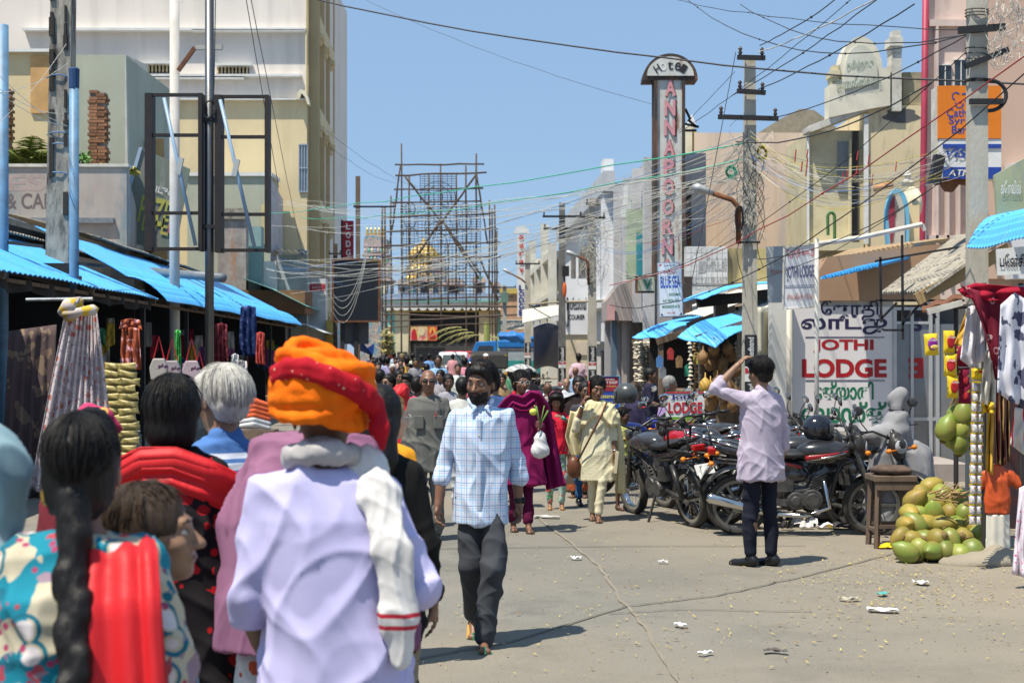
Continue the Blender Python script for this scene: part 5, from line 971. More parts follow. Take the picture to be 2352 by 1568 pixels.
for c_,m_ in (((1275,.0),None),):
    b=B()
    for i in range(14): b.tube([(.14+.06*math.cos(t)+rnd.uniform(-.02,.02),-.14,zp(355,Y2)+.08*math.sin(t)+rnd.uniform(-.03,.03)) for t in np.linspace(0,6.3,10)],.005,3)
    b.ob('yellow_coil',flat('yellow_cable',(.5,.42,.06)),T2)
    b=B()
    for i in range(8): b.tube([(-.27+.06*math.cos(t)+rnd.uniform(-.03,.03),-.14,zp(395,Y2)+.07*math.sin(t)+rnd.uniform(-.05,.02)) for t in np.linspace(0,6.3,10)],.005,3)
    b.ob('green_coil',flat('green_cable',(.05,.4,.25)),T2)
    b=B()
    for i in range(9): b.tube([(-.17+.05*math.cos(t)+rnd.uniform(-.01,.01),-.2,zp(505,Y2)+.17*math.sin(t)) for t in np.linspace(0,6.3,12)],.009,4)
    b.ob('cable_coil',iron,T2)
Y1=13; T1=rpole(2244,Y1,7,.175,.15,polec,'utility_pole','concrete pole at the right, in front of the orange bank sign','utility pole')
b=B(); b.beam((-.2,-.1,zp(76,Y1)),(.22,-.1,zp(68,Y1)),.05,.06); b.ob('crossarm',iron,T1); b=B(); b.beam((-.14,-.1,zp(158,Y1)),(.25,-.1,zp(120,Y1)),.05,.05); b.ob('crossarm',iron,T1)
b=B(); b.beam((-.1,-.1,zp(238,Y1)),(.2,-.1,zp(238,Y1)),.04,.05); b.tube([(.08+.16*math.cos(t),-.08,zp(223,Y1)+.14*math.sin(t)) for t in np.linspace(-PI/2,PI/2,12)],.018,8); b.ob('cable_hoop',iron,T1)
tg=B()
for i in range(50):
    a=rnd.random()*6.28; z=zp(rnd.uniform(10,150),Y1); r_=rnd.uniform(.02,.1); x=rnd.uniform(.1,.42); tg.tube([(x+r_*math.cos(t+a),-.1-.06*rnd.random(),z+r_*1.3*math.sin(t*1.1+a)) for t in np.linspace(0,5.8,10)],.003,3)
tg.ob('tangled_cable',flat('pale_cable',(.5,.49,.44)),T1)
for i,(z0,z1) in enumerate(((20,40),(60,75),(105,140),(182,190))):
    b=B(); b.tube([(.105*math.cos(t),.095*math.sin(t),zp(z0+(z1-z0)*t/18,Y1)) for t in np.linspace(0,18,40)],.005,4); b.ob('wire_wrap',iron,T1)
T3=rpole(1366,38,zp(455,38),.27,.17,polec,'utility_pole','pale concrete pole with two crossarms and a street lamp, second from the gate pillars','utility pole')
T3.location.x=(1360-1176)*38/F; arm(T3,zp(470,38),.36); arm(T3,zp(500,38),.7,-.02); X3=lambda px,py:(PX(px,py,38).x-T3.location.x,-.15,zp(py,38)); lamp(T3,[X3(1351,655),X3(1350,605),X3(1345,597),X3(1328,590)],None,(.36,.08)); sticker(T3,.2,.8,1.95,-.11)
tg=B()
for i in range(40):
    a=rnd.random()*6.28; z=zp(rnd.uniform(505,640),38); r_=rnd.uniform(.05,.22); x=rnd.uniform(-.25,.3); tg.tube([(x+r_*math.cos(t+a),-.16,z+r_*1.5*math.sin(t*1.1+a)) for t in np.linspace(0,5.8,9)],.007,3)
tg.ob('tangled_cable',flat('pale_cable',(.5,.49,.44)),T3)
T4=rpole(1291,42,zp(466,42),.24,.17,mat('dark_pole',(.17,.165,.155),.9,col2=(.1,.1,.095),scale=4),'utility_pole','darker concrete pole with an orange float hanging, left of the white building','utility pole'); arm(T4,zp(498,42),1.15,0,0); arm(T4,zp(526,42),1.3,0,.1); sticker(T4,.21,.8,1.95,-.1)
b=B(); b.ell((.07,-.16,zp(666,42)),(.06,.06,.24)); b.ob('orange_float',flat('orange_plastic',(.7,.12,.02),.4),T4,smooth=True); b=B(); b.box(0,.2,-.25,-.1,zp(635,42),zp(612,42)); b.ob('meter',iron,T4)
T5=rpole(1212,58,zp(575,58),.3,.2,polec,'utility_pole','pale concrete pole beside the white vertical lodge sign','utility pole'); arm(T5,zp(606,58),1.0); sticker(T5,.24,.9,2.2,-.13); X5=lambda px,py:(PX(px,py,58).x-T5.location.x,-.15,zp(py,58)); lamp(T5,[X5(1207,650),X5(1198,642),X5(1180,632)],None,(.5,.1))
T6=rpole(1159,75,zp(655,75),.26,.2,polec,'utility_pole','farthest concrete pole with transformer box near the temple scaffold','utility pole'); arm(T6,zp(660,75),1.2); b=B(); b.box(-.2,.2,-.3,-.1,zp(695,75),zp(672,75)); b.ob('box',mat('green_box',(.15,.25,.2)),T6)
YL=60; T=E('lodge_pylon_sign',(0,0,0),'white vertical sign with rounded head, red letters above blue LODGE','sign'); b=B(); b.pb(1188,1206,540,728,YL,.3); b.ob('panel',white,T); b=B(); b.ppx([(1198+18*math.cos(t),536-18*math.sin(t)) for t in np.linspace(0,PI,14)],YL-.02,.3); b.ob('head',white,T)
for i,ch in enumerate('saravana'): 
    if i<5: text(T,ch,0,0,.2,.2,redp,loc=PX(1198,545+i*19,YL-.03),bold=.03)
for i,ch in enumerate('LODGE'): text(T,ch,0,0,.22,.24,navy,loc=PX(1198,661+i*14.2,YL-.03),bold=.03)
# ---------------- overhead wires
pc=flat('pale_cable',(.5,.49,.44)); dc=flat('dark_cable',(.03,.03,.035)); gc=flat('green_cable',(.05,.4,.25)); rc=flat('red_cable',(.4,.04,.04)); bc=flat('blue_cable',(.08,.2,.45)); yc=flat('yellow_cable',(.5,.42,.06))
def wire(a,c,sag,r_=.008,m=dc,lb='',grp=None,beads=0):
    r_*=.6 if grp else .8
    a=PX(*a); c=PX(*c); n=14; b=B(); L=(c-a).length
    P_=[a.lerp(c,i/n)+Vector((0,0,-sag*4*(i/n)*(1-i/n)+(rnd.uniform(-1,1)*.012*L*.1 if 0<i<n else 0))) for i in range(n+1)]; b.tube(P_,r_,4,cap=False)
    for k_ in range(beads): j=rnd.randint(1,n-1); b.ell(P_[j],(r_*2.2,)*3,6,4)
    return thing(b,'overhead_wire',m,lb,'wire',grp)
wire((700,-8,22),(2400,196,16),.25,.014,dc,'thick black cable sloping down across the whole sky')
wire((830,-5,40),(1500,240,32),.2,.006,dc,'thin faint wire sloping across the sky above the scaffold'); wire((750,300,58),(960,430,100),.3,.012,dc,'thin wire from the tan facade towards the scaffold top'); wire((748,330,58),(910,420,112),.3,.012,dc,'lower thin wire from the tan facade towards the scaffold top')
GB='pale cables strung across the street in a fan'
for i in range(36):
    t=rnd.random(); l=(rnd.uniform(600,720),rnd.choice([rnd.uniform(455,475),rnd.uniform(505,535),rnd.uniform(590,640),rnd.uniform(590,640)]),rnd.uniform(40,52)); rr=(rnd.uniform(1695,1715),rnd.uniform(310,440),18.9)
    if i>16: rr=(rnd.uniform(1345,1362),rnd.uniform(490,560),37.8); l=(rnd.uniform(640,900),rnd.uniform(590,700),rnd.uniform(46,60))
    wire(l,rr,rnd.uniform(.15,.7),rnd.uniform(.006,.011),rnd.choice([pc,pc,pc,pc,yc if i>30 else pc,bc if i%9==0 else pc]),'pale sagging cable in the fan crossing from the left roofs to the right poles',GB,rnd.choice([0,0,1,2]))
wire((620,490,44),(1706,330,18.9),.1,.012,gc,'green cable, uppermost of the fan crossing the street'); wire((690,500,44),(1706,365,18.9),.25,.011,gc,'green cable running just under the upper green one',beads=2)
G2='pale cables between the nearer and farther right poles'
for i in range(30): wire((rnd.uniform(1350,1372),rnd.uniform(495,575),37.8),(rnd.uniform(1700,1722),rnd.uniform(300,500),18.9),rnd.uniform(.1,1.0),rnd.uniform(.004,.008),rnd.choice([pc,pc,pc,bc,rc if i%6==0 else pc]),'cable drooping between the crowded pole and the pole behind it',G2,rnd.choice([0,2]))
G3='thin cables from the crowded pole to the right'
for i in range(26): wire((rnd.uniform(1722,1740),rnd.uniform(300,380),18.9),(rnd.uniform(2100,2235),rnd.uniform(330,410),14),rnd.uniform(.15,.5),rnd.uniform(.0025,.005),rnd.choice([pc,pc,bc,yc,pc,dc]),'thin cable running right from the crowded pole past the yellow building',G3)
for i in range(12): # red spreaders
    x=rnd.uniform(1800,2110); y=rnd.uniform(330,400); b=B(); b.tube([PX(x,y,16.5),PX(x-3,y+rnd.uniform(20,30),16.5)],.008,5); thing(b,'cable_spreader',rc,'small red spacer clip on the thin cables by the yellow building','spreader','red cable spacers')
for (a,c,sg,r_,lb) in (((1742,120,19),(2060,-30,12),.05,.009,'white cable rising right from the top crossarm'),((1745,105,19),(1960,-30,13),.04,.009,'second cable rising right from the top crossarm'),((1742,205,19),(2100,10,12),.05,.009,'cable rising right from the middle crossarm'),((1680,220,19),(2040,-20,12),.05,.008,'cable rising right from the left end of the middle crossarm'),((1690,325,19),(2140,190,13),.2,.01,'black cable curving under the arched name board'),((1560,305,19.5),(1990,-30,13),.05,.006,'thin cable rising across the sky from the rusty sign'),((1780,270,19),(2240,70,13),.1,.008,'cable from the lowest crossarm up to the right pole')): wire(a,c,sg,r_,pc if 'white' in lb else dc,lb,None,1)
wire((1510,-12,24),(2235,68,13),.12,.006,dc,'upper thin wire across the top right sky',None,3); wire((1545,-30,24),(2235,75,13),.55,.008,dc,'drooping wire with joints across the top right sky',None,4); wire((1700,10,22),(2300,60,13),.35,.008,dc,'lower looping wire across the top right sky',None,3)
wire((1400,655,26),(2352,130,11),.35,.009,rc,'red cable running up to the upper right corner',None,6); wire((1400,700,26),(2352,170,11),.6,.009,dc,'black beaded cable under the red cable',None,9); wire((1440,640,26),(2230,110,13),.45,.007,dc,'black cable just above the red cable',None,6)
wire((1520,640,24),(2200,390,14),.5,.006,dc,'black cable sagging behind the crowded pole to the bank sign'); wire((1740,595,18.9),(2130,440,14),.15,.007,dc,'black cable from the low band of the crowded pole'); wire((1590,640,18),(1690,120,18.8),.02,.006,dc,'guy wire rising steeply to the top crossarm'); wire((1560,300,21),(1688,165,18.8),.0,.006,dc,'guy wire between the rusty sign and the top crossarm')
for q_,lb in (((480,-20),'dark cable falling left of the steel pole'),((545,-30),'upper of two long stays right of the steel pole'),((556,-30),'lower of two long stays right of the steel pole')):
    wire((q_[0]+15,q_[1],20),((640,430,30) if q_[0]>500 else (490,250,20)) if q_[0]!=556 else (705,640,52),.0 if q_[0]>500 else .2,.008,dc,lb)
for i in range(5): wire((-20,rnd.uniform(150,300),18),(150+rnd.uniform(-8,8),rnd.uniform(60,300) if i<3 else 290,24.7),.1,.008,pc,'white service cable tied to the worn concrete pole','white service cables at the worn pole',3)
for i in range(5): wire((620+i*8,590+i*7,44),(935+i*20,630+i*15,62),.2,.01,rnd.choice([pc,bc]),'blue white cable over the black billboard','cables over the black billboard')
for i in range(4): wire((765,675+i*14,49),(845,560+i*4,49),.9+.1*i,.012,pc,'white cable looping down over the black billboard','white loops on the billboard')
b=B(); b.tube([PX(1215,698,58),PX(1300,693,42),PX(1460,690,36)],.035,6); thing(b,'bamboo_rail',mat('pale_bamboo',(.4,.33,.22),.8),'long pale bamboo pole lashed across the right poles','bamboo pole')
b=B(); b.tube([PX(1222,870,57),PX(1290,868,42.2),PX(1345,867,41)],.03,6); thing(b,'bamboo_rail',mat('pale_bamboo',(.4,.33,.22),.8),'short low bamboo rail tied between two concrete poles','bamboo pole')
# ---------------- right stalls and roofs
def curved(px0,px1,Y0,Y1,z0,u0,u1,z1,lb,drop=.45,tilt=0):
    """blue awning whose lip faces the street (-u) and the viewer"""
    def fn(a,c):
        Y=Y0+(Y1-Y0)*a; t=c; u=u1+(u0-u1)*t; z=z1+(z0-z1)*t-(drop*max(0,(t-.6)/.4)**2); w=.022*abs(((Y/.16)%1)*2-1)+(.015*math.sin(t*60) if t>.6 else 0)
        return U(u,Y,z+w+tilt*a)
    b=B(); b.grid(fn,int(abs(Y1-Y0)/.04),26,.012); thing(b,'blue_awning',blue,lb,'awning')
# souvenir stalls seen between posts: roofs slope towards the street
def qaw(lf,ln,bn,bf,m,lb,name='blue_awning',cat='awning',bulge=.1,ribs=26,rip=.012):
    L=[PX(*q) for q in (lf,ln,bn,bf)]
    def fn(a,c):
        p=L[3].lerp(L[2],a).lerp(L[0].lerp(L[1],a),c); lipd=max(0,(c-.62)/.38)
        return p+Vector((0,0,bulge*math.sin(PI*c**1.4)+rip*abs(((a*ribs)%1)*2-1)+(.006*math.sin(c*70) if c>.6 else 0)-.02*lipd*math.sin(a*7)))
    b=B(); b.grid(fn,ribs*6,24,.012); thing(b,name,m,lb,cat)
qaw((1452,777,31),(1520,780,29.6),(1606,742,30),(1613,722,32),blue,'blue ribbed awning over the souvenir stalls, left one of the lower pair')
qaw((1556,776,25.2),(1643,799,24),(1768,748,24.6),(1680,722,26),blue,'blue ribbed awning nearest the crowded pole, right one of the lower pair')
qaw((1560,693,27.5),(1612,688,26.5),(1885,650,26.5),(1885,641,28),blue,'small upper blue awning lip behind the pale roofs',bulge=.14)
qaw((1540,722,31),(1620,729,30),(1790,672,30),(1790,640,32),asbw,'sunlit pale corrugated roof above the left lower blue awning','pale_roof','roof',.03,14,.03)
qaw((1681,724,27),(1746,737,26),(1800,702,26.2),(1800,672,27.5),asbw,'pale broken corrugated sheet tucked behind the crowded pole','pale_roof','roof',.03,10,.03)
def slab(q,Y0,Y1,m,name,lb,th=.05,cat='roof'):
    b=B(); P_=[PX(*p,Y0) for p in q[:2]]+[PX(*p,Y1) for p in q[2:]]
    def fn(a,c): return (P_[0].lerp(P_[1],a)).lerp(P_[3].lerp(P_[2],a),c)+Vector((0,0,.03*abs(math.sin(a*60))))
    b.grid(fn,70,6,th); return thing(b,name,m,lb,cat)
T=E('souvenir_stall',(0,0,0),'dark souvenir stall hung with shells under the blue awnings','market stall'); 
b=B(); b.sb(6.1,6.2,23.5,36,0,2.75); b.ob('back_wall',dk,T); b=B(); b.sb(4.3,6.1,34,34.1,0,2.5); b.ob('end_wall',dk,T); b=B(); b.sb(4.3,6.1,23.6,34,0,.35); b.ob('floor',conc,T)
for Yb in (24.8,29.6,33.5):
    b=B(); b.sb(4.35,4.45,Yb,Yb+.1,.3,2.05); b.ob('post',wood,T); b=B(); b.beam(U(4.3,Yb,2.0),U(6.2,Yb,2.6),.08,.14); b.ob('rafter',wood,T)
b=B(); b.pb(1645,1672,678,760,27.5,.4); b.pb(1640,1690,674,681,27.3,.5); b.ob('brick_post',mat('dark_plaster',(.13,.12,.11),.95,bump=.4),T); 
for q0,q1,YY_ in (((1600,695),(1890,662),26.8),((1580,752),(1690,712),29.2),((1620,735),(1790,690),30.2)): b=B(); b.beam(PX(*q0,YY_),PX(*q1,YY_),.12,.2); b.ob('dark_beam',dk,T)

b=B(); b.pb(1480,1492,775,G_,31.5,.3); b.ob('white_pillar',asbw,T); b=B(); b.pb(1493,1790,768,G_,30.4,.1); b.ob('dark_inner_panel',dk,T)  # near-black panel added to paint the shade inside the stall
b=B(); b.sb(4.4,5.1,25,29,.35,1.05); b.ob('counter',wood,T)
b=B(); b.grid(lambda a,c:PX(1735+50*a,(705+105*c)+8*math.sin(a*5)*c,22.5-.3*math.sin(a*7)),12,8,.01); thing(b,'plastic_curtain',mat('milky_plastic',(.55,.53,.42),.3,spec=.6),'cloudy plastic sheet hanging right of the crowded pole','plastic sheet',smooth=True)
sh_=mat('shell_white',(.6,.55,.45),.6,col2=(.4,.33,.25),scale=20); sh2=mat('shell_brown',(.35,.22,.1),.6,col2=(.2,.12,.06),scale=12)
def string(px,Y,z0,z1,m,r_,lb,grp,n=16,cat='shell string'):
    b=B(); x=(px-1176)*Y/F; b.tube([(0,0,z0),(0,0,z1)],.006,3)
    for i in range(n):
        z=z0+(z1-z0)*(i+.5)/n; b.lathe([(.01,-.01),(r_*rnd.uniform(.6,1.1),0),(r_*.5,.03),(.01,.05)],7,(rnd.uniform(-.02,.02),rnd.uniform(-.02,.02),z))
    o=b.ob('shell_string',m,auto=True); o.location=(x,Y,0); return tag(o,lb,cat,grp)
for i,(px,z1) in enumerate(((1472,1.3),(1480,1.0),(1489,1.35),(1462,1.2))): string(px,31.2+i*.1,2.0,z1-.3,sh_,.09,'string of white shells hung on the corner post of the stall','white shell strings',24)
for i,px in enumerate((1585,1597,1608,1700,1712,1692)): string(px,24.6+i*.1,1.95,1.0-rnd.random()*.3,sh_ if i!=1 else sh2,.05,'string of pale shells under the right lower awning','pale shell strings',18)
def gourd(px,py,Y,r_,m,lb,grp):
    b=B(); b.lathe([(.01,-r_*1.3),(r_*.7,-r_),(r_,-r_*.2),(r_*.85,r_*.6),(r_*.3,r_*1.1),(.012,r_*1.3),(.008,r_*2)],12); o=b.ob('carved_coconut',m,smooth=True); o.location=PX(px,py,Y); return tag(o,lb,'coconut',grp)
cc=mat('brown_coconut',(.25,.14,.055),.7,col2=(.12,.065,.03),scale=8,rnd_=.3); cg=mat('golden_coconut',(.5,.3,.06),.6,rnd_=.2)
for i,(px,py) in enumerate(((1615,820),(1630,835),(1645,820),(1640,800),(1660,835),(1678,815),(1690,850),(1672,800),(1650,855),(1668,862))): gourd(px,py,24.3+.2*(i%3),.1,cc,'brown dried coconut hanging in the upper cluster under the right awning','upper hanging coconuts')
for i,(px,py) in enumerate(((1620,885),(1632,893),(1648,880),(1660,905),(1676,890),(1642,912),(1690,905),(1665,925),(1630,925),(1682,928))): gourd(px,py,23.9+.15*(i%3),.11,cg if i<2 else cc,'dried coconut hanging in the lower cluster above the bikes','lower hanging coconuts')
for i,(px,py,m_) in enumerate(((1515,830,bc),(1522,855,white),(1560,830,sh2),(1580,850,gc),(1600,822,yc),(1540,812,rc))):
    b=B(); b.prxz([(-.06,-.12),(.06,-.12),(.07,.05),(.02,.12),(-.02,.12),(-.07,.05)],-.02,.02); o=b.ob('hanging_toy',m_); o.location=PX(px,py,28+i*.1); tag(o,'%s packet hanging in the dark souvenir stall'%['blue','white','brown','green','yellow','red'][i],'packet')
# upper walls and signs mid right
T=E('tiled_sign_wall',(0,0,0),'white tiled parapet with blurred grey lettering behind the blue sea sign','sign wall'); b=B(); b.pb(1575,1672,566,680,31.5,.3); b.ob('wall',mat('white_tile_wall',(.62,.62,.6),.5),T)
for i in range(8):
    for j in range(6): b=B(); b.pb(1576+i*12,1587+i*12,568+j*14,581+j*14,31.48,.018); b.ob('tile',mat('white_tile',(.66,.66,.65),.35,rnd_=.06),T)
text(T,'ஹோட்டல்',0,0,.62,.42,mat('grey_letter',(.38,.38,.39)),loc=PX(1636,610,31.47),bold=.02); text(T,'RESTAURANT',0,0,.8,.2,mat('grey_letter',(.38,.38,.39)),loc=PX(1630,646,31.47))
b=B(); b.pb(1673,1800,570,660,31.6,.3); b.ob('yellow_wall',mat('stained_yellow',(.5,.42,.2),.9,stain=(.15,.13,.09),sts=1),T)
T=E('letter_sign',(0,0,0),'old box sign with a green neon letter V','sign'); b=B(); b.pb(1461,1503,632,672,30.5,.25); b.ob('frame',rb,T); b=B(); b.pb(1465,1503,636,668,30.48,.019); b.ob('face',mat('old_cream_glass',(.5,.52,.42),.4,stain=(.3,.3,.15),sts=4),T); text(T,'V',0,0,.2,.22,flat('neon_green',(.02,.14,.1)),loc=PX(1487,652,30.46),bold=.03,ext=.02)
b=B(); b.pb(1566,1590,635,720,30.6,.25); b.ob('right_panel',rb,T)
YB_=26; T=E('hotel_banner_sign',PX(1540,665,YB_),'upright white and blue sign reading Hotel BLUE SEA with green ROOMS text','sign'); T.rotation_euler=(0,R(-2),0)
b=B(); b.box(-.22,.22,0,.1,-.5,.5); b.ob('box',mat('steel_blue_edge',(.3,.38,.48),.5),T); b=B(); b.box(-.205,.205,-.006,-.001,-.485,.485); b.ob('face',mat('blue_white_vinyl',(.68,.75,.82),.4,col2=(.55,.68,.82)),T)
for s_,z,w,h_,m_,bo in (('RAMESWARAM',.44,.2,.022,navy,.0),('Hotel',.32,.2,.07,redp,.0),('BLUE SEA',.14,.36,.22,flat('bright_blue_print',(.02,.09,.5)),.02),('ROOMS',-.09,.2,.05,greenp,.02),('A/C NON A/C',-.2,.3,.05,greenp,.02),('MODERATE RATE',-.31,.32,.05,greenp,.02),('கடல்',-.42,.14,.03,redp,.02)): text(T,s_,(.07 if z<0 else 0) if h_<.1 and z>-.1 else .0,z,w,h_,m_,y=-.009,bold=bo)
for (x,z) in ((-.19,.47),(.19,.47),(-.19,-.47),(.19,-.47)): b=B(); b.prism([(x,z),(x,z-math.copysign(.05,z)),(x-math.copysign(.05,x),z)],lambda p,q:(p,-.008,q),lambda p,q:(p,-.0065,q)); b.ob('corner_print',redp if z>0 else navy,T)
YJ=18.5; T=E('hanging_lodge_sign',PX(1838,636,YJ),'white hanging JOTHI LODGE sign with blue and red letters on a pipe','sign'); T.rotation_euler=(0,R(1.2),0)
b=B(); b.hexa([(-.215,0,-.42),(.2,0,-.38),(.2,.06,-.38),(-.215,.06,-.42),(-.215,0,.37),(.2,0,.44),(.2,.06,.44),(-.215,.06,.37)]); b.ob('board',mat('white_sheet',(.66,.68,.72),.4),T)
for (a,c) in (((-.22,-.425),(-.22,.375)),((.205,-.385),(.205,.445)),((-.22,.375),(.205,.445)),((-.22,-.425),(.205,-.385))): b=B(); b.beam((a[0],-.005,a[1]),(c[0],-.005,c[1]),.02); b.ob('rim',asbw,T)
text(T,'ேஜாதி லாட்ஜ்',0,.31,.36,.12,redp,y=-.006,rot=(PI/2,R(-6),0),bold=.01); text(T,'JOTHI LODGE',0,.05,.36,.2,flat('grey_navy_print',(.09,.1,.25)),y=-.006,rot=(PI/2,R(-5),0),bold=.012); text(T,'சிங்கிள் ரூம்',0,-.26,.34,.1,flat('light_red_print',(.5,.15,.12)),y=-.006,rot=(PI/2,R(-4),0)); b=B(); b.beam((-.2,-.008,-.12),(.19,-.008,-.1),.006); b.ob('line',navy,T)
T=E('faded_sign',PX(1785,636,19.5),'faded pale blue sign half hidden left of the hanging lodge sign','sign'); T.rotation_euler=(0,R(-2),0); b=B(); b.box(-.13,.13,0,.05,-.35,.42); b.ob('board',mat('faded_blue_board',(.42,.47,.5),.5),T); text(T,'லாட்ஜ்',0,.2,.18,.1,mat('grey_letter',(.38,.38,.39)),y=-.005); text(T,'Rooms',0,.08,.16,.06,flat('light_red_print',(.5,.15,.12)),y=-.005)
rpole(1876,18.4,zp(548,18.4),.06,.055,mat('spotted_white_pipe',(.55,.54,.5),.6,stain=(.1,.09,.08),sts=9,stt=.62),'sign_pipe','white spotted pipe carrying the hanging lodge sign','pipe',n=12); rpole(1812,20.4,2.6,.075,.07,mat('cream_pipe',(.6,.54,.44),.6),'drain_pipe','cream drain pipe at the corner of the lodge wall','pipe',n=12)
# lodge side wall with the big board
YW=21; T=E('lodge_building',(0,0,0),'lodge ground floor with plain wall, big printed board and glazed doors','building')
b=B(); b.pb(1773,2052,690,G_,YW,.3); b.ob('wall',mat('lodge_wall',(.6,.57,.52),.8,col2=(.5,.48,.44)),T); b=B(); b.pb(1773,1820,680,G_,YW-.25,.24); b.ob('pier',mat('pier_paint',(.58,.58,.54),.8),T)
b=B(); b.ppx([(1884,690),(1884,618),(1900,590),(2160,560),(2160,690)],YW-.1,.5); b.ob('orange_fascia',mat('terracotta_wall',(.36,.22,.13),.85,col2=(.3,.19,.12)),T)
bd=B(); bd.pb(1821,2051,704,990,YW-.04,.03); bd=bd.ob('board',mat('board_white',(.66,.63,.62),.4,col2=(.62,.59,.58),bump=0),T)
nv=flat('board_navy',(.02,.015,.06),.4); rd=flat('board_red',(.36,.008,.012),.4); gr=flat('board_green',(.01,.15,.07),.4); yb=YW-.044
for s_,x0,x1,y0,y1,m_,bo in (('ேஜாதி',1880,2036,700,748,nv,.02),('லாட்ஜ்',1842,2036,720,768,nv,.028),('JOTHI',1868,2007,779,811,rd,.035),('LODGE',1842,2037,824,867,rd,.04),('േജ്യാതി',1870,2007,876,918,gr,.03),('േലാഡ്ജ്',1840,2037,922,972,gr,.03)):
    s_cx=(x0+x1)/2; a,c=PX(x0,y1,yb),PX(x1,y0,yb)
    if s_=='ேஜாதி': a,c=PX(1885,735,yb),PX(2018,690,yb)
    if s_=='லாட்ஜ்': a,c=PX(1840,768,yb),PX(2038,722,yb)
    text(bd,s_,0,0,c.x-a.x,c.z-a.z,m_,loc=(a+c)/2,bold=bo)
for y in (773,775,872,875): b=B(); a,c=PX(1850,y,yb),PX(2032,y+.9,yb); b.box(a.x,c.x,yb,yb+.003,c.z,a.z); b.ob('rule_line',nv,bd)
b=B(); b.pb(1822,2052,992,1064,YW-.08,.08); b.ob('plinth',mat('plinth_paint',(.46,.42,.35),.85),T)
st_=mat('stone_step',(.36,.31,.28),.85); b=B(); b.pb(1773,2230,1066,G_,YW-1.6,1.5); b.ob('step',st_,T)
b=B(); b.pb(2052,2230,700,1090,YW+.25,.05); b.ob('dark_inner_panel',mat('dim_interior',(.12,.12,.12)),T)
al=mat('aluminium',(.5,.5,.5),.45,metal=.4)
for a,c in ((2052,2060),(2092,2099),(2134,2142),(2150,2158),(2222,2230)): b=B(); b.pb(a,c,705,1080,YW-.06,.06); b.ob('door_frame',al,T)
for a,c,y0,y1 in ((2060,2134,738,744),(2060,2134,958,966),(2142,2222,958,966),(2060,2134,705,712)): b=B(); b.pb(a+.1,c-.1,y0,y1,YW-.055,.05); b.ob('rail',al,T)
b=B(); b.pb(2060,2092,744,958,YW-.03,.01); b.pb(2099,2134,744,958,YW-.03,.01); b.pb(2060,2134,966,1078,YW-.03,.01); b.pb(2142,2222,744,1078,YW-.03,.01); b.ob('glass_pane',mat('door_glass',(.16,.17,.18),.08,bump=0,spec=.9),T)
text(T,'E',0,0,.22,.3,rd,loc=PX(2104,845,YW-.035),rot=(PI/2,PI,0),bold=.05); text(T,'S',0,0,.16,.2,nv,loc=PX(2106,745,YW-.035),bold=.04)
# sheet roofs in front of the lodge
slab([(1884,640),(2020,608),(2170,570),(2060,590)],20,22,mat('blue_edge',(.055,.37,.83),.45),'blue_roof_edge','thin blue sheet roof edge above the orange lodge fascia',.03)
slab([(1890,600),(2100,560),(2180,548),(1950,575)],21.5,24,mat('dusty_roof',(.42,.3,.17),.9),'dusty_roof','dusty ochre roof slab behind the pale handrail')
b=B(); P_=[PX(2026,672,17),PX(2125,672,15.2),PX(2310,545,15.2),PX(2200,540,19)]
b.grid(lambda a,c:(P_[0].lerp(P_[1],a)).lerp(P_[3].lerp(P_[2],a),c)+Vector((0,0,.022*abs(((a*17)%1)*2-1))),136,10,.03); thing(b,'asbestos_roof',asb,'sloping brown grey corrugated roof over the glazed doors','roof')
T=E('stall_roof_frame',(0,0,0),'tan wooden beam and iron props under the brown corrugated roof','roof frame'); b=B(); b.beam(PX(2105,688,15.3),PX(2320,570,15.3),.06,.13); b.ob('tan_beam',mat('tan_timber',(.42,.28,.13),.8),T)
for a,c in (((2022,590),(2024,740)),((2072,540),(2074,780)),((2024,732),(2060,695)),((2072,745),(2120,690)),((2120,690),(2150,730)),((2010,600),(2200,568)),((2010,690),(2215,690)),((2030,758),(2075,758))): b=B(); b.beam(PX(*a,16),PX(*c,16),.025); b.ob('iron_prop',steel,T)
# ---------------- clothes and snack stall, right edge
YS_=11.6; T=E('clothes_stall',(0,0,0),'frame and little roof of the clothes and snack stall at the right edge','market stall')
for px,Yq in ((2196,12.6),(2260,11.9),(2345,11.9)): b=B(); b.tube([PX(px,640,Yq).xy.to_3d(),Vector((PX(px,0,Yq).x,Yq,zp(650 if px>2200 else 700,Yq)))],.022,8); b.ob('post',steel,T)
b=B(); b.tube([PX(2210,668,YS_),PX(2420,655,YS_)],.015,8); b.ob('rod',galv,T); b=B(); b.tube([PX(2195,705,12.3),PX(2420,690,12.3)],.02,8); b.ob('rod',steel,T)
b=B(); b.grid(lambda a,c:PX(2118+92*a,712-30*a-10*c+3*math.sin(a*14),12.1+c*.9),24,3,.02); b.ob('tin_roof',rust,T); b=B(); b.beam(PX(2130,716,12),PX(2210,695,12),.03,.05); b.ob('roof_batten',asbw,T)
b=B(); b.pb(2265,2480,690,G_,14.2,.1); b.ob('back_cloth',mat('dark_red_stock',(.06,.02,.02),.9,col2=(.02,.02,.03),scale=6),T)
qaw((2222,572,12.6),(2430,548,9.6),(2500,468,10),(2335,497,13.2),blue,'blue tiled awning lip at the upper right corner',bulge=.14)
b=B(); b.ppx([(2285,402),(2360,360),(2360,510),(2292,512)],12.8,.05); T=thing(b,'faded_board',mat('faded_green_board2',(.4,.42,.25),.6,stain=(.25,.3,.3),sts=3),'faded yellow green board above the blue awning at right','signboard'); text(T,'கோவில்',0,0,.18,.12,white,loc=PX(2322,430,12.78))
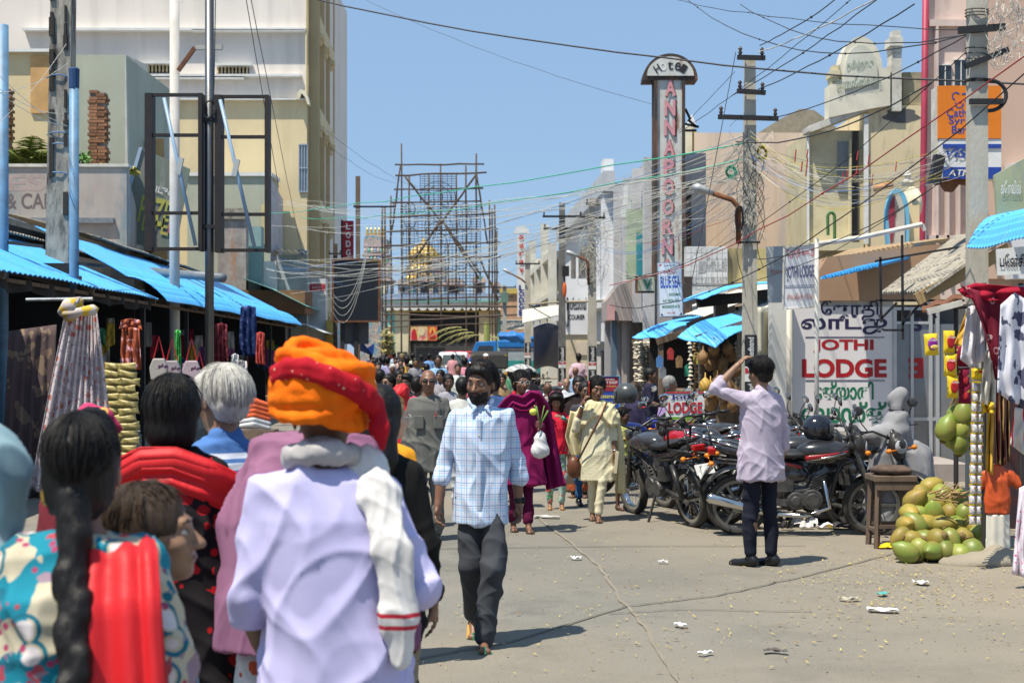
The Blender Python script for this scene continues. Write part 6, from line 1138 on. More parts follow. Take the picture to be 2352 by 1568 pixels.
b=B(); b.ppx([(2290,572),(2360,565),(2360,628),(2293,633)],10.9,.03); T=thing(b,'name_board',white,'white board with black Tamil lettering under the blue awning','signboard'); text(T,'பேன்சி',0,0,.19,.1,black,loc=PX(2325,598,10.89),bold=.02)
def drape(pts_t,pts_b,Y,m,name,lb,cat='garment',nf=5,amp=.03,dep=.05,grp=None,nv=16,th=.004):
    """cloth hanging between an upper and a lower polyline given on the wall outline"""
    def ip(P_,a): k=a*(len(P_)-1); i=min(int(k),len(P_)-2); t=k-i; return P_[i][0]*(1-t)+P_[i+1][0]*t,P_[i][1]*(1-t)+P_[i+1][1]*t
    ph=rnd.random()*6
    def fn(a,c):
        x0,y0=ip(pts_t,a); x1,y1=ip(pts_b,a); x=x0+(x1-x0)*c; y=y0+(y1-y0)*c; d=amp*(.3+c)*math.sin(a*nf*2*PI+ph+1.2*math.sin(c*3))+dep*math.sin(a*3+ph)+.012*math.sin(c*11+a*9)
        return PX(x,y,Y+d)
    b=B(); b.grid(fn,max(24,nf*9),nv,th); return thing(b,name,m,lb,cat,grp,smooth=True)
mar=prn('maroon_print',(.16,.012,.03),[('ring',9,.17,.25,(.45,.3,.3))]); drape([(2206,655),(2250,668),(2300,662),(2352,665)],[(2262,720),(2285,870),(2325,905),(2340,860)],11.2,mar,'maroon_shawl','maroon shawl with pale circles draped over the stall rod','shawl',4)
drape([(2198,665),(2240,650),(2300,655),(2390,662)],[(2215,680),(2250,692),(2300,690),(2390,690)],11.15,cloth('crimson',(.32,.01,.03)),'crimson_edge','crimson folded border of the shawl on the rod','shawl',3)
drape([(2222,708),(2252,700)],[(2192,790),(2213,797)],11.5,cloth('mustard_c',(.6,.35,.05)),'mustard_cloth','mustard cloth strip behind the small white shirt','garment',1)
drape([(2222,705),(2232,702),(2246,702),(2258,712)],[(2205,825),(2228,842),(2240,838),(2262,828)],11.3,prn('white_floral_print',(.7,.68,.72),[('dot',22,.16,(.5,.25,.15))]),'white_shirt','small white embroidered shirt hanging above the snack packets','shirt',2)
drape([(2298,700),(2330,672),(2360,690)],[(2290,900),(2325,925),(2360,935)],10.9,prn('white_photo_print',(.68,.68,.75),[('noise',7,.56,(.08,.08,.14))]),'printed_tshirt','white shirt printed with a dark tower and car scene at the right edge','shirt',2)
drape([(2262,805),(2290,800)],[(2250,925),(2285,935)],11.4,prn('white_gold_border',(.7,.68,.6),[]),'white_cloth','white cloth strip with gold hem below the maroon shawl','garment',2)
drape([(2252,915),(2283,925)],[(2254,945),(2284,950)],11.38,cloth('gold_hem',(.65,.42,.03)),'gold_hem','gold border cloth under the white strip','garment',2)
drape([(2268,940),(2284,945)],[(2264,1080),(2280,1090)],11.5,cloth('mustard_c',(.6,.35,.05)),'yellow_towel','long narrow yellow towel behind the sachet strips','towel',2)
drape([(2330,935),(2360,940)],[(2320,1020),(2360,1050)],11.0,prn('red_white_print',(.6,.55,.5),[('line',0,9,.2,(.5,.02,.04))]),'red_white_cloth','red and white printed cloth at the right edge','garment',1)
drape([(2342,1120),(2365,1110)],[(2325,1318),(2365,1328)],10.6,prn('pink_floral_print',(.75,.68,.75),[('dot',24,.2,(.6,.03,.16))]),'floral_cloth','white cloth with pink flowers hanging to the ground at right','garment',2)
drape([(2284,820),(2300,815),(2318,820)],[(2286,1060),(2302,1070),(2320,1060)],11.9,prn('dark_stock',(.12,.03,.03),[('line',0,30,.3,(.35,.25,.1))]),'bangle_rack','dim rack of bangles and ribbons behind the hanging clothes','rack',3)
# orange shirt and dhoti on display
T=E('display_outfit',(PX(2290,0,11.9).x,11.9,0),'orange short sleeved shirt above a white dhoti with gold border, on display','outfit'); q=11.9/F; X=lambda px:(px-2290)*q; Z=lambda py:zp(py,11.9)
s=SD(.02); s.loft([(Z(1178),X(2289),0,.105,.05),(Z(1150),X(2289),0,.11,.055),(Z(1100),X(2290),0,.105,.055),(Z(1078),X(2290),0,.07,.04),(Z(1066),X(2290),0,.03,.03)]); s.cone((X(2262),0,Z(1088)),(X(2246),-.0,Z(1118)),.04,.04); s.cone((X(2318),0,Z(1088)),(X(2337),0,Z(1112)),.04,.04); sdob('shirt',s,.008,cloth('orange_silk',(.55,.08,.012),rough=.5,spec=.5),T,fold=(.012,4,26))
s=SD(.01); s.loft([(Z(1276),X(2291),0,.11,.035),(Z(1180),X(2290),0,.1,.045)],fold=lambda t,z:1+.09*np.sin(9*t)); sdob('dhoti',s,.008,cloth('cream_dhoti',(.7,.67,.58)),T); s=SD(.01); s.loft([(Z(1277),X(2291),0,.113,.039),(Z(1270),X(2291),0,.112,.038)],fold=lambda t,z:1+.09*np.sin(9*t)); sdob('gold_border',s,.006,cloth('gold_hem',(.65,.42,.03)),T)
# snack packets
yp=prn('yellow_packet',(.7,.5,.02),[('noise',26,.57,(.5,.03,.03))],rough=.3); rp=prn('red_packet',(.45,.02,.03),[('noise',24,.6,(.65,.45,.05))]); pp=prn('maroon_packet',(.2,.01,.04),[('noise',24,.62,(.5,.4,.05))]); sp=prn('sachet_print',(.6,.6,.6),[('noise',30,.56,(.6,.35,.03)),('noise',44,.62,(.3,.05,.05))])
def packet(px,py,w,h,Y,m,lb,grp=None,name='snack_packet',extra=None,tilt=0):
    q=Y/F; b=B(); W_,H_=w*q,h*q
    def fn(a,c): x=(a-.5)*2; z=(c-.5)*2; f=(1-abs(x)**4)*(1-abs(z)**4); return (x*W_/2*(1-.06*(1-abs(z)**3)),-.035*f-.004*math.sin(a*9+c*7)*f-.002*math.sin(z*40)*(abs(z)>.85),z*H_/2)
    b.grid(fn,10,10,0); b.grid(lambda a,c:(lambda p:(-p[0],-p[1]*.8,p[2]))(fn(a,c)),10,10,0); o=b.ob(name,m,smooth=True); o.location=PX(px,py,Y); o.rotation_euler=(0,R(tilt),R(rnd.uniform(-14,14))); tag(o,lb,'packet',grp)
    if extra: extra(o,W_,H_)
    return o
def dot(col,lx=0,lz=0,s=.5,t_=None):
    def f(o,W_,H_):
        b=B(); b.ell((lx*W_,-.034,lz*H_),(W_*.36*s*1.6,.006,H_*.3*s*1.6),12,6); b.ob('print',col,o,smooth=True)
        if t_: text(o,t_,0,0,W_*.6,H_*.13,white,loc=(0,-.046,H_*.2),bold=.03)
    return f
chip=flat('potato_print',(.7,.52,.12)); pur=flat('purple_print',(.28,.03,.3))
packet(2139,791,34,50,11.6,flat('yellow_pack',(.72,.52,.02),.3),'yellow potato chip packet hanging alone, left of the snack strip',extra=lambda o,w,h:(dot(pur,0,.02,.62,'Chips')(o,w,h),(lambda b:(b.ell((.01,-.042,-.12*h),(.3*w,.006,.1*h),10,5),b.ob('print',chip,o)))(B())),tilt=-4)
for i,(px,py) in enumerate(((2180,785),(2183,838),(2188,888))): packet(px,py,30,52,11.7,flat('yellow_pack',(.72,.52,.02),.3),['yellow snack packet at the top of the hanging strip','yellow snack packet in the middle of the hanging strip','yellow snack packet at the bottom of the hanging strip'][i],extra=dot(redp,0,.0,.6,'Chips'))
for i,(px,py) in enumerate(((2210,818),(2214,868),(2216,903))): packet(px,py,28,48,11.8,pp,['dark red snack packet, upper of the second strip','dark red snack packet, middle of the second strip','dark red snack packet, lowest of the second strip'][i],extra=dot(redp,0,-.1,.4))
for i in range(15):
    py=865+i*23.5; packet(2239+(i%3)-i*.6,py,13,20,11.45,sp,'silver and yellow sachet in the left column of the long hanging strip','sachets in the long hanging strips','sachet'); packet(2254-i*.6,py,13,20,11.47,sp,'silver and yellow sachet in the right column of the long hanging strip','sachets in the long hanging strips','sachet')
T=E('sachet_backing',(0,0,0),'yellow crossbands joining the hanging sachet strips','packet band'); a,c=PX(2232,870,11.52),PX(2262,1215,11.52)
for i in range(15): z=zp(855+i*23.5,11.52); x=-i*.6*11.5/F; b=B(); b.box(a.x+x,c.x+x,11.51,11.513,z-.012,z+.012); b.ob('band',flat('yellow_pack',(.72,.52,.02),.3),T)
packet(2245,858,28,26,11.4,yp,'bright yellow packet on top of the sachet strips')
# coconuts
gn=mat('green_coconut',(.16,.24,.035),.45,col2=(.27,.22,.05),scale=7,var=.6,stain=(.25,.13,.04),sts=5,stt=.6,spec=.5,rnd_=.25,bump=.1,bs=18); og=mat('ripe_coconut',(.36,.235,.04),.55,col2=(.17,.19,.03),scale=6,var=.6,stain=(.2,.09,.03),sts=5,stt=.58,spec=.5,rnd_=.25,bump=.1,bs=18)
def coco_me(seed):
    b=B(); r_=.081; b.lathe([(.004,-r_*1.5),(r_*.3,-r_*1.3),(r_*.74,-r_*.85),(r_,-r_*.1),(r_*.93,r_*.55),(r_*.6,r_*.98),(r_*.3,r_*1.1),(.012,r_*1.16)],14); me=b.mesh('coconut',True)
    for v_ in me.vertices: a=math.atan2(v_.co.y,v_.co.x); k=1+.035*math.cos(3*a+seed)+.02*math.cos(5*a-seed); v_.co.x*=k; v_.co.y*=k*(.95)
    return me
cme=[]
for sd_ in (0,1.5,3): 
    for m_ in (gn,og): me=coco_me(sd_); me.materials.append(m_); cme.append(me)
stm=B(); stm.lathe([(.012,0),(.03,.004),(.02,.012),(.008,.02)],7,(0,0,.092)); stm=stm.mesh('stem_cap'); stm.materials.append(mat('stem',(.2,.13,.05)))
def coco(p,i,lb,grp,up_=False):
    o=bpy.data.objects.new('coconut',cme[i%6]); COL.objects.link(o); o.location=p; o.rotation_euler=(rnd.uniform(0,6.28),rnd.uniform(-1.2,1.2),rnd.uniform(0,6.28)) if not up_ else (PI+rnd.uniform(-.3,.3),.2,rnd.random()*6); o.scale=(rnd.uniform(.95,1.22),)*3; c=bpy.data.objects.new('stem_cap',stm); COL.objects.link(c); c.parent=o; return tag(o,lb,'coconut',grp)
CL=[(2083,1268,0),(2110,1262,0),(2143,1265,0),(2172,1262,0),(2203,1272,0),(2235,1265,0),(2070,1232,1),(2098,1240,1),(2125,1236,0),(2152,1240,1),(2184,1236,0),(2215,1236,1),(2246,1228,0),(2080,1205,1),(2105,1205,0),(2133,1205,1),(2163,1205,1),(2195,1205,0),(2230,1208,1),(2090,1178,1),(2112,1180,0),(2145,1178,0),(2180,1178,1),(2215,1182,0),(2100,1150,1),(2128,1152,0),(2160,1150,1),(2195,1155,1),(2225,1165,0),(2115,1138,1),(2148,1128,0),(2175,1140,1),(2205,1145,0),(2138,1118,1),(2160,1135,0)]
for i,(px,py,m_) in enumerate(CL):
    lay=(1270-py)/150; coco(PX(px,py,11.9+lay*.75+rnd.uniform(-.04,.04)),(rnd.randint(0,2))*2+m_,('ripe yellow' if m_ else 'green')+' tender coconut in the '+['bottom rows','middle rows','upper rows'][min(2,int(lay*3))]+' of the pile beside the stool','coconuts piled by the stool')
for k_ in range(26): 
    p=PX(rnd.uniform(2100,2235),rnd.uniform(1170,1262),12.6); coco(p,rnd.randint(0,5),'tender coconut deep inside the pile','coconuts piled by the stool')
for i,(px,py) in enumerate(((2174,985),(2192,960),(2208,985),(2190,1005),(2212,955),(2222,1002),(2205,1020))): coco(PX(px,py,12.2+.1*(i%2)),i%3*2,'green coconut in the bunch hanging above the pile','hanging green coconut bunch',True)
b=B(); 
for i in range(6): b.tube([PX(2195,905,12.3),PX(2192+rnd.uniform(-18,18),950,12.3),PX(2192+rnd.uniform(-20,25),975,12.25)],.008,4)
thing(b,'bunch_stalk',mat('stem',(.2,.13,.05)),'brown stalk of the hanging coconut bunch','stalk')
T=E('dry_stalk_bundle',(0,0,0),'dry yellowish coconut stalk lying over the pile','stalk')
for i in range(16): b=B(); a=PX(2130+rnd.uniform(0,60),1130+rnd.uniform(0,16),12.1); b.tube([a,a+Vector((rnd.uniform(.05,.25),rnd.uniform(-.1,.05),rnd.uniform(-.04,.12)))],[.011,.004],5); b.ob('twig',mat('dry_twig',(.33,.22,.09)),T)
# bricks under pile, big stone, stool
for i,(px,py) in enumerate(((2093,1278),(2118,1284),(2140,1286))): x,y=gp(px,py); b=B(); b.obox((x,y,.04),(.14,.1,.07),Matrix.Rotation(.3*i,3,'Z')); thing(b,'brick',mat('grey_brick',(.17,.14,.12)),['left','middle','right'][i]+' grey brick propping up the coconut pile','brick',bevel=.006)
x,y=gp(2268,1298); s=SD(.05); s.ell((0,0,.02),(.28,.22,.1)); s.ell((.14,.02,.02),(.16,.18,.12)); s.ell((-.2,-.03,0),(.18,.14,.06)); V_,Q_=s.build(.02); V_=folds(relax(V_.astype(float),Q_,1),normals(V_,Q_),.03,3,12); o=link('stone',mesh_np('stone',V_,Q_),mat('pale_stone',(.3,.26,.2),.95,bump=.4,bs=30),None,(x,y+.1,0)); tag(o,'low pale stone block in front of the dhoti display','stone')
x0,Yt=PX(2046,0,12.9).x,12.9; T=E('wooden_stool',(x0,Yt,0),'rough wooden stool left of the coconut pile','stool'); h_=.66; wd=mat('old_stool_wood',(.15,.105,.075),.9,col2=(.07,.05,.04),scale=8,stretch=(1,1,.2),bump=.4)
for sx in (-1,1):
    for sy in (-1,1): b=B(); b.beam((sx*.165,sy*.15,0),(sx*.145,sy*.13,h_-.06),.04); b.ob('leg',wd,T)
for sx in (-1,1): b=B(); b.beam((sx*.16,-.14,.16),(sx*.16,.14,.16),.03); b.ob('stretcher',wd,T)
for sy in (.14,-.15): b=B(); b.beam((-.16,sy,.2),(.16,sy,.2),.03); b.ob('stretcher',wd,T)
for i in range(3): b=B(); b.box(-.19,.19,-.19+i*.13,-.07+i*.13,h_-.055,h_-.005); b.ob('plank',wd,T,bevel=.004)
b=B(); b.box(-.18,.18,-.18,-.16,h_-.13,h_-.06); b.ob('apron',wd,T)
s=SD(.03); s.ell((0,0,.03),(.16,.13,.035)); s.ell((-.04,0,.05),(.1,.1,.03)); s.ell((.1,.02,.03),(.08,.09,.035)); V_,Q_=s.build(.012); V_=folds(relax(V_.astype(float),Q_,1),normals(V_,Q_),.02,2,20); o=link('sack',mesh_np('sack',V_,Q_),mat('dirty_sack',(.13,.085,.06),.95,col2=(.05,.04,.035),scale=9),None,(x0,Yt,h_)); tag(o,'dirty folded sack lying on the wooden stool','sack')
b=B(); x,y=gp(2020,1262); b.grid(lambda a,c:(x+a*.22,y+c*.1,.02+.04*math.sin(a*4)*math.sin(c*3)),8,4,.003); thing(b,'yellow_bag',flat('yellow_pack',(.72,.52,.02),.3),'yellow plastic bag on the ground at the foot of the stool','bag')
def junk():
    T=E('rubbish_heap',(0,0,0),'torn black plastic and paper scraps under the parked motorcycles','rubbish')
    for i in range(26):
        x,y=gp(rnd.uniform(1740,1985),rnd.uniform(1196,1226)); y+=.25; x+=.05; a=rnd.uniform(.04,.13); h_=rnd.uniform(.02,.09); sd_=rnd.random()*9; b=B()
        b.grid(lambda p,q_:(x+(p-.5)*2*a,y+(q_-.5)*a,.02+h_*abs(math.sin(p*5+sd_)*math.sin(q_*4+sd_))),6,4,.003); b.ob('scrap',[black,mat('dark_scrap',(.1,.09,.08)),ppw,flat('yellow_pack',(.72,.52,.02),.3),black,mat('tan_scrap',(.4,.36,.28))][i%6] if i%5 else black,T)
junk()
# left stall goods
sheer=prn('sheer_print',(.6,.52,.53),[('ring',7,.22,.3,(.33,.24,.26)),('dot',8,.27,(.48,.16,.12)),('ring',14,.3,.4,(.3,.27,.3))])
T=drape([(150,712),(185,700),(205,705),(222,712)],[(68,1120),(130,1150),(200,1150),(272,1120)],16.2,sheer,'sheer_curtain','sheer white and red printed fabric knotted under the left awning','curtain',9,.045,.12,nv=30); b=B(); b.tube([PX(140,720,16.1),PX(158,702,16.05),PX(178,700,16),PX(180,712,16),PX(160,722,16.05),PX(182,716,15.95),PX(215,712,16),PX(221,704,16)],[.05,.09,.1,.06,.09,.05,.07,.04],8); b.ob('knot',prn('gold_knot',(.55,.48,.45),[('noise',9,.52,(.6,.4,.05))]),T,smooth=True)
b=B(); b.tube([PX(60,688,16.1),PX(213,686,16.1)],.02,8); thing(b,'curtain_rod',galv,'steel rod holding the knotted sheer fabric','rod')
drape([(20,760),(130,745)],[(0,1150),(120,1150)],17.2,prn('dim_fabric',(.1,.07,.07),[('noise',5,.58,(.2,.14,.1))]),'fabric_stock','dim printed fabric deep in the nearest left stall','fabric',5)
for i in range(26): packet(258+(i%2)*36+rnd.uniform(-5,5),842+(i//2)*17,48,17,20-.1*(i%2),mat('corn_packet',(.46,.38,.15),.4,col2=(.3,.24,.08),scale=25),'clear packet of yellow puffed snacks in the stack behind the sheer curtain','stacked puffed snack packets',tilt=rnd.uniform(-10,10))
LG=[('bag','red handled white and grey shopping bag hanging in the left stall',365,845,(.45,.42,.4)),('bag','silver printed bag beside the red handled bag',395,850,(.4,.35,.38)),('bag','pale tote bag left of the steel pole',440,850,(.5,.4,.45)),('bag','pink handbag hanging by the steel pole',458,880,(.5,.25,.28)),('bag','teal and white box bag low in the left stall',350,905,(.2,.32,.33))]
for i,(nm,lb,px,py,c_) in enumerate(LG):
    Y=21+i*.8; q=Y/F; T=E('hanging_bag',PX(px,py,Y),lb,'bag'); b=B(); b.prxz([(-17*q,-28*q),(17*q,-28*q),(21*q,0),(13*q,22*q),(-13*q,22*q),(-21*q,0)],-.05,.05); b.ob('body',prn('bag%d'%i,c_,[('noise',12,.6,(.1,.05,.1))]),T,bevel=.02); b=B(); b.tube([(-12*q,0,22*q),(0,0,72*q),(12*q,0,22*q)],.012,6); b.ob('handle',redp if i<4 else iron,T)
GM=[('maroon dress on a hanger beyond the steel pole',508,790,34,90,27,(.14,.02,.03)),('deep blue cloth hanging in the dark stall',570,760,44,110,34,(.01,.025,.1)),('grey sleeveless top on a torso form',553,865,36,70,26,(.28,.27,.27)),('red and cream garland hanging near the turban',598,800,22,70,30,(.4,.06,.05)),('green toy packets hanging on a card',408,815,16,110,24,(.1,.5,.1)),('orange and red pouches hanging in plastic',300,800,50,90,22,(.4,.1,.05)),('pink patterned towel above the pouches',300,745,54,20,22,(.4,.2,.22)),('purple garment behind the black haired woman',430,880,26,90,25,(.22,.1,.2)),('white blouse on a dark torso form',540,835,20,40,28,(.6,.6,.62))]
for lb,px,py,w,h_,Y,c_ in GM: drape([(px-w*.4,py-h_/2),(px,py-h_/2-4),(px+w*.4,py-h_/2)],[(px-w/2,py+h_/2),(px+w/2,py+h_/2+4)],Y,prn('gm%d'%px,c_,[('noise',10,.6,tuple(min(1,v*2+.05) for v in c_))]),'hanging_garment',lb,'garment',3,.04)
for i in range(75):
    px=rnd.uniform(225,650); Y=5.9*F/(1033-px)*rnd.uniform(1.02,1.15) ; c_=rnd.choice([(.3,.03,.05),(.4,.35,.3),(.05,.1,.3),(.45,.3,.05),(.05,.2,.1),(.3,.1,.25),(.5,.48,.45)]); py=HZ-(rnd.uniform(.05,.65))*F/Y
    drape([(px-9,py),(px+9,py)],[(px-10,py+rnd.uniform(30,60)),(px+10,py+rnd.uniform(30,60))],Y,cloth('stock%d'%(int(c_[0]*100)+int(c_[2]*10)),c_),'hanging_goods','small hanging cloth item crowding the left stalls','goods',1,.03,grp='small goods hung in the left stalls',nv=5)
# eatery board and lodge standing sign
T=E('eatery_board',PX(1398,898,20.5),'tall red and blue eatery board advertising meals','sign'); q=20.5/F; b=B(); b.box(-25*q,25*q,0,.04,-62*q,34*q); b.ob('board',flat('eatery_blue',(.02,.06,.3)),T); b=B(); b.box(-23*q,23*q,-.004,-.001,0,32*q); b.ob('red_half',flat('eatery_red',(.3,.02,.04)),T)
b=B(); b.tube([(-25*q,-.01,-62*q),(-25*q,-.01,34*q),(25*q,-.01,34*q),(25*q,-.01,-62*q)],.012,6); b.ob('frame',flat('frame_blue',(.1,.3,.5)),T)
for s_,z,w,h_,m_ in (('PRASANNA',27,28,3,white),('HOLY SHOP',20,40,6,white),('பூஜை சாமான்',11,34,5,chip),('caterers',-12,36,8,flat('yellow_print',(.65,.55,.1))),('MEALS',-27,36,7,flat('yellow_print',(.65,.55,.1))),('READY',-38,20,4,white),('உணவு',-50,24,8,white)): text(T,s_,0,z*q,w*q,h_*q,m_,y=-.006,bold=.02)
T=E('lodge_standing_sign',PX(1574,950,17.2),'standing sign reading Jothi LODGE in blue and red, behind the bikes','sign'); q=17.2/F; b=B(); b.box(-44*q,44*q,0,.04,-52*q,48*q); b.ob('board',white,T); b=B(); b.box(-44*q,44*q,-.005,-.001,-20*q,-7*q); b.ob('green_band',flat('leaf_green_print',(.12,.35,.03)),T); b=B(); b.box(-44*q,44*q,-.005,-.001,-52*q,-20.2*q); b.ob('red_band',redp,T)
for s_,z,x,w,h_,m_ in (('Jothi',38,-4,60,13,navy),('LODGE',14,0,78,26,redp),('Rooms Available',-13.5,-4,72,9,flat('yellow_print',(.65,.55,.1))),('A/C - Non-A/C',-26,-10,56,5,white),('Single',-36,-14,44,12,white)): text(T,s_,x*q,z*q,w*q,h_*q,m_,y=-.008,bold=.03)
b=B(); b.box(-44*q,44*q,-.008,.045,47.2*q,50*q); b.ob('top_rail',redp,T)
for sx in (-1,1): b=B(); b.box(sx*40*q-.015,sx*40*q+.015,.045,.075,-zp(950,17.2),40*q); b.ob('leg',steel,T)
# ---------------- motorcycles
tyre=mat('tyre_rubber',(.02,.019,.018),.85,col2=(.07,.062,.052),scale=5,bump=.3,bs=80); chrome=mat('chrome',(.6,.6,.6),.18,metal=1,bump=0); bkp=mat('black_plastic',(.018,.018,.02),.35,col2=(.05,.047,.043),scale=6,bump=.03); eng=mat('engine_metal',(.14,.14,.14),.5,metal=.6,col2=(.05,.047,.043),scale=14,bump=.2,bs=60); seatm=mat('seat_vinyl',(.02,.02,.022),.5,bump=.15,bs=200)
amb=flat('amber_lens',(.7,.2,.01),.2); redl=flat('red_lens',(.4,.01,.01),.15); mirr=mat('mirror_glass',(.75,.8,.85),.03,metal=1,bump=0,var=.1); ORX=Matrix.Rotation(PI/2,3,'X')
def wheel(T,x,spoke=False,rear=False):
    t=B(); R0=.3; prof=[(R0-.055,-.03),(R0-.03,-.045),(R0-.008,-.036),(R0,-.012),(R0,.012),(R0-.008,.036),(R0-.03,.045),(R0-.055,.03)]
    def ring(b,prof,n=32):
        k=len(b.v); N=len(prof)
        for j in range(n):
            a=2*PI*j/n
            for r_,y in prof: b.v.append((x+r_*math.cos(a),y,R0+r_*math.sin(a)))
        for j in range(n):
            for i in range(N): a0=k+j*N+i; a1=k+j*N+(i+1)%N; b0=k+((j+1)%n)*N+i; b1=k+((j+1)%n)*N+(i+1)%N; b.f.append((a0,b0,b1,a1))
    ring(t,prof); w=t.ob('wheel',tyre,T,smooth=True)
    r=B(); ring(r,[(.215,-.03),(.247,-.034),(.247,.034),(.215,.03)]); r.tube([(x,-.06,R0),(x,.06,R0)],.045 if not rear else .07,10)
    if spoke:
        for j in range(18): a=2*PI*j/18; b_=a+(.25 if j%2 else -.25); r.tube([(x+.04*math.cos(b_),.02*(-1)**j,R0+.04*math.sin(b_)),(x+.22*math.cos(a),0,R0+.22*math.sin(a))],.003,3)
    else:
        for j in range(6): a=2*PI*j/6; r.beam((x+.03*math.cos(a),0,R0+.03*math.sin(a)),(x+.225*math.cos(a),0,R0+.225*math.sin(a)),.03,.025)
    r.ob('rim',chrome if spoke else mat('grey_alloy',(.18,.18,.17),.5,metal=.5),w,auto=True)
    for j in range(0): pass
def strand(s0,c0,n=9): return [(c0[0]+s0*math.cos(t),0,c0[1]+s0*math.sin(t)) for t in n]
def moto(x,Y,yaw,lb,tank=(.02,.02,.022),stripe=None,spoke=False,plate='TN.74',big=True,mirrors=True,lean=8,cat='motorcycle',group='motorcycles parked on the right',rack=False,parts=True):
    T=E('motorcycle',(x,Y,0),lb,cat,group,rot=(R(lean),0,R(yaw)))
    tm_=mat('tank_%02d%02d%02d'%tuple(int(c*99) for c in tank),tank,.22,coat=.6,bump=0,var=.2,col2=tuple(c*.9 for c in tank))
    wheel(T,-.64,spoke,True); wheel(T,.66,spoke)
    b=B()
    for sy in (-.055,.055): b.tube([(.66,sy,.3),(.55,sy,.62),(.44,sy,.93)],[.028,.024,.02],8)
    b.tube([(.45,-.08,.9),(.45,.08,.9)],.02,6); b.ob('fork',eng,T,smooth=True)
    b=B(); b.grid(lambda a,c:(.66+.345*math.cos(.35+1.9*a),(c-.5)*.11,.3+.345*math.sin(.35+1.9*a)-.02*abs(c-.5)*2),14,4,.006); b.grid(lambda a,c:(.97-.02*a,(c-.5)*.11,.42-.22*a),4,3,.006); b.ob('front_mudguard',bkp,T,smooth=True)
    b=B(); b.tube([(.42,0,.86),(.3,0,.6),(.24,0,.32),(-.1,0,.26),(-.3,0,.33),(-.35,0,.55)],.022,7); b.tube([(.42,0,.84),(.1,0,.78),(-.35,0,.66)],.022,7)
    for sy in (-.09,.09): b.tube([(-.3,sy,.36),(-.64,sy,.3)],.022,6); b.tube([(-.2,sy,.66),(-.75,sy,.72)],.014,6); b.tube([(-.64,sy*1.15,.32),(-.5,sy*1.15,.64)],[.03,.028],8)
    b.ob('frame',bkp,T,smooth=True)
    b=B(); b.tube([(.06,-.1,.37),(.06,.1,.37)],.1,18); b.tube([(-.1,-.11,.36),(-.1,.11,.36)],.085,18); b.tube([(.06,-.12,.37),(.06,-.1,.37)],.07,14); b.tube([(-.1,-.125,.36),(-.1,-.1,.36)],.05,12); b.obox((-.02,0,.4),(.2,.16,.14)); b.obox((.09,0,.5),(.11,.11,.2),Matrix.Rotation(R(25),3,'Y')); b.obox((-.2,0,.52),(.16,.18,.16)); b.obox((.0,0,.56),(.09,.07,.07)); en=b.ob('engine',eng,T,bevel=.01)
    b=B()
    for i in range(6): c_=Vector((.05,0,.44)).lerp(Vector((.14,0,.61)),i/5); b.obox(c_,(.17,.16,.008),Matrix.Rotation(R(-28),3,'Y')*1)
    b.tube([(-.02,-.115,.38),(-.02,-.1,.38)],.06,12); b.ob('cooling_fin',eng,en)
    s=SD(.03); s.ell((.16,0,.83),(.25,.125,.1)); s.ell((.3,0,.82),(.13,.14,.09)); s.ell((.1,0,.72),(.22,.11,.05)); s.ell((.1,0,.66),(.5,.4,.055),cut=True); sdob('fuel_tank',s,.013,tm_,T)
    if stripe:
        sm=mat('stripe_%02d'%int(stripe[0]*99),stripe,.3,coat=.5,bump=0)
        for sy in (-1,1):
            b=B(); b.grid(lambda a,c:(-.02+.4*a,sy*(.137-.09*(abs(a-.55))**1.6+.003),.80+.055*a-.05*c*(1-.7*a)+.0),10,2,.004); b.ob('stripe',sm,T,smooth=True)
            b=B(); b.grid(lambda a,c:(.02+.34*a,sy*(.143-.09*(abs(a-.6))**1.6+.003),.765+.075*a-.016*c),10,2,.004); b.ob('stripe',chrome,T,smooth=True)
    s=SD(.03); s.ell((-.14,0,.8),(.2,.12,.045)); s.cone((-.3,0,.84),(-.62,0,.88),.05,.045,sq=((0,0,1),.7)); s.cone((-.25,-.06,.8),(-.6,-.05,.86),.05,.04,sq=((0,0,1),.7)); s.cone((-.25,.06,.8),(-.6,.05,.86),.05,.04,sq=((0,0,1),.7)); sdob('seat',s,.014,seatm,T)
    s=SD(.02); s.chain([(-.1,0,.68),(-.45,0,.74),(-.86,0,.86)],[.085,.08,.035],sq=((0,0,1),.75)); s.ell((-.12,0,.6),(.16,.1,.09)); sdob('tail_panel',s,.014,tm_,T)
    if stripe:
        for sy in (-1,1): b=B(); b.grid(lambda a,c:(-.05-.7*a,sy*(.09-.045*a),.7+.15*a-.03*c*(1-a)),8,2,.004); b.ob('stripe',sm,T,smooth=True)
    b=B(); b.grid(lambda a,c:(-.64+.36*math.cos(1.4+1.35*a),(c-.5)*.16,.3+.36*math.sin(1.4+1.35*a)),12,3,.006); b.beam((-.85,0,.72),(-1.02,0,.52),.12,.012); b.ob('rear_mudguard',bkp,T,smooth=True)
    b=B(); b.obox((-.9,0,.83),(.07,.13,.06)); b.ob('tail_light',redl,T,bevel=.01)
    b=B(); b.obox((-.985,0,.62),(.01,.2,.11),Matrix.Rotation(R(25),3,'Y')); pl=b.ob('number_plate',flat('plate_white',(.7,.7,.66)),T)
    text(pl,plate,0,0,.14,.035,black,loc=(-1.0,0,.64),rot=(PI/2-R(25)*0,0,-PI/2),bold=.03); text(pl,'AC.0195' if rack else 'AB.%04d'%rnd.randint(1000,9999),0,0,.17,.035,black,loc=(-.998,0,.595),rot=(PI/2,0,-PI/2),bold=.03)
    for xx,zz,w in ((-.92,.74,.17),(.56,.84,.14)):
        for sy in (-1,1): b=B(); b.tube([(xx,sy*.04,zz),(xx,sy*w,zz)],.006,5); b.ell((xx,sy*(w+.02),zz),(.03,.03,.025),8,6); b.ob('indicator',amb,T,smooth=True)
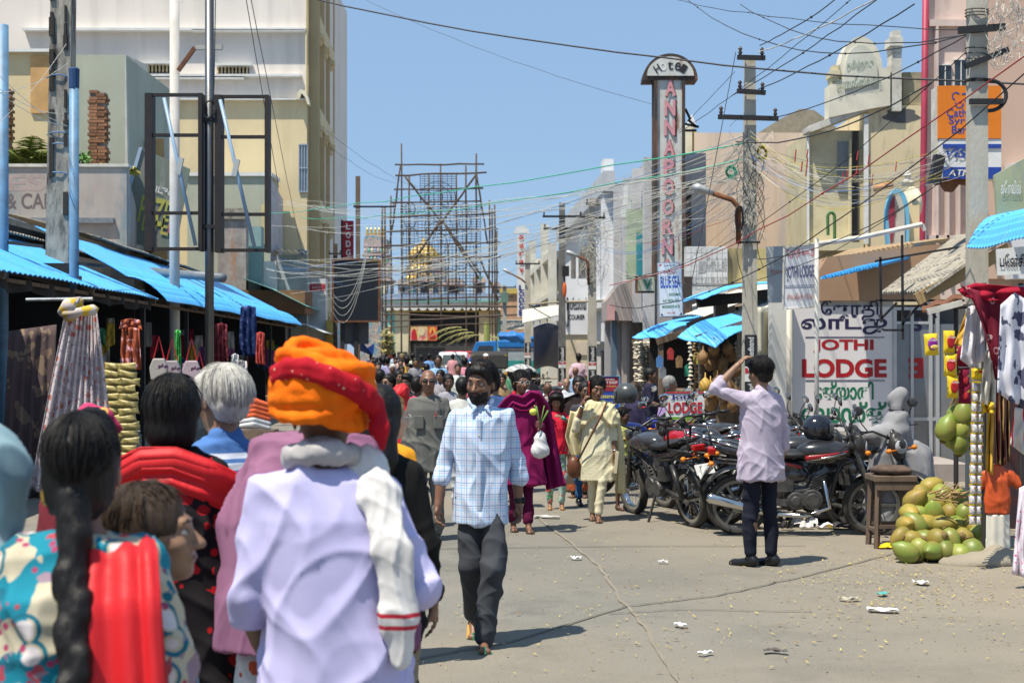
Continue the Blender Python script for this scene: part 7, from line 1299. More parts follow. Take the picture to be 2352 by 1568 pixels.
    b=B(); b.tube([(.16,-.11,.56),(.22,-.12,.3),(.0,-.13,.22),(-.35,-.13,.24)],[.02,.02,.02,.024],8); b.tube([(-.35,-.14,.24),(-.5,-.15,.29),(-.92,-.15,.4),(-.95,-.15,.41)],[.03,.048,.052,.035],10); b.ob('exhaust',chrome if stripe or spoke else eng,T,smooth=True)
    b=B(); b.tube([(.44,0,.93),(.42,-.1,.98),(.4,-.2,1.03),(.3,-.36,1.02)],.013,6); b.tube([(.44,0,.93),(.42,.1,.98),(.4,.2,1.03),(.3,.36,1.02)],.013,6); hb=b.ob('handlebar',bkp,T,smooth=True)
    for sy in (-1,1):
        b=B(); b.tube([(.345,sy*.27,1.022),(.29,sy*.375,1.018)],.019,8); b.tube([(.37,sy*.25,1.03),(.42,sy*.36,1.03)],.006,4); b.ob('grip',seatm,hb,smooth=True)
        if mirrors: b=B(); b.tube([(.38,sy*.24,1.03),(.36,sy*.3,1.12),(.38,sy*.34,1.2)],.006,5); mm=b.ob('mirror_arm',bkp,T); b=B(); b.ell((.385,sy*.35,1.245),(.014,.07,.046),12,8,Matrix.Rotation(R(-12),3,'Y')); b.ob('mirror_shell',bkp,mm,smooth=True); b=B(); b.ell((.372,sy*.35,1.246),(.007,.062,.04),12,8,Matrix.Rotation(R(-12),3,'Y')); b.ob('mirror_glass',mirr,mm,smooth=True)
    s=SD(.02); s.ell((.5,0,.88),(.09,.09,.09)); 
    if big: s.chain([(.52,0,.82),(.5,0,.93),(.45,0,1.0)],[.085,.075,.035],sq=((1,0,0),.5))
    hl=sdob('headlight',s,.013,bkp if big else eng,T); b=B(); b.ell((.555,0,.87),(.03,.075,.075),12,8); b.ob('lens',mat('lens_glass',(.5,.52,.55),.08,bump=0),hl,smooth=True)
    b=B(); b.beam((-.05,.1,.28),(-.12,.26,.0),.02); b.beam((-.12,.26,.004),(-.06,.27,.004),.03,.008); b.ob('side_stand',bkp,T); b=B(); b.beam((-.1,-.12,.26),(.1,-.22,.25),.02); b.ob('foot_peg',bkp,T)
    b=B(); b.obox((-.35,-.075,.34),(.5,.02,.07)); b.ob('chain_cover',eng,T)
    b=B()
    for sy in (-.11,.11): b.tube([(-.45,sy,.82),(-.72,sy,.9),(-.84,sy*.5,.92)],.012,6)
    b.tube([(-.84,-.055,.92),(-.84,.055,.92)],.012,6)
    if rack:
        for sy in (-.13,.13): b.tube([(-.5,sy,.78),(-.55,sy,1.02),(-.9,sy,1.02),(-.95,sy,.8)],.014,6); b.tube([(-.5,sy,.8),(-.98,sy,.8)],.012,6)
        for i in range(4): b.tube([(-.6-.1*i,-.13,.8),(-.6-.1*i,.13,.8)],.01,5)
    b.ob('grab_rail',bkp if rack else chrome,T,smooth=True)
    b=B()
    for i in range(5): sd_=rnd.random()*3; b.tube([(.42,.05*math.sin(sd_+i),.98),(.52,.1*math.sin(i*2+sd_),.9-.05*i),(.44,.04,.7),(.2,.06*math.sin(i),.62)],.005,4)
    b.ob('control_cable',bkp,T)
    return T
def mx(px,Y): return (px-1176)*Y/F
def clone(src,x,Y,yaw,lb,lean=8): 
    c=copytree(src,None,lb,(x,Y,0)); c.rotation_euler=(R(lean),0,R(yaw)); return c
M1=moto(mx(1846,13.75),13.75,-2,'black motorcycle with red and silver stripes, side on, nearest the viewer',stripe=(.35,.01,.015))
M2=moto(mx(1800,14.45),14.45,1,'dusty black motorcycle just behind the red striped one',(.03,.03,.032))
M3=moto(mx(1522,15.1),14.95,112,'old spoked motorcycle with rear carrier seen from behind, plate TN.74 AC.0195',(.04,.04,.045),spoke=True,rack=True,big=False,lean=-7)
M4=moto(mx(1610,15.6),15.6,118,'red tank motorcycle between the carrier bike and the striped bike',(.35,.01,.02),lean=-8,spoke=True)
M5=moto(mx(1480,17.3),17.3,150,'blue motorcycle behind the boy in the yellow shirt',(.01,.03,.35),lean=-8,mirrors=True)
clone(M2,mx(1655,16.1),16.1,128,'black motorcycle behind the red tank one',-8); clone(M2,mx(1700,16.9),16.9,140,'dark motorcycle deep in the row, left of the lavender shirt man',-8)
clone(M1,mx(1610,17.0),17.3,125,'motorcycle with red stripes in front of the standing lodge sign',-8); clone(M2,mx(1745,15.4),15.4,8,'dark motorcycle mostly hidden behind the lavender shirt man'); clone(M2,mx(1850,15.3),15.3,4,'dark motorcycle behind the nearest two, mirrors up'); clone(M1,mx(1740,18),18,20,'motorcycle near the foot of the crowded pole')
clone(M5,mx(1540,18.3),18.6,135,'blue tanked motorcycle by the souvenir stall counter',-8)
M6=moto(mx(1975,14.5),14.15,-62,'dark motorcycle with its front wheel turned towards the wooden stool',(.03,.03,.032),lean=6)
for i,(px,Y,yaw) in enumerate(((1235,38,170),(1262,36,165),(1290,35,172),(1248,33,175),(1282,31,168))): clone(M2 if i%2 else M1,mx(px,Y),Y,yaw,['dark motorcycle parked farthest under the blue tarpaulin','motorcycle second in the far row under the tarpaulin','motorcycle beside the dark concrete pole in the far row','motorcycle in front of the far row, left','motorcycle in front of the far row, right'][i],-6)
def helmet(loc,rz,m,lb,vis=True):
    T=E('helmet',loc,lb,'helmet',rz=rz); s=SD(.02); s.ell((0,0,.13),(.15,.125,.135)); s.ell((.07,0,.06),(.09,.1,.06)); s.ell((0,0,-.06),(.2,.2,.085),cut=True); s.ell((.16,0,.13),(.07,.1,.05),cut=True,k=.01); sdob('shell',s,.01,m,T)
    b=B(); b.grid(lambda a,c:((.142+.006*math.sin(PI*c))*math.cos((a-.5)*2.1)+.005,.122*math.sin((a-.5)*2.1)/.87,.085+.1*c),12,4,.003); b.ob('visor',mat('visor',(.12,.13,.14),.08,alpha=.75,bump=0,spec=.9),T,smooth=True); return T
helmet((M1.location.x+.13,13.7,.9),.1,mat('helmet_black',(.015,.017,.025),.15,coat=.5,bump=0),'glossy black helmet resting on the tank of the nearest motorcycle')
# grey covered scooter
T=E('covered_scooter',(PX(2085,0,13.6).x,13.9,0),'scooter hidden under a grey cloth cover with a pointed hood','covered scooter'); q=13.7/F; X=lambda px:(px-2085)*q; Z=lambda py:zp(py,13.7)
gc_=mat('grey_cover',(.27,.27,.285),.75,col2=(.19,.19,.2),scale=3,bump=.1,bs=50)
s=SD(.06); s.loft([(.05,X(2090),.1,.3,.3),(.35,X(2088),.1,.27,.26),(Z(1075),X(2090),.1,.24,.22),(Z(1040),X(2085),.1,.19,.2)],fold=lambda t,z:1+.07*np.sin(8*t+3*z)); s.chain([(X(2050),0,.1),(X(2056),0,Z(1020)),(X(2078),0,Z(965))],[.17,.13,.09]); s.cone((X(2078),0,Z(990)),(X(2074),0,Z(970)),.13,.1)
s.chain([(X(2078),0,Z(965)),(X(2076),-.02,Z(935)),(X(2078),.02,Z(920)),(X(2087),.0,Z(908))],[.065,.05,.085,.05],k=.02); s.cone((X(2058),-.02,Z(1000)),(X(2016),-.12,Z(1000)),.06,.085,k=.03); s.cone((X(2050),-.05,Z(1010)),(X(2045),-.05,.1),.14,.17); s.cone((X(2130),.1,Z(1055)),(X(2135),.1,.15),.15,.2); s.cone((X(2095),.1,Z(1040)),(X(2148),.15,Z(1062)),.15,.1); s.cone((X(2150),.2,Z(1065)),(X(2160),.2,.15),.1,.16); s.cone((X(2100),.05,Z(1000)),(X(2080),0,Z(970)),.06,.06,k=.05)
sdob('cover',s,.015,gc_,T,it=1,fold=(.05,11,9,.6,.25)); b=B(); b.tube([(X(2078)+.07*math.cos(t),.06*math.sin(t)-.01,Z(942)) for t in np.linspace(0,6.28,14)],.01,5); b.ob('tie',iron,T)
b=B(); b.tube([(X(2035),0,.02),(X(2045),0,.03)],.02,6); b.ob('stand_foot',bkp,T)
# ---------------- far vehicles
def rbox(T,name,pts,y0,y1,m,bev=.05): b=B(); b.prism(pts,lambda x,z:(y0,x,z),lambda x,z:(y1,x,z)); return b.ob(name,m,T,bevel=bev)
YV=88; T=E('white_suv',(PX(1040,0,YV).x,YV,0),'white sport utility car seen from behind near the temple','car'); w=.9
cw_=mat('car_white',(.75,.76,.78),.25,coat=.6,bump=0,var=.1)
rbox(T,'body',[(0,.45),(0,.95),(.08,1.15),(.3,1.78),(.6,1.86),(3,1.84),(3.6,1.2),(4.6,1.05),(4.7,.5)],-w,w,cw_,.12); b=B(); b.hexa([(-.7,-.02,1.2),(.7,-.02,1.2),(.7,.1,1.2),(-.7,.1,1.2),(-.6,.2,1.68),(.6,.2,1.68),(.6,.3,1.68),(-.6,.3,1.68)]); b.ob('rear_window',mat('car_glass',(.08,.1,.1),.1,bump=0),T)
for sx in (-1,1):
    b=B(); b.obox((sx*.72,-.01,1.02),(.3,.08,.2)); b.ob('tail_light',redl,T); 
    for yy in (.8,3.8): b=B(); b.tube([(sx*.65,yy,.36),(sx*.88,yy,.36)],.36,18); b.ob('wheel',tyre,T)
b=B(); b.obox((0,-.02,.85),(.5,.02,.12)); b.ob('number_plate',white,T); b=B(); b.obox((0,-.04,.5),(1.75,.1,.25)); b.ob('bumper',mat('bumper_grey',(.4,.4,.42)),T)
b=B(); 
for sx in (-.7,.7): b.beam((sx,.8,1.92),(sx,2.6,1.92),.05)
b.ob('roof_rail',bkp,T)
T=E('red_car',(PX(1062,0,100).x,100,0),'red car roof showing behind the white sport utility car','car'); rbox(T,'body',[(0,.5),(.3,1.2),(.9,1.95),(3,1.95),(3.8,1.2),(4.4,.6)],-1.3,1.3,flat('car_red',(.35,.01,.02),.3),.1); rbox(T,'side_glass',[(.5,1.25),(1,1.8),(2.8,1.8),(3.4,1.25)],-1.31,1.31,glass,.0)
for sx in (-1,1):
    for yy in (.8,3.4): b=B(); b.tube([(sx*1.1,yy,.36),(sx*1.32,yy,.36)],.36,14); b.ob('wheel',tyre,T)
YT=72; T=E('blue_truck',(PX(1078,0,YT).x,YT,0),'blue covered truck parked across the far end of the street','truck'); bt=mat('truck_blue',(.02,.2,.6),.35,coat=.3,bump=0)
def bxz(T,nm,pts,y0,y1,m,bev=.04): b=B(); b.prxz(pts,y0,y1); return b.ob(nm,m,T,bevel=bev)
bxz(T,'cab',[(-.15,.6),(-.1,1.3),(.35,2.35),(1.4,2.4),(1.4,.6)],0,1.9,bt); bxz(T,'cab_window',[(.2,1.4),(.5,2.15),(1.2,2.15),(1.2,1.4)],-.02,0.01,glass,0); bxz(T,'roof_hood',[(1.45,2.0),(1.45,2.45),(4.2,2.45),(4.2,2.0)],-.1,1.9,bt,.1); bxz(T,'cargo_side',[(1.45,.7),(1.45,1.98),(4.2,1.98),(4.2,.7)],-.02,1.9,mat('cargo_grey',(.35,.42,.48),.6),.02)
bxz(T,'teal_panel',[(1.9,.8),(1.9,1.4),(3.9,1.4),(3.9,.8)],-.06,-.025,mat('teal_panel',(.03,.28,.28)),.0)
for xx in (.5,3.2): b=B(); b.tube([(xx,-.02,.42),(xx,.25,.42)],.42,18); b.ob('wheel',tyre,T)
T=E('blue_sheet_bundle',(0,0,0),'crumpled bright blue sheet bundle on top of the truck','tarpaulin'); s=SD(.1); c=PX(1178,772,71); s.ell((c.x,c.y,c.z),(.75,.5,.2)); s.ell((c.x+.6,c.y,c.z-.15),(.7,.4,.15)); sdob('bundle',s,.06,mat('blue_tarp2',(.03,.2,.62),.5),T,fold=(.12,3,5))
b=B(); b.grid(lambda a,c:PX(1225+75*a,(752+10*a)+(98)*c-15*math.sin(a*3),46+8*c-.5*math.sin(a*5+c*4)),20,10,.02); thing(b,'blue_tarpaulin',mat('dark_blue_tarp',(.01,.035,.14),.5),'dark blue tarpaulin sagging over the far motorcycles','tarpaulin',smooth=True)
slab([(1200,742),(1290,722),(1290,700),(1200,712)],50,56,asbw,'tin_roof','pale sloping sheet roof over the dark blue tarpaulin')
YR=52; T=E('auto_rickshaw',(PX(1124,0,YR).x,YR,0),'yellow auto rickshaw with black hood seen from behind','auto rickshaw'); ay=flat('rickshaw_yellow',(.7,.4,.02),.35)
rbox(T,'body',[(0,.3),(-.02,1.0),(.1,1.02),(2.3,.9),(2.6,.3)],-.64,.64,ay,.08); rbox(T,'hood',[(-.1,1.2),(-.05,1.72),(.2,1.84),(1.9,1.8),(2.2,1.4),(2.1,1.38),(1.8,1.65),(.3,1.65),(.15,1.2)],-.68,.68,mat('hood_black',(.035,.035,.035),.8,bump=.3),.05)
b=B(); b.box(-.5,.5,-.06,-.03,1.08,1.52); b.ob('rear_window',mat('rick_pane',(.4,.52,.5),.3),T); b=B()
for sx in (-.6,.6): b.box(sx-.05,sx+.05,-.05,.1,1.0,1.7)
b.ob('post',ay,T); b=B(); b.box(-.6,.6,-.06,-.02,.72,.95); b.ob('rear_panel',ay,T); text(T,'❤',0,0,.2,.2,redp,loc=(.2,-.07,1.28))
for sx in (-1,1): b=B(); b.obox((sx*.5,-.05,.7),(.12,.04,.1)); b.ob('tail_light',redl,T); b=B(); b.tube([(sx*.5,.35,.22),(sx*.62,.35,.22)],.22,14); b.ob('wheel',tyre,T)
b=B(); b.tube([(-.06,2.3,.22),(.06,2.3,.22)],.22,14); b.ob('wheel',tyre,T)
T=E('umbrella',PX(1196,852,30),'open grey white umbrella held over the crowd','umbrella'); rr=.36
for i in range(8):
    a0,a1=2*PI*i/8,2*PI*(i+1)/8; b=B(); b.grid(lambda a,c:((lambda t,r_:(r_*rr*math.cos(t),r_*rr*math.sin(t),.15*(1-r_**2)-.02*math.sin(PI*a)*r_))(a0+(a1-a0)*a,max(c,.01))),4,6,.002); b.ob('panel',mat('umbrella_cloth',(.48,.47,.45),.7,col2=(.38,.37,.35)),T,smooth=True); b=B(); b.tube([(0,0,.145),(rr*.6*math.cos(a0),rr*.6*math.sin(a0),.09),(rr*math.cos(a0),rr*math.sin(a0),-.0)],.004,4); b.ob('rib',iron,T)
b=B(); b.tube([(0,0,.2),(0,0,-.35)],.007,6); b.ob('shaft',iron,T)
# ---------------- people
def CL_(n,c,c2=None,**k): return cloth(n,c,c2,**k)
def part(root,b,name,m,smooth=True): return b.ob(name,m,root,smooth=smooth)
blk=CL_('navy_trouser',(.012,.014,.025)); grey_tr=CL_('charcoal_trouser',(.05,.055,.065)); shb=flat('shoe_black',(.012,.012,.013),.25); sand=flat('sandal_tan',(.4,.2,.05)); sdk=flat('sandal_dark',(.04,.025,.02))
def towel(J,root,m,pts,w,name='shoulder_towel',n=22,th=.006,amp=.02,extra=None,nf=11):
    pts=[Vector(p) for p in pts]
    def ip(a): k=a*(len(pts)-1); i=min(int(k),len(pts)-2); return pts[i].lerp(pts[i+1],k-i)
    def fn(a,c):
        p=ip(a); t=(ip(min(a+.02,1))-ip(max(a-.02,0))).normalized(); sd=t.cross(Vector((0,1 if abs(t.y)<.8 else 0,0 if abs(t.y)<.8 else 1))).normalized(); o=t.cross(sd)
        ww=w[0]+(w[1]-w[0])*a; return p+sd*(c-.5)*ww+o*amp*(.3+a)*math.sin(c*nf+a*3+1.5*math.sin(c*5))
    b=B(); b.grid(fn,n,26,th); return part(root,b,name,m)
# man in orange turban (foreground, back view)
def turban(root,J):
    hp,k=J['hp'],J['k']; c=hp(0,.005,.06); s=SD(.011)
    s.ell(c+V3(0,0,.02),(.112,.118,.085))
    for i in range(17):
        t=i/16; z=-.04+.135*t; R_=.128*math.cos((t-.36)*1.6); tilt=.34*math.sin(i*1.9)+.2; pts=[]
        for a in np.linspace(0,2*PI,17): pts.append(c+V3(R_*math.cos(a),R_*1.05*math.sin(a),z+tilt*.11*math.cos(a+i*.5)))
        s.chain(pts,[.0165]*17)
    sdob('turban',s,.0055,mat('turban_orange',(.88,.185,.006),.85,col2=(.78,.12,.004),scale=9,bump=.25,bs=160,spec=.15,dist=.002),root,it=3,fold=(.003,5,70,.3,1.4))
    s=SD(.008); pts=[c+V3(.135*math.cos(a)*1.02,.14*math.sin(a),.07+.0*a+.05*math.cos(a-.2)) for a in np.linspace(0.1,PI*1.05,12)]
    pts=[c+V3(.115,.07,.05),c+V3(.075,.115,.068),c+V3(.02,.142,.066),c+V3(-.04,.143,.045),c+V3(-.095,.118,.02),c+V3(-.13,.075,-.01),c+V3(-.15,.03,-.035)]
    pts=[V3(*p) for p in pts]
    for o_ in (-.011,.01): s.chain([p+V3(0,.004,o_) for p in pts],[.016,.017,.018,.019,.021,.024,.02])
    s.chain([pts[-1],pts[-1]+V3(-.01,.02,-.06),pts[-1]+V3(-.02,.03,-.11)],[.022,.028,.008])
    sdob('turban_band',s,.005,prn('bandhani_red',(.45,.008,.02),[('dot',42,.14,(.75,.4,.3))]),root,it=1,fold=(.005,8,60))
    s=SD(.03); s.ell(hp(0,.07,-.075),(.058*k,.03,.03)); sdob('nape_hair',s,.008,hair_m('grey'),root)
    s=SD(.02); n0=J['nb']; pts=[n0+V3(.085*math.cos(a),.075*math.sin(a)+.01,.035+.02*math.sin(a)) for a in np.linspace(0,2*PI,13)]; s.chain(pts,[.026]*13); sdob('neck_scarf',s,.008,CL_('grey_scarf',(.42,.4,.4)),root,fold=(.014,4,40))
    sh=J['sR']; tw=prn('towel_white',(.72,.7,.68),[('band',2,1.062,1.074,(.5,.03,.05)),('band',2,1.03,1.042,(.5,.03,.05))])
    s=SD(.03); a0=V3(sh[0]*.62,.03,sh[2]+.075); s.chain([V3(sh[0]*.5,-.1,sh[2]-.05),a0,V3(sh[0]*.86,.085,sh[2]+.0),V3(sh[0]*1.12,.13,sh[2]-.14),V3(sh[0]*1.22,.125,sh[2]-.32),V3(sh[0]*1.26,.12,sh[2]-.43)],[.032,.042,.048,.045,.043,.03],sq=((0,1,0),.6)); sdob('shoulder_towel',s,.006,tw,root,fold=(.017,4,36,.25,.15))
    b=B(); b.tube([J['wL'],J['wL']+V3(0,0,.01)],.03,8)
lav=mat('lavender_kurta',(.5,.48,.74),.9,col2=(.45,.43,.67),scale=4,bump=.12,bs=300,spec=.15,dist=.001)
person(772,3.85,'man in an orange turban and long lavender kurta, seen from behind in the foreground',yaw=180,H=1.70,sk='dark',hair=None,top=lav,top_kw=dict(hem=.26,flare=1.12,slv=.62,roll=1,sw=1.1,o=.022,fold=(.03,773,15,.4,.14)),bottom=('trousers',CL_('white_pyjama',(.6,.6,.62))),h=.008,bulk=.98,head=(0,0,4),lean=(.035,0),extra=turban,foldamp=.04,arms={'R':((-.085,.03,-.25),(.05,-.2,-.03)),'L':((.03,.03,-.27),(.0,-.16,-.15))},shoes=('sandal',sdk),wide=1.1)
# woman with braid
def redc_(): return mat('red_chiffon',(.62,.012,.018),.6,col2=(.5,.008,.012),scale=8,stretch=(1,1,.1),bump=.3,bs=40,spec=.4)
floral=prn('floral_kurti',(.5,.45,.33),[('noise',7,.5,(.01,.2,.28)),('dot',11,.26,(.6,.55,.55)),('ring',11,.32,.42,(.012,.13,.19)),('dot',24,.2,(.33,.05,.12)),('noise',14,.64,(.35,.06,.08)),('noise',9,.64,(.28,.2,.25))])
def braidx(root,J):
    n=J['nb']; towel(J,root,redc_(),[n+V3(-.09,-.08,-.06),n+V3(-.09,-.01,.0),n+V3(-.11,.09,-.02),n+V3(-.12,.155,-.12),n+V3(-.13,.185,-.3),n+V3(-.13,.195,-.55),n+V3(-.13,.2,-.9)],(.11,.2),'red_dupatta',n=40,amp=.009,nf=19,th=.005)
    g=flat('gold_trim',(.7,.45,.1),.3,metal=.7); b=B()
    for z in (-.5,-.52): b.tube([J['nb']+V3(.06+.12*(t-.5),.16,z) for t in (0,1)],.008,6)
    part(root,b,'hair_tie',g); b=B(); b.ell(J['hp'](.082,0,-.05),(.01,.01,.022),8,6); part(root,b,'earring',g)
    b=B(); b.tube([J['nb']+V3(-.05,.09,.0),J['nb']+V3(-.02,.13,-.2),J['nb']+V3(.03,.14,-.33)],.003,5); part(root,b,'kurti_cord',g)
person(186,3.05,'woman with a long thick black braid and teal patterned kurti, foreground left',yaw=183,H=1.605,sk='mid',hair=('braid','black',-.5),fem=True,top=floral,top_kw=dict(hem=.3,flare=1.1,slv=.45,sw=1.15,o=.02),bottom=('slim',CL_('teal_leg',(.02,.2,.25))),h=.008,bulk=1.15,foldamp=.03,extra=braidx,wide=1.2)
# girl in profile
redc=redc_()
def girlx(root,J):
    a=J['sL']+V3(.0,.0,.05)
    s=SD(.02); n=J['nb']; 
    for i in range(7): x=-.12+.04*i; s.chain([n+V3(x*.55+.03,-.02,.035-abs(x)*.15),n+V3(x+.02,.02,-.12),n+V3(x*1.1,.03,-.35),n+V3(x*1.1-.02,.03,-.72)],[.03,.032,.026,.024])
    s2=SD(.02)
    for i in range(7): y=-.1+.04*i; s2.chain([n+V3(-.06,y*.5+.03,.03),n+V3(-.2,y+.02,-.09),n+V3(-.235,y+.05,-.3),n+V3(-.24,y*1.3+.08,-.72)],[.026,.027,.022,.021])
    b=B(); b.ell(J['hp'](.08,-.0,-.045),(.007,.007,.007),8,6); part(root,b,'earring',flat('gold_trim',(.7,.45,.1),.3,metal=.7))
    s=SD(.01); s.chain([J['hp'](.055,-.045,.075),J['hp'](.08,-.01,.05),J['hp'](.075,.03,0)],[.018,.02,.02]); sdob('hair_lock',s,.006,hair_m('brown'),root,fold=(.006,5,80))
person(338,3.3,'girl in profile looking right with a red scarf over her shoulder, foreground left',yaw=100,H=1.435,sk='tan',hair=('pony','brown'),fem=True,top=floral,top_kw=dict(hem=.4,slv=.42,sw=1.0),bottom=('slim',CL_('teal_leg',(.02,.2,.25))),h=.006,head=(-6,-8,0),extra=girlx,foldamp=.012)
# pale headscarf at left edge
def hs(m,tail=.35,r_=.02):
    def f(root,J):
        hp=J['hp']; k=J['k']; s=SD(.03); o=r_; s.ell(hp(0,.02,.03),(.074*k+o,.096*k+o,.09*k+o)); s.ell(hp(0,.03,-.06),(.085*k,.085*k,.09*k)); s.cone(hp(0,.02,-.1),J['nb']+V3(0,.03,-.03),.085,.12); s.ell(hp(0,-.12,-.02),(.06*k,.075*k,.085*k),cut=True,k=.01)
        s.loft([(J['zS']-tail,0,.04,.16,.12),(J['zS']-.03,0,.02,.17,.12),(J['zS']+.05,0,.01,.12,.1)]); s.ell((0,-.25,J['zS']-.25),(.3,.2,.25),cut=True); sdob('headscarf',s,.01,m,root,fold=(.03,6,18))
    return f
person(-40,3.1,'woman in a pale blue grey headscarf at the left edge, foreground',yaw=178,H=1.56,sk='mid',hair=None,fem=True,top=floral,top_kw=dict(hem=.4,slv=.5),bottom=('slim',blk),h=.01,extra=hs(CL_('pale_blue_scarf',(.28,.42,.47)),.07),face=False)
# black hair woman with red scarf
bred=prn('black_red_kurta',(.012,.01,.012),[('dot',22,.3,(.42,.01,.015)),('dot',10,.25,(.3,.008,.012)),('noise',4.5,.53,(.012,.01,.012)),('noise',9,.63,(.36,.01,.015))])
def redx(root,J):
    n=J['nb']
    for dz,w_ in ((0,.14),(.03,.09)): towel(J,root,redc,[n+V3(-.27,-.02,-.2+dz),n+V3(-.23,.08,-.13+dz),n+V3(-.14,.135,-.075+dz),n+V3(-.03,.15,-.03+dz),n+V3(.08,.145,-.03+dz),n+V3(.16,.12,-.07+dz),n+V3(.22,.04,-.12+dz),n+V3(.22,-.06,-.2+dz)],(w_,w_*.9),'red_scarf',n=44,amp=.012,nf=15,th=.004)
    towel(J,root,redc,[n+V3(.17,.05,-.02),n+V3(.19,.13,-.1),n+V3(.2,.14,-.22),n+V3(.2,.14,-.34)],(.1,.12),'scarf_end',amp=.012,nf=15,th=.004)
    b=B(); w=J['wR']
    for i,c in enumerate(((.6,.55,.55),(.5,.03,.15),(.45,.03,.3))):
        b=B(); e=(J['eR']-J['wR'])/np.linalg.norm(J['eR']-J['wR']); b.tube([w+e*(.02+.014*i)+V3(.034*math.cos(t),.034*math.sin(t),0) for t in np.linspace(0,6.28,12)],.005,5); part(root,b,'bangle',flat('bangle%d'%i,c,.3))
person(430,4.9,'woman with loose black hair, red scarf and black red kurta, foreground left',yaw=182,H=1.655,sk='tan',hair=('bob','black'),fem=True,lean=(.05,0),top=bred,top_kw=dict(hem=.25,flare=1.05,slv=.88,sw=1.1,o=.02),bottom=('trousers',CL_('black_cloth',(.01,.01,.01))),h=.009,bulk=1.12,arms={'R':((-.07,.0,-.27),(-.07,-.08,-.22)),'L':((.04,0,-.27),(0,-.06,-.22))},extra=redx,foldamp=.03)
x,y,z=PX(578,1535,4.75); s=SD(.03); s.ell((0,0,-.05),(.05,.06,.12)); s.cone((0,0,.0),(0,0,.12),.03,.015); V_,Q_=s.build(.01); o=link('plastic_bag',mesh_np('plastic_bag',folds(relax(V_.astype(float),Q_,1),normals(V_,Q_),.02,2,30),Q_),prn('white_bag',(.65,.65,.65),[('noise',12,.6,(.5,.1,.05))]),None,(x,y,z)); tag(o,'white printed plastic bag held low by the woman with bangles','bag')
# white haired man in striped polo
polo=prn('blue_polo',(.07,.17,.42),[('band',2,1.0,1.31,(.015,.03,.12)),('band',2,1.325,1.35,(.6,.65,.75)),('band',2,1.365,1.385,(.6,.65,.75))])
person(512,5.3,'white haired man in a blue striped polo, seen from behind, looking left',yaw=215,H=1.685,sk='tan',hair=('thick','white'),top=polo,top_kw=dict(slv=.45,collar=1,sw=1.12),bottom=('trousers',grey_tr),h=.009,bulk=1.12,head=(14,4,0),foldamp=.02)
# mauve scarf woman, black haired woman, blond child
mauve=CL_('mauve_scarf',(.26,.12,.2),(.21,.09,.16))
person(722,4.75,'woman wrapped in a mauve scarf, mostly hidden behind the turbaned man',yaw=180,H=1.74,sk='mid',hair=('bun','black'),fem=True,top=mauve,top_kw=dict(hem=.45,slv=.9,sw=1.3,o=.05,fold=(.04,5,26,.15,.12)),bottom=('slim',blk),h=.009,bulk=1.3,foldamp=.05,face=False)
leop=prn('leopard_print',(.3,.24,.16),[('dot',30,.3,(.02,.015,.012))])
person(872,5.3,'woman in black with a leopard print skirt, partly hidden right of the turban',yaw=180,H=1.62,sk='mid',hair=('long','black'),fem=True,top=CL_('black_cloth',(.01,.01,.01)),top_kw=dict(hem=.42,slv=.9),bottom=('skirt',leop,.05,.8),h=.012,face=False)
def kidx(root,J):
    b=B(); 
    for sg in (1,-1): b.tube([J['hp'](sg*.031+.022*math.cos(t),-.1,.005+.018*math.sin(t)) for t in np.linspace(0,6.28,12)],.002,4); b.tube([J['hp'](sg*.052,-.098,.008),J['hp'](sg*.078,0,.01)],.002,4)
    part(root,b,'spectacles',flat('silver_rim',(.5,.5,.5),.3))
person(893,8.0,'fair haired child with spectacles in a mustard orange shirt',yaw=148,H=1.5,sk='pale',hair=('short','blond'),top=CL_('mustard',(.62,.26,.015)),top_kw=dict(slv=.45,hem=.42,sw=1.05),bottom=('trousers',CL_('black_cloth',(.01,.01,.01))),h=.009,extra=kidx,head=(-28,0,0))
# man in checked shirt
plaid=prn('checked_shirt',(.60,.68,.83),[('line',0,15,.06,(.16,.22,.42)),('line',2,15,.06,(.16,.22,.42)),('line',0,15,.07,.45,(.25,.5,.75)),('line',2,15,.07,.45,(.25,.5,.75)),('line',0,15,.04,.2,(.3,.33,.45)),('line',2,15,.04,.2,(.3,.33,.45))])
def chkx(root,J):
    hp,k=J['hp'],J['k']; b=B(); g=flat('sunglass_lens',(.03,.015,.01),.08)
    for sg in (1,-1): b.ell(hp(sg*.034,-.055,.115),V3(.027,.016,.018)*k,12,6)
    b.tube([hp(-.07,-.03,.1),hp(0,-.07,.12),hp(.07,-.03,.1)],.004,5); part(root,b,'sunglasses',g)
    b=B(); w=J['wL']; e=J['eL']-w; e=e/np.linalg.norm(e); b.tube([w+e*.0,w+e*.03],.03,12); b.obox(Vector(w+e*.015)+Vector((.03,0,0)),(.012,.04,.04)); part(root,b,'watch',iron)
    b=B(); 
    for i in range(7): z=J['zS']-.02-.085*i; y=min([r_[2]-r_[4] for r_ in J['rows'] if 1])-.024; b.ell((-.012,-.128 if i else -.11,z),(.005,.004,.005),8,5)
    part(root,b,'shirt_button',flat('button_cream',(.6,.55,.4)))
    s=SD(.004); n=J['nb']; 
    for sg in (1,-1): s.chain([n+V3(sg*.065,.03,.045),n+V3(sg*.062,-.035,.04),n+V3(sg*.035,-.085,.0),n+V3(sg*.055,-.1,-.03)],[.017,.017,.014,.007]); 
    sdob('collar',s,.005,plaid,root); b=B(); b.grid(lambda a,c:(-.028+.032*a,-.118-.012*math.sin(c*2.5),J['zS']+.01-.58*c),2,20,.004); part(root,b,'placket',plaid)
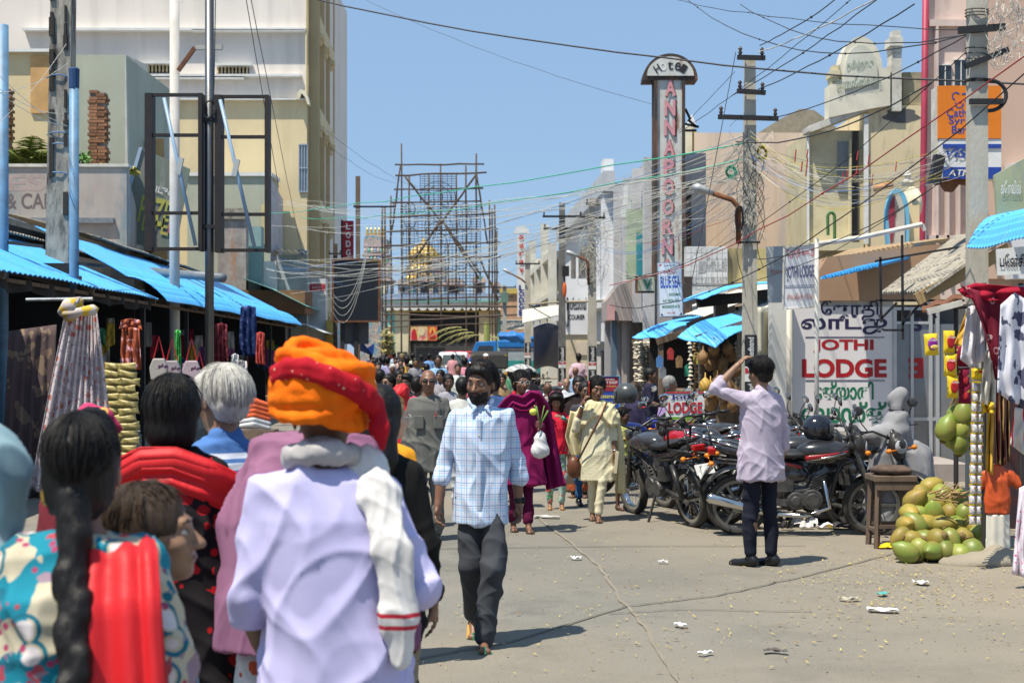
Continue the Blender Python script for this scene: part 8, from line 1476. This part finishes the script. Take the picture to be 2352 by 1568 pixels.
person(1104,8.55,'bearded man walking in a white and blue checked shirt and dark trousers, centre',yaw=2,H=1.69,sk='mid',hair=('thick','black'),beard='black',top=plaid,top_kw=dict(slv=.68,roll=1,hem=.435,sw=1.0,vneck=1,flare=1.03),bottom=('trousers',grey_tr),shoes=('sandal',flat('sandal_yellow',(.55,.28,.03)),flat('green_strap',(.02,.2,.1))),h=.0065,head=(-24,6,3),legs={'L':((-.005,-.13,-.005),(-.055,-.13,-.02)),'R':((.02,-.03,.0),(.03,.26,.06)),'Rtoe':(0,-1,-.9)},arms={'R':((-.05,.03,-.27),(-.03,-.05,-.245)),'L':((.04,.05,-.27),(.02,.0,-.245)),'Rcurl':.8,'Lcurl':.8},extra=chkx,foldamp=.03,bulk=.93)
# man in lavender white shirt with hand on head
def headarm(root,J):
    b=B(); w=J['wR']; part
lsh=CL_('lilac_shirt',(.44,.385,.48),(.4,.35,.44))
s=person(1748,11.7,'man in a pale lilac shirt with one hand on his head, back turned',yaw=208,H=1.705,sk='tan',hair=('thick','black'),top=lsh,top_kw=dict(slv=(.62,.72),roll=1,hem=.42,sw=1.1,collar=1,flare=1.05),bottom=('slim',blk),shoes=('shoe',shb),h=.0075,head=(6,8,0),arms={'L':((.19,-.13,.075),(-.16,.07,.185)),'Lpalm':(-.3,0,-1),'Lcurl':.5,'R':((-.05,.02,-.27),(-.0,-.05,-.25))},legs={'L':((0,-.02,0),(.02,-.02,0)),'R':((0,.01,0),(-.015,.03,0)),'Ltoe':(.45,-1,0),'Rtoe':(.45,-1,0)},foldamp=.024)
# grey safari man
gs=CL_('grey_safari',(.13,.13,.12),(.1,.1,.095)); 
def safx(root,J):
    b=B()
    for sg in (1,-1): b.ell(J['hp'](sg*.032,-.098,.007),(.026,.008,.017),12,6)
    b.tube([J['hp'](-.075,0,.012),J['hp'](-.055,-.085,.014),J['hp'](.055,-.085,.014),J['hp'](.075,0,.012)],.003,5); part(root,b,'sunglasses',iron)
    for sg in (1,-1): b=B(); b.box(sg*.09-.045,sg*.09+.045,-.152,-.128,J['zS']-.24,J['zS']-.12); b.ob('pocket',gs,root,bevel=.006)
    b=B(); b.box(.06,.07,-.158,-.15,J['zS']-.13,J['zS']-.09); b.ob('red_pen',redp,root)
person(984,13.3,'bald man in dark sunglasses and grey safari suit facing the viewer',yaw=4,H=1.6,sk='mid',hair=None,top=gs,top_kw=dict(hem=.41,slv=.9,sw=1.15,collar=1),bottom=('trousers',gs),shoes=('shoe',shb),h=.009,bulk=1.08,extra=safx,foldamp=.03)
# magenta woman
mg=CL_('magenta',(.2,.006,.075),(.16,.005,.06))
def magx(root,J):
    towel(J,root,mg,[(-.2,-.09,J['zS']-.1),(-.1,-.13,J['zS']+.02),(.02,-.13,J['zS']-.02),(.12,-.1,J['zS']+.06),(.22,.0,J['zS']-.08),(.28,.06,J['zS']-.4),(.33,.05,J['zS']-.72),(.36,.03,J['zS']-.85)],(.13,.2),'dupatta',amp=.03,n=34,nf=17)
    kidx(root,J); b=B(); 
    for i in range(6): b.tube([J['wL']+V3(0,-.05,0),J['wL']+V3(rnd.uniform(-.06,.08),-.06,.13+.08*rnd.random())],.005,4)
    part(root,b,'flower_stem',flat('stem_green',(.15,.3,.05))); b=B(); b.ell(J['wL']+V3(-.07,-.06,.13),(.04,.03,.035),7,5); part(root,b,'flower',flat('flower_yellow',(.6,.6,.1)))
    s=SD(.03); w=J['wL']+V3(0,-.04,-.05); s.chain([w,w+V3(0,0,-.07),w+V3(0,0,-.17)],[.012,.05,.075]); s.ell(w+V3(0,0,-.2),(.09,.07,.07)); sdob('carrier_bag',s,.008,CL_('white_carrier',(.62,.62,.62)),root,fold=(.012,3,30))
person(1196,14.0,'woman with glasses in a magenta kurta holding a white bag and flowers',yaw=6,H=1.575,sk='mid',hair=('bun','black'),fem=True,top=mg,top_kw=dict(hem=.3,flare=1.45,slv=.7,sw=1.05,o=.02),bottom=('slim',CL_('magenta_dark',(.09,.004,.035))),shoes=('sandal',sdk),h=.009,head=(18,0,0),arms={'L':((.05,-.05,-.26),(-.03,-.2,.03)),'R':((-.05,0,-.27),(.01,-.04,-.24))},legs={'R':((0,-.1,0),(0,.05,.0)),'L':((0,0,0),(0,-.1,0))},extra=magx,foldamp=.03)
# girl in red tee covering her face
flp=prn('mint_floral',(.33,.5,.44),[('noise',14,.6,(.55,.12,.1)),('noise',20,.62,(.1,.25,.12))])
def gx(root,J):
    b=B(); w=J['wL']; b.tube([w+V3(-.01,0,-.01),w+V3(.015,0,.015)],.026,10); part(root,b,'wristwatch',flat('teal_watch',(.05,.45,.42)))
    b=B(); b.tube([J['hp'](.075*math.cos(t)*1.1,-.02-.05*math.sin(t)*0,.06+.07*math.sin(t)) for t in np.linspace(0,PI,9)],.006,5); part(root,b,'hair_band',flat('pink_band',(.5,.1,.2)))
person(1277,15.97,'girl in a red tee and mint floral leggings shading her face with both hands',yaw=0,H=1.33,sk='tan',hair=('bangs','black'),fem=True,top=CL_('coral_red',(.68,.02,.05)),top_kw=dict(hem=.47,slv=.3,sw=.95),bottom=('slim',flp),shoes=('sandal',sand),h=.008,head=(0,18,0),arms={'L':((.14,-.1,-.13),(-.18,-.12,.11)),'R':((-.16,-.08,-.04),(.1,-.1,.2))},extra=gx)
# woman in orange sari behind
def sarix(m,hem=.5):
    def f(root,J): towel(J,root,m,[(.17,-.05,J['zS']-.5),(.1,-.15,J['zS']-.25),(-.02,-.15,J['zS']-.1),(-.1,-.1,J['zS']+.04),(-.15,.06,J['zS']),(-.18,.12,J['zS']-.4)],(.22,.3),'sari_drape',amp=.015)
    return f
person(1330,17.3,'woman in an orange and black sari between the girl and the phone caller',yaw=-4,H=1.47,sk='mid',hair=('bun','black'),fem=True,top=prn('orange_black',(.55,.07,.015),[('noise',9,.56,(.02,.01,.01))]),top_kw=dict(hem=.5,slv=.35),bottom=('skirt',prn('brown_ikat',(.1,.07,.05),[('dot',26,.2,(.3,.24,.15)),('band',2,.1,.17,(.35,.08,.03))]),.07,.95),shoes=('sandal',sdk),h=.01,extra=sarix(CL_('dark_sari',(.03,.02,.02))))
person(1340,16.4,'person in blue jeans hidden behind the phone caller',yaw=10,H=1.42,sk='dark',hair=('short','black'),top=CL_('dark_grey_top',(.06,.06,.07)),bottom=('slim',CL_('blue_jeans',(.03,.1,.24))),shoes=('shoe',shb),h=.014,X=mx(1344,16.4))
# woman in cream on the phone
crm=mat('cream_embroidery',(.64,.6,.42),.85,col2=(.58,.53,.36),scale=30,bump=.5,bs=60,spec=.2,dist=.004); cry=CL_('cream_shawl',(.68,.6,.36))
def crx(root,J):
    z=J['zS']; s=SD(.03); s.loft([(z-.17,0,-.01,.235,.15),(z-.06,0,0,.225,.135),(z+.04,0,0,.15,.105),(z+.085,0,.0,.085,.08)]); s.ell((0,-.2,z-.2),(.12,.16,.13),cut=True,k=.02); s.cone(J['nb']+V3(0,-.02,.02),J['nb']+V3(0,-.05,.2),.055,.09,cut=True); sdob('shawl',s,.009,cry,root,fold=(.03,6,24))
    towel(J,root,cry,[(-.2,.03,z-.05),(-.26,.05,z-.3),(-.2,.06,z-.5)],(.16,.12),'shawl_tail'); towel(J,root,cry,[(.19,.06,z-.1),(.24,.08,z-.4),(.25,.08,z-.9)],(.1,.1),'shawl_tail')
    b=B(); b.tube([(.1,-.1,z+.06),(.02,-.165,z-.12),(-.1,-.17,z-.35),(-.2,-.1,z-.55)],.012,6,flat_=.6); st_=part(root,b,'bag_strap',flat('brown_leather',(.13,.045,.02),.4)); s=SD(.02); s.ell((-.24,-.05,z-.62),(.075,.07,.12)); sdob('handbag',s,.01,flat('brown_leather',(.13,.045,.02),.4),root)
    h_=J['wR']; b=B(); b.obox(Vector(J['hp'](-.088,-.02,.0)),(.012,.06,.13),Matrix.Rotation(.25,3,'X')); b.ob('phone',flat('red_phone',(.6,.05,.03),.3),root,bevel=.004)
    b=B(); b.obox(Vector(J['wL'])+Vector((.01,-.05,-.1)),(.03,.16,.22),Matrix.Rotation(.1,3,'Y')); b.ob('notebook',flat('book_cream',(.55,.47,.32)),root)
    for d in 'LR': b=B(); w=J['w'+d]; e=J['e'+d]-w; e=e/np.linalg.norm(e); b.tube([w+e*.01,w+e*.022],.03,12); part(root,b,'bangle',chrome)
person(1371,14.9,'woman in a cream kurta and shawl talking on a red phone',yaw=-2,H=1.5,sk='mid',hair=('long','black'),fem=True,top=crm,top_kw=dict(hem=.285,flare=1.15,slv=(.68,.66),sw=1.08,o=.018),bottom=('slim',CL_('cream_leg',(.66,.6,.42))),shoes=('sandal',sdk),h=.008,head=(12,12,8),arms={'R':((-.1,-.08,-.23),(.08,-.1,.27)),'Rpalm':(1,.1,0),'Rcurl':.7,'L':((.04,.0,-.27),(.02,-.07,-.24))},legs={'L':((-.02,-.1,0),(-.05,-.12,-.0)),'R':((.02,0,0),(.02,.06,0))},extra=crx,foldamp=.02)
person(1430,15.9,'small boy in a yellow green printed shirt and black shorts beside the bikes',yaw=35,H=1.14,sk='dark',hair=('short','black'),top=prn('boy_shirt',(.5,.5,.15),[('noise',12,.64,(.12,.12,.04))]),top_kw=dict(slv=.4,hem=.45,sw=1.05),bottom=('shorts',CL_('black_cloth',(.01,.01,.01))),shoes=('sandal',sdk),h=.009,head=(20,10,0))
person(1493,22,'man in a dark shirt standing at the souvenir stall counter',yaw=70,H=1.52,sk='dark',hair=('short','black'),top=CL_('dark_blue_shirt',(.02,.02,.045)),top_kw=dict(slv=.45),bottom=('trousers',grey_tr),shoes=('shoe',shb),h=.012,arms={'L':((.02,-.08,-.25),(-.02,-.2,-.02)),'R':((-.02,-.06,-.26),(.02,-.2,-.05))})
person(1522,20.5,'grey haired man in a lilac shirt leaning towards the stall',yaw=100,H=1.42,sk='mid',hair=('short','grey'),lean=(0,-.1),top=CL_('violet_shirt',(.36,.25,.5)),top_kw=dict(slv=.6),bottom=('trousers',CL_('pale_trouser',(.45,.47,.5))),shoes=('shoe',shb),h=.012,arms={'L':((.02,-.12,-.22),(0,-.2,.0)),'R':((-.02,0,-.27),(0,-.05,-.25))})
person(1458,18.4,'man in dark clothes beside the blue motorcycle under the grey helmet',yaw=150,H=1.38,sk='dark',hair=('short','brown'),top=CL_('dark_violet',(.035,.03,.07)),top_kw=dict(slv=.6),bottom=('trousers',blk),shoes=('shoe',shb),h=.014)
helmet(PX(1438,930,17),2.6,mat('helmet_grey',(.06,.065,.065),.3,coat=.4,bump=0),'dark grey helmet perched on the mirror of the blue motorcycle')
def seatx(root,J): pass
# background crowd
CR=[(905,802,60,(.4,.5,.65),'light blue shirt, back turned, near the temple',180,'s'),(924,812,42,(.55,.35,.33),'pale pink shirt and olive cap, back turned',175,'cap'),(948,811,50,(.5,.53,.45),'pale green shirt walking to the temple',180,'s'),(967,815,46,(.02,.02,.022),'black shirt in the far crowd, back turned',185,'s'),(986,812,52,(.15,.3,.6),'bright blue shirt near the temple',180,'s'),(877,817,40,(.05,.1,.07),'dark green top left in the far crowd',170,'s'),(862,824,34,(.1,.25,.25),'teal top below the billboard posts',160,'s'),(890,819,38,(.35,.33,.5),'grey lilac shirt left of the pink shirt',190,'s'),(902,836,35,(.7,.13,.03),'orange sari and white hair facing the viewer',0,'wf'),(922,840,33,(.6,.1,.04),'small figure in orange red beside the white haired woman',20,'f'),(941,836,35,(.35,.35,.35),'grey shirt with black stripes in the far crowd',-20,'s'),(957,824,38,(.02,.03,.1),'navy shirt walking away in the far crowd',180,'s'),(1003,824,40,(.12,.2,.42),'steel blue shirt, back turned, left of the white car',180,'s'),(1040,813,60,(.6,.3,.33),'pink shirt behind the white car',175,'s'),(1052,836,30,(.6,.63,.58),'white short sleeved shirt facing the viewer',0,'s'),(1116,812,44,(.6,.03,.02),'red shirt and white cap behind the yellow rickshaw',10,'wcap'),(1068,836,36,(.05,.03,.05),'dark purple clothes near the white shirted man',0,'f'),
(872,850,22,(.1,.1,.1),'black and white striped shirt, back turned',200,'stripe'),(894,860,19.5,(.04,.12,.11),'teal shirt and dark glasses beside the orange turban',-40,'g'),(936,860,19.5,(.03,.03,.035),'dark shirt, young, face turned left, behind the red headscarf',-25,'s'),(960,866,18,(.6,.08,.15),'bright pink shirt bending away behind the grey safari suit',150,'s'),(1012,850,26,(.32,.3,.33),'grey blouse with hair tied, right of the sunglasses man',-20,'f'),(1030,860,20.5,(.3,.3,.34),'striped scarf and dark face behind the checked shirt man',10,'fs'),(1062,868,16.5,(.6,.6,.56),'white shirt half hidden behind the checked shirt man',185,'s'),(1135,862,16,(.04,.08,.2),'dark blue shirt behind the magenta dress',170,'s'),(1152,858,24,(.3,.2,.1),'brown dress left of the magenta dress',5,'f'),(1205,856,18,(.62,.66,.7),'white shirt with red backpack strap behind the magenta dress',160,'pack'),(1199,846,29.6,(.2,.15,.15),'bald head just below the umbrella',0,'b'),(1214,848,26,(.015,.015,.02),'black tee below the right rim of the umbrella',170,'s'),(1258,880,22,(.35,.35,.36),'cropped hair and grey top above the girl in red',190,'b'),(1301,868,25,(.6,.63,.68),'bald smiling man in a white vest',0,'b'),(1322,842,31,(.3,.42,.6),'light blue shirt beside the dark concrete pole',180,'b'),(1329,812,40,(.6,.42,.5),'pale pink shirt walking away beside the white gate',180,'s'),(1146,850,30,(.45,.3,.25),'tan top between the rickshaw and the umbrella',175,'f'),(1078,846,27,(.4,.1,.12),'maroon top near the back of the rickshaw',180,'f'),(850,842,26,(.4,.38,.36),'beige shirt at the left edge of the crowd',160,'s'),(915,852,25,(.45,.45,.48),'white shirt with dark collar in the left crowd',30,'s'),(980,836,33,(.2,.3,.5),'denim blue shirt above the bald sunglasses man',180,'s'),(1092,838,34,(.55,.5,.4),'cream shirt in front of the rickshaw',180,'s'),(1172,846,33,(.1,.25,.15),'green dress behind the umbrella',175,'f'),(868,832,30,(.3,.05,.08),'dark red dress under the billboard',10,'f'),(846,870,17,(.05,.05,.06),'black clothes just right of the turban',175,'s')]
cn=['white','sky blue','grey','maroon','mustard','dark green','pink','navy','cream','brown']; cv=[(.62,.62,.6),(.25,.42,.65),(.25,.25,.27),(.2,.02,.05),(.5,.3,.03),(.03,.12,.06),(.6,.25,.32),(.02,.03,.1),(.58,.52,.38),(.18,.1,.06)]
pl_=['by the garland post','under the festival banner','beside the temple column','near the roller shutter','left of the white car','behind the billboard legs']
for i in range(34):
    Y=rnd.uniform(30,85); px=rnd.uniform(848,1015) if i%4 else rnd.uniform(1060,1160); j=(i*7)%10; Hh=rnd.uniform(1.5,1.72); CR.append((px,HZ-(Hh-1.75)*F/Y,Y,cv[j],cn[j]+' top, a small figure '+pl_[i%6]+(', near side' if Y<50 else ', far side' if Y>66 else ''),rnd.choice([180,170,190,0,15]),rnd.choice('sssf')))
for i,(px,ty,Y,c,lb,yw,k) in enumerate(CR):
    H=1.75-(ty-HZ)*Y/F; fem=k in('f','fs','wf'); near=Y<28
    def ex(root,J,k=k):
        if k in('cap','wcap'): s=SD(.02); s.ell(J['hp'](0,.01,.06),(.09,.1,.07)); s.ell(J['hp'](0,-.1,.05),(.05,.06,.012)); sdob('cap',s,.015,CL_('olive_cap',(.18,.17,.08)) if k=='cap' else CL_('white_cap',(.65,.65,.65)),root)
        if k=='pack': s=SD(.02); s.chain([(.1,-.1,J['zS']),(.1,0,J['zS']+.08),(.12,.13,J['zS']-.02),(.12,.15,J['zS']-.2)],[.03]*4); sdob('backpack_strap',s,.014,CL_('red_strap',(.5,.01,.02)),root)
        if k=='g': safx_g(root,J)
    def safx_g(root,J): b=B(); b.ell(J['hp'](.032,-.095,.007),(.026,.008,.017)); b.ell(J['hp'](-.032,-.095,.007),(.026,.008,.017)); part(root,b,'sunglasses',iron)
    tm2=prn('striped_tee',(.05,.05,.055),[('line',2,16,.3,(.5,.48,.42))]) if k=='stripe' else CL_('crowd_%02d_%02d_%02d'%tuple(int(v*99) for v in c),c)
    hr=None if k in('b','cap','wcap') else ('bun','white' if k=='wf' else 'black') if fem else (rnd.choice(['short','thick']),'black')
    bt_=('skirt',CL_('skirt_%02d_%02d'%(int(c[0]*70),int(c[2]*70)),tuple(v*.6 for v in c)),.08,.9) if fem else ('trousers',[blk,grey_tr,CL_('khaki_tr',(.25,.2,.13)),CL_('pale_trouser',(.45,.47,.5))][i%4])
    st_=rnd.choice([.12,.18,-.12,0])
    person(px,Y,('woman, ' if fem else 'man, ')+lb if not lb.startswith(('bald','small')) else ('man, ' if lb[0]=='b' else 'child, ')+lb,yaw=yw,H=min(max(H,1.3),1.8),sk=rnd.choice(['dark','mid','mid','tan']),hair=hr,fem=fem,top=tm2,top_kw=dict(slv=rnd.choice([.4,.45,.85]),hem=.3 if fem else .43,sw=1.05),bottom=bt_,shoes=('shoe',shb) if near else None,h=.015 if near else .026,hands=near,face=near or yw<90,group='people in the far crowd' if not near else None,arms={'L':((.05,-.03,-.27),(0,rnd.uniform(-.2,-.03),-.2)),'R':((-.05,.03,-.27),(0,rnd.uniform(-.2,-.03),-.22))},legs={'L':((0,-abs(st_)*.6,0),(0,-st_,0)),'R':((0,0,0),(0,st_,0))},extra=ex)
def rsx(root,J): hs(redc,.45,.02)(root,J)
person(921,14.2,'woman under a bright red headscarf and red dress, back turned',yaw=170,H=1.42,sk='mid',hair=None,fem=True,top=redc,top_kw=dict(hem=.4,slv=.9,sw=1.1),bottom=('skirt',CL_('red_skirt',(.4,.01,.02)),.1,1),h=.012,extra=rsx)
def pkx(root,J): s=SD(.02); s.chain([J['hp'](-.08,-.02,.05),J['hp'](-.04,-.0,.1),J['hp'](.02,0,.118),J['hp'](.07,0,.085)],[.02,.024,.024,.02]); sdob('head_cloth',s,.009,prn('pink_gold_cloth',(.6,.05,.15),[('noise',9,.55,(.6,.35,.1))]),root)
person(212,4.9,'person with a pink and gold cloth on the hair, peeking over the braided woman',yaw=180,H=1.55,sk='mid',hair=('short','black'),fem=True,top=CL_('maroon_top',(.15,.02,.03)),bottom=('slim',blk),h=.013,extra=pkx,face=False)
x,y,z=PX(586,940,7.0); T=E('cloth_bundle',(x,y,z),'bundle of folded orange and white cloth on display behind the striped polo','cloth bundle')
for i in range(6): s=SD(.01); s.chain([(-.07,0,.03-.022*i),(0,-.02,.04-.022*i),(.07,0,.02-.022*i)],[.012,.018,.012]); sdob('folded_cloth',s,.007,CL_('coral_cloth',(.7,.13,.05)) if i<4 else CL_('white_cloth2',(.6,.6,.6)),T)
b=B(); b.box(-.1,.1,-.05,.1,-z,-.1); b.ob('stand',wood,T)
finish_text()
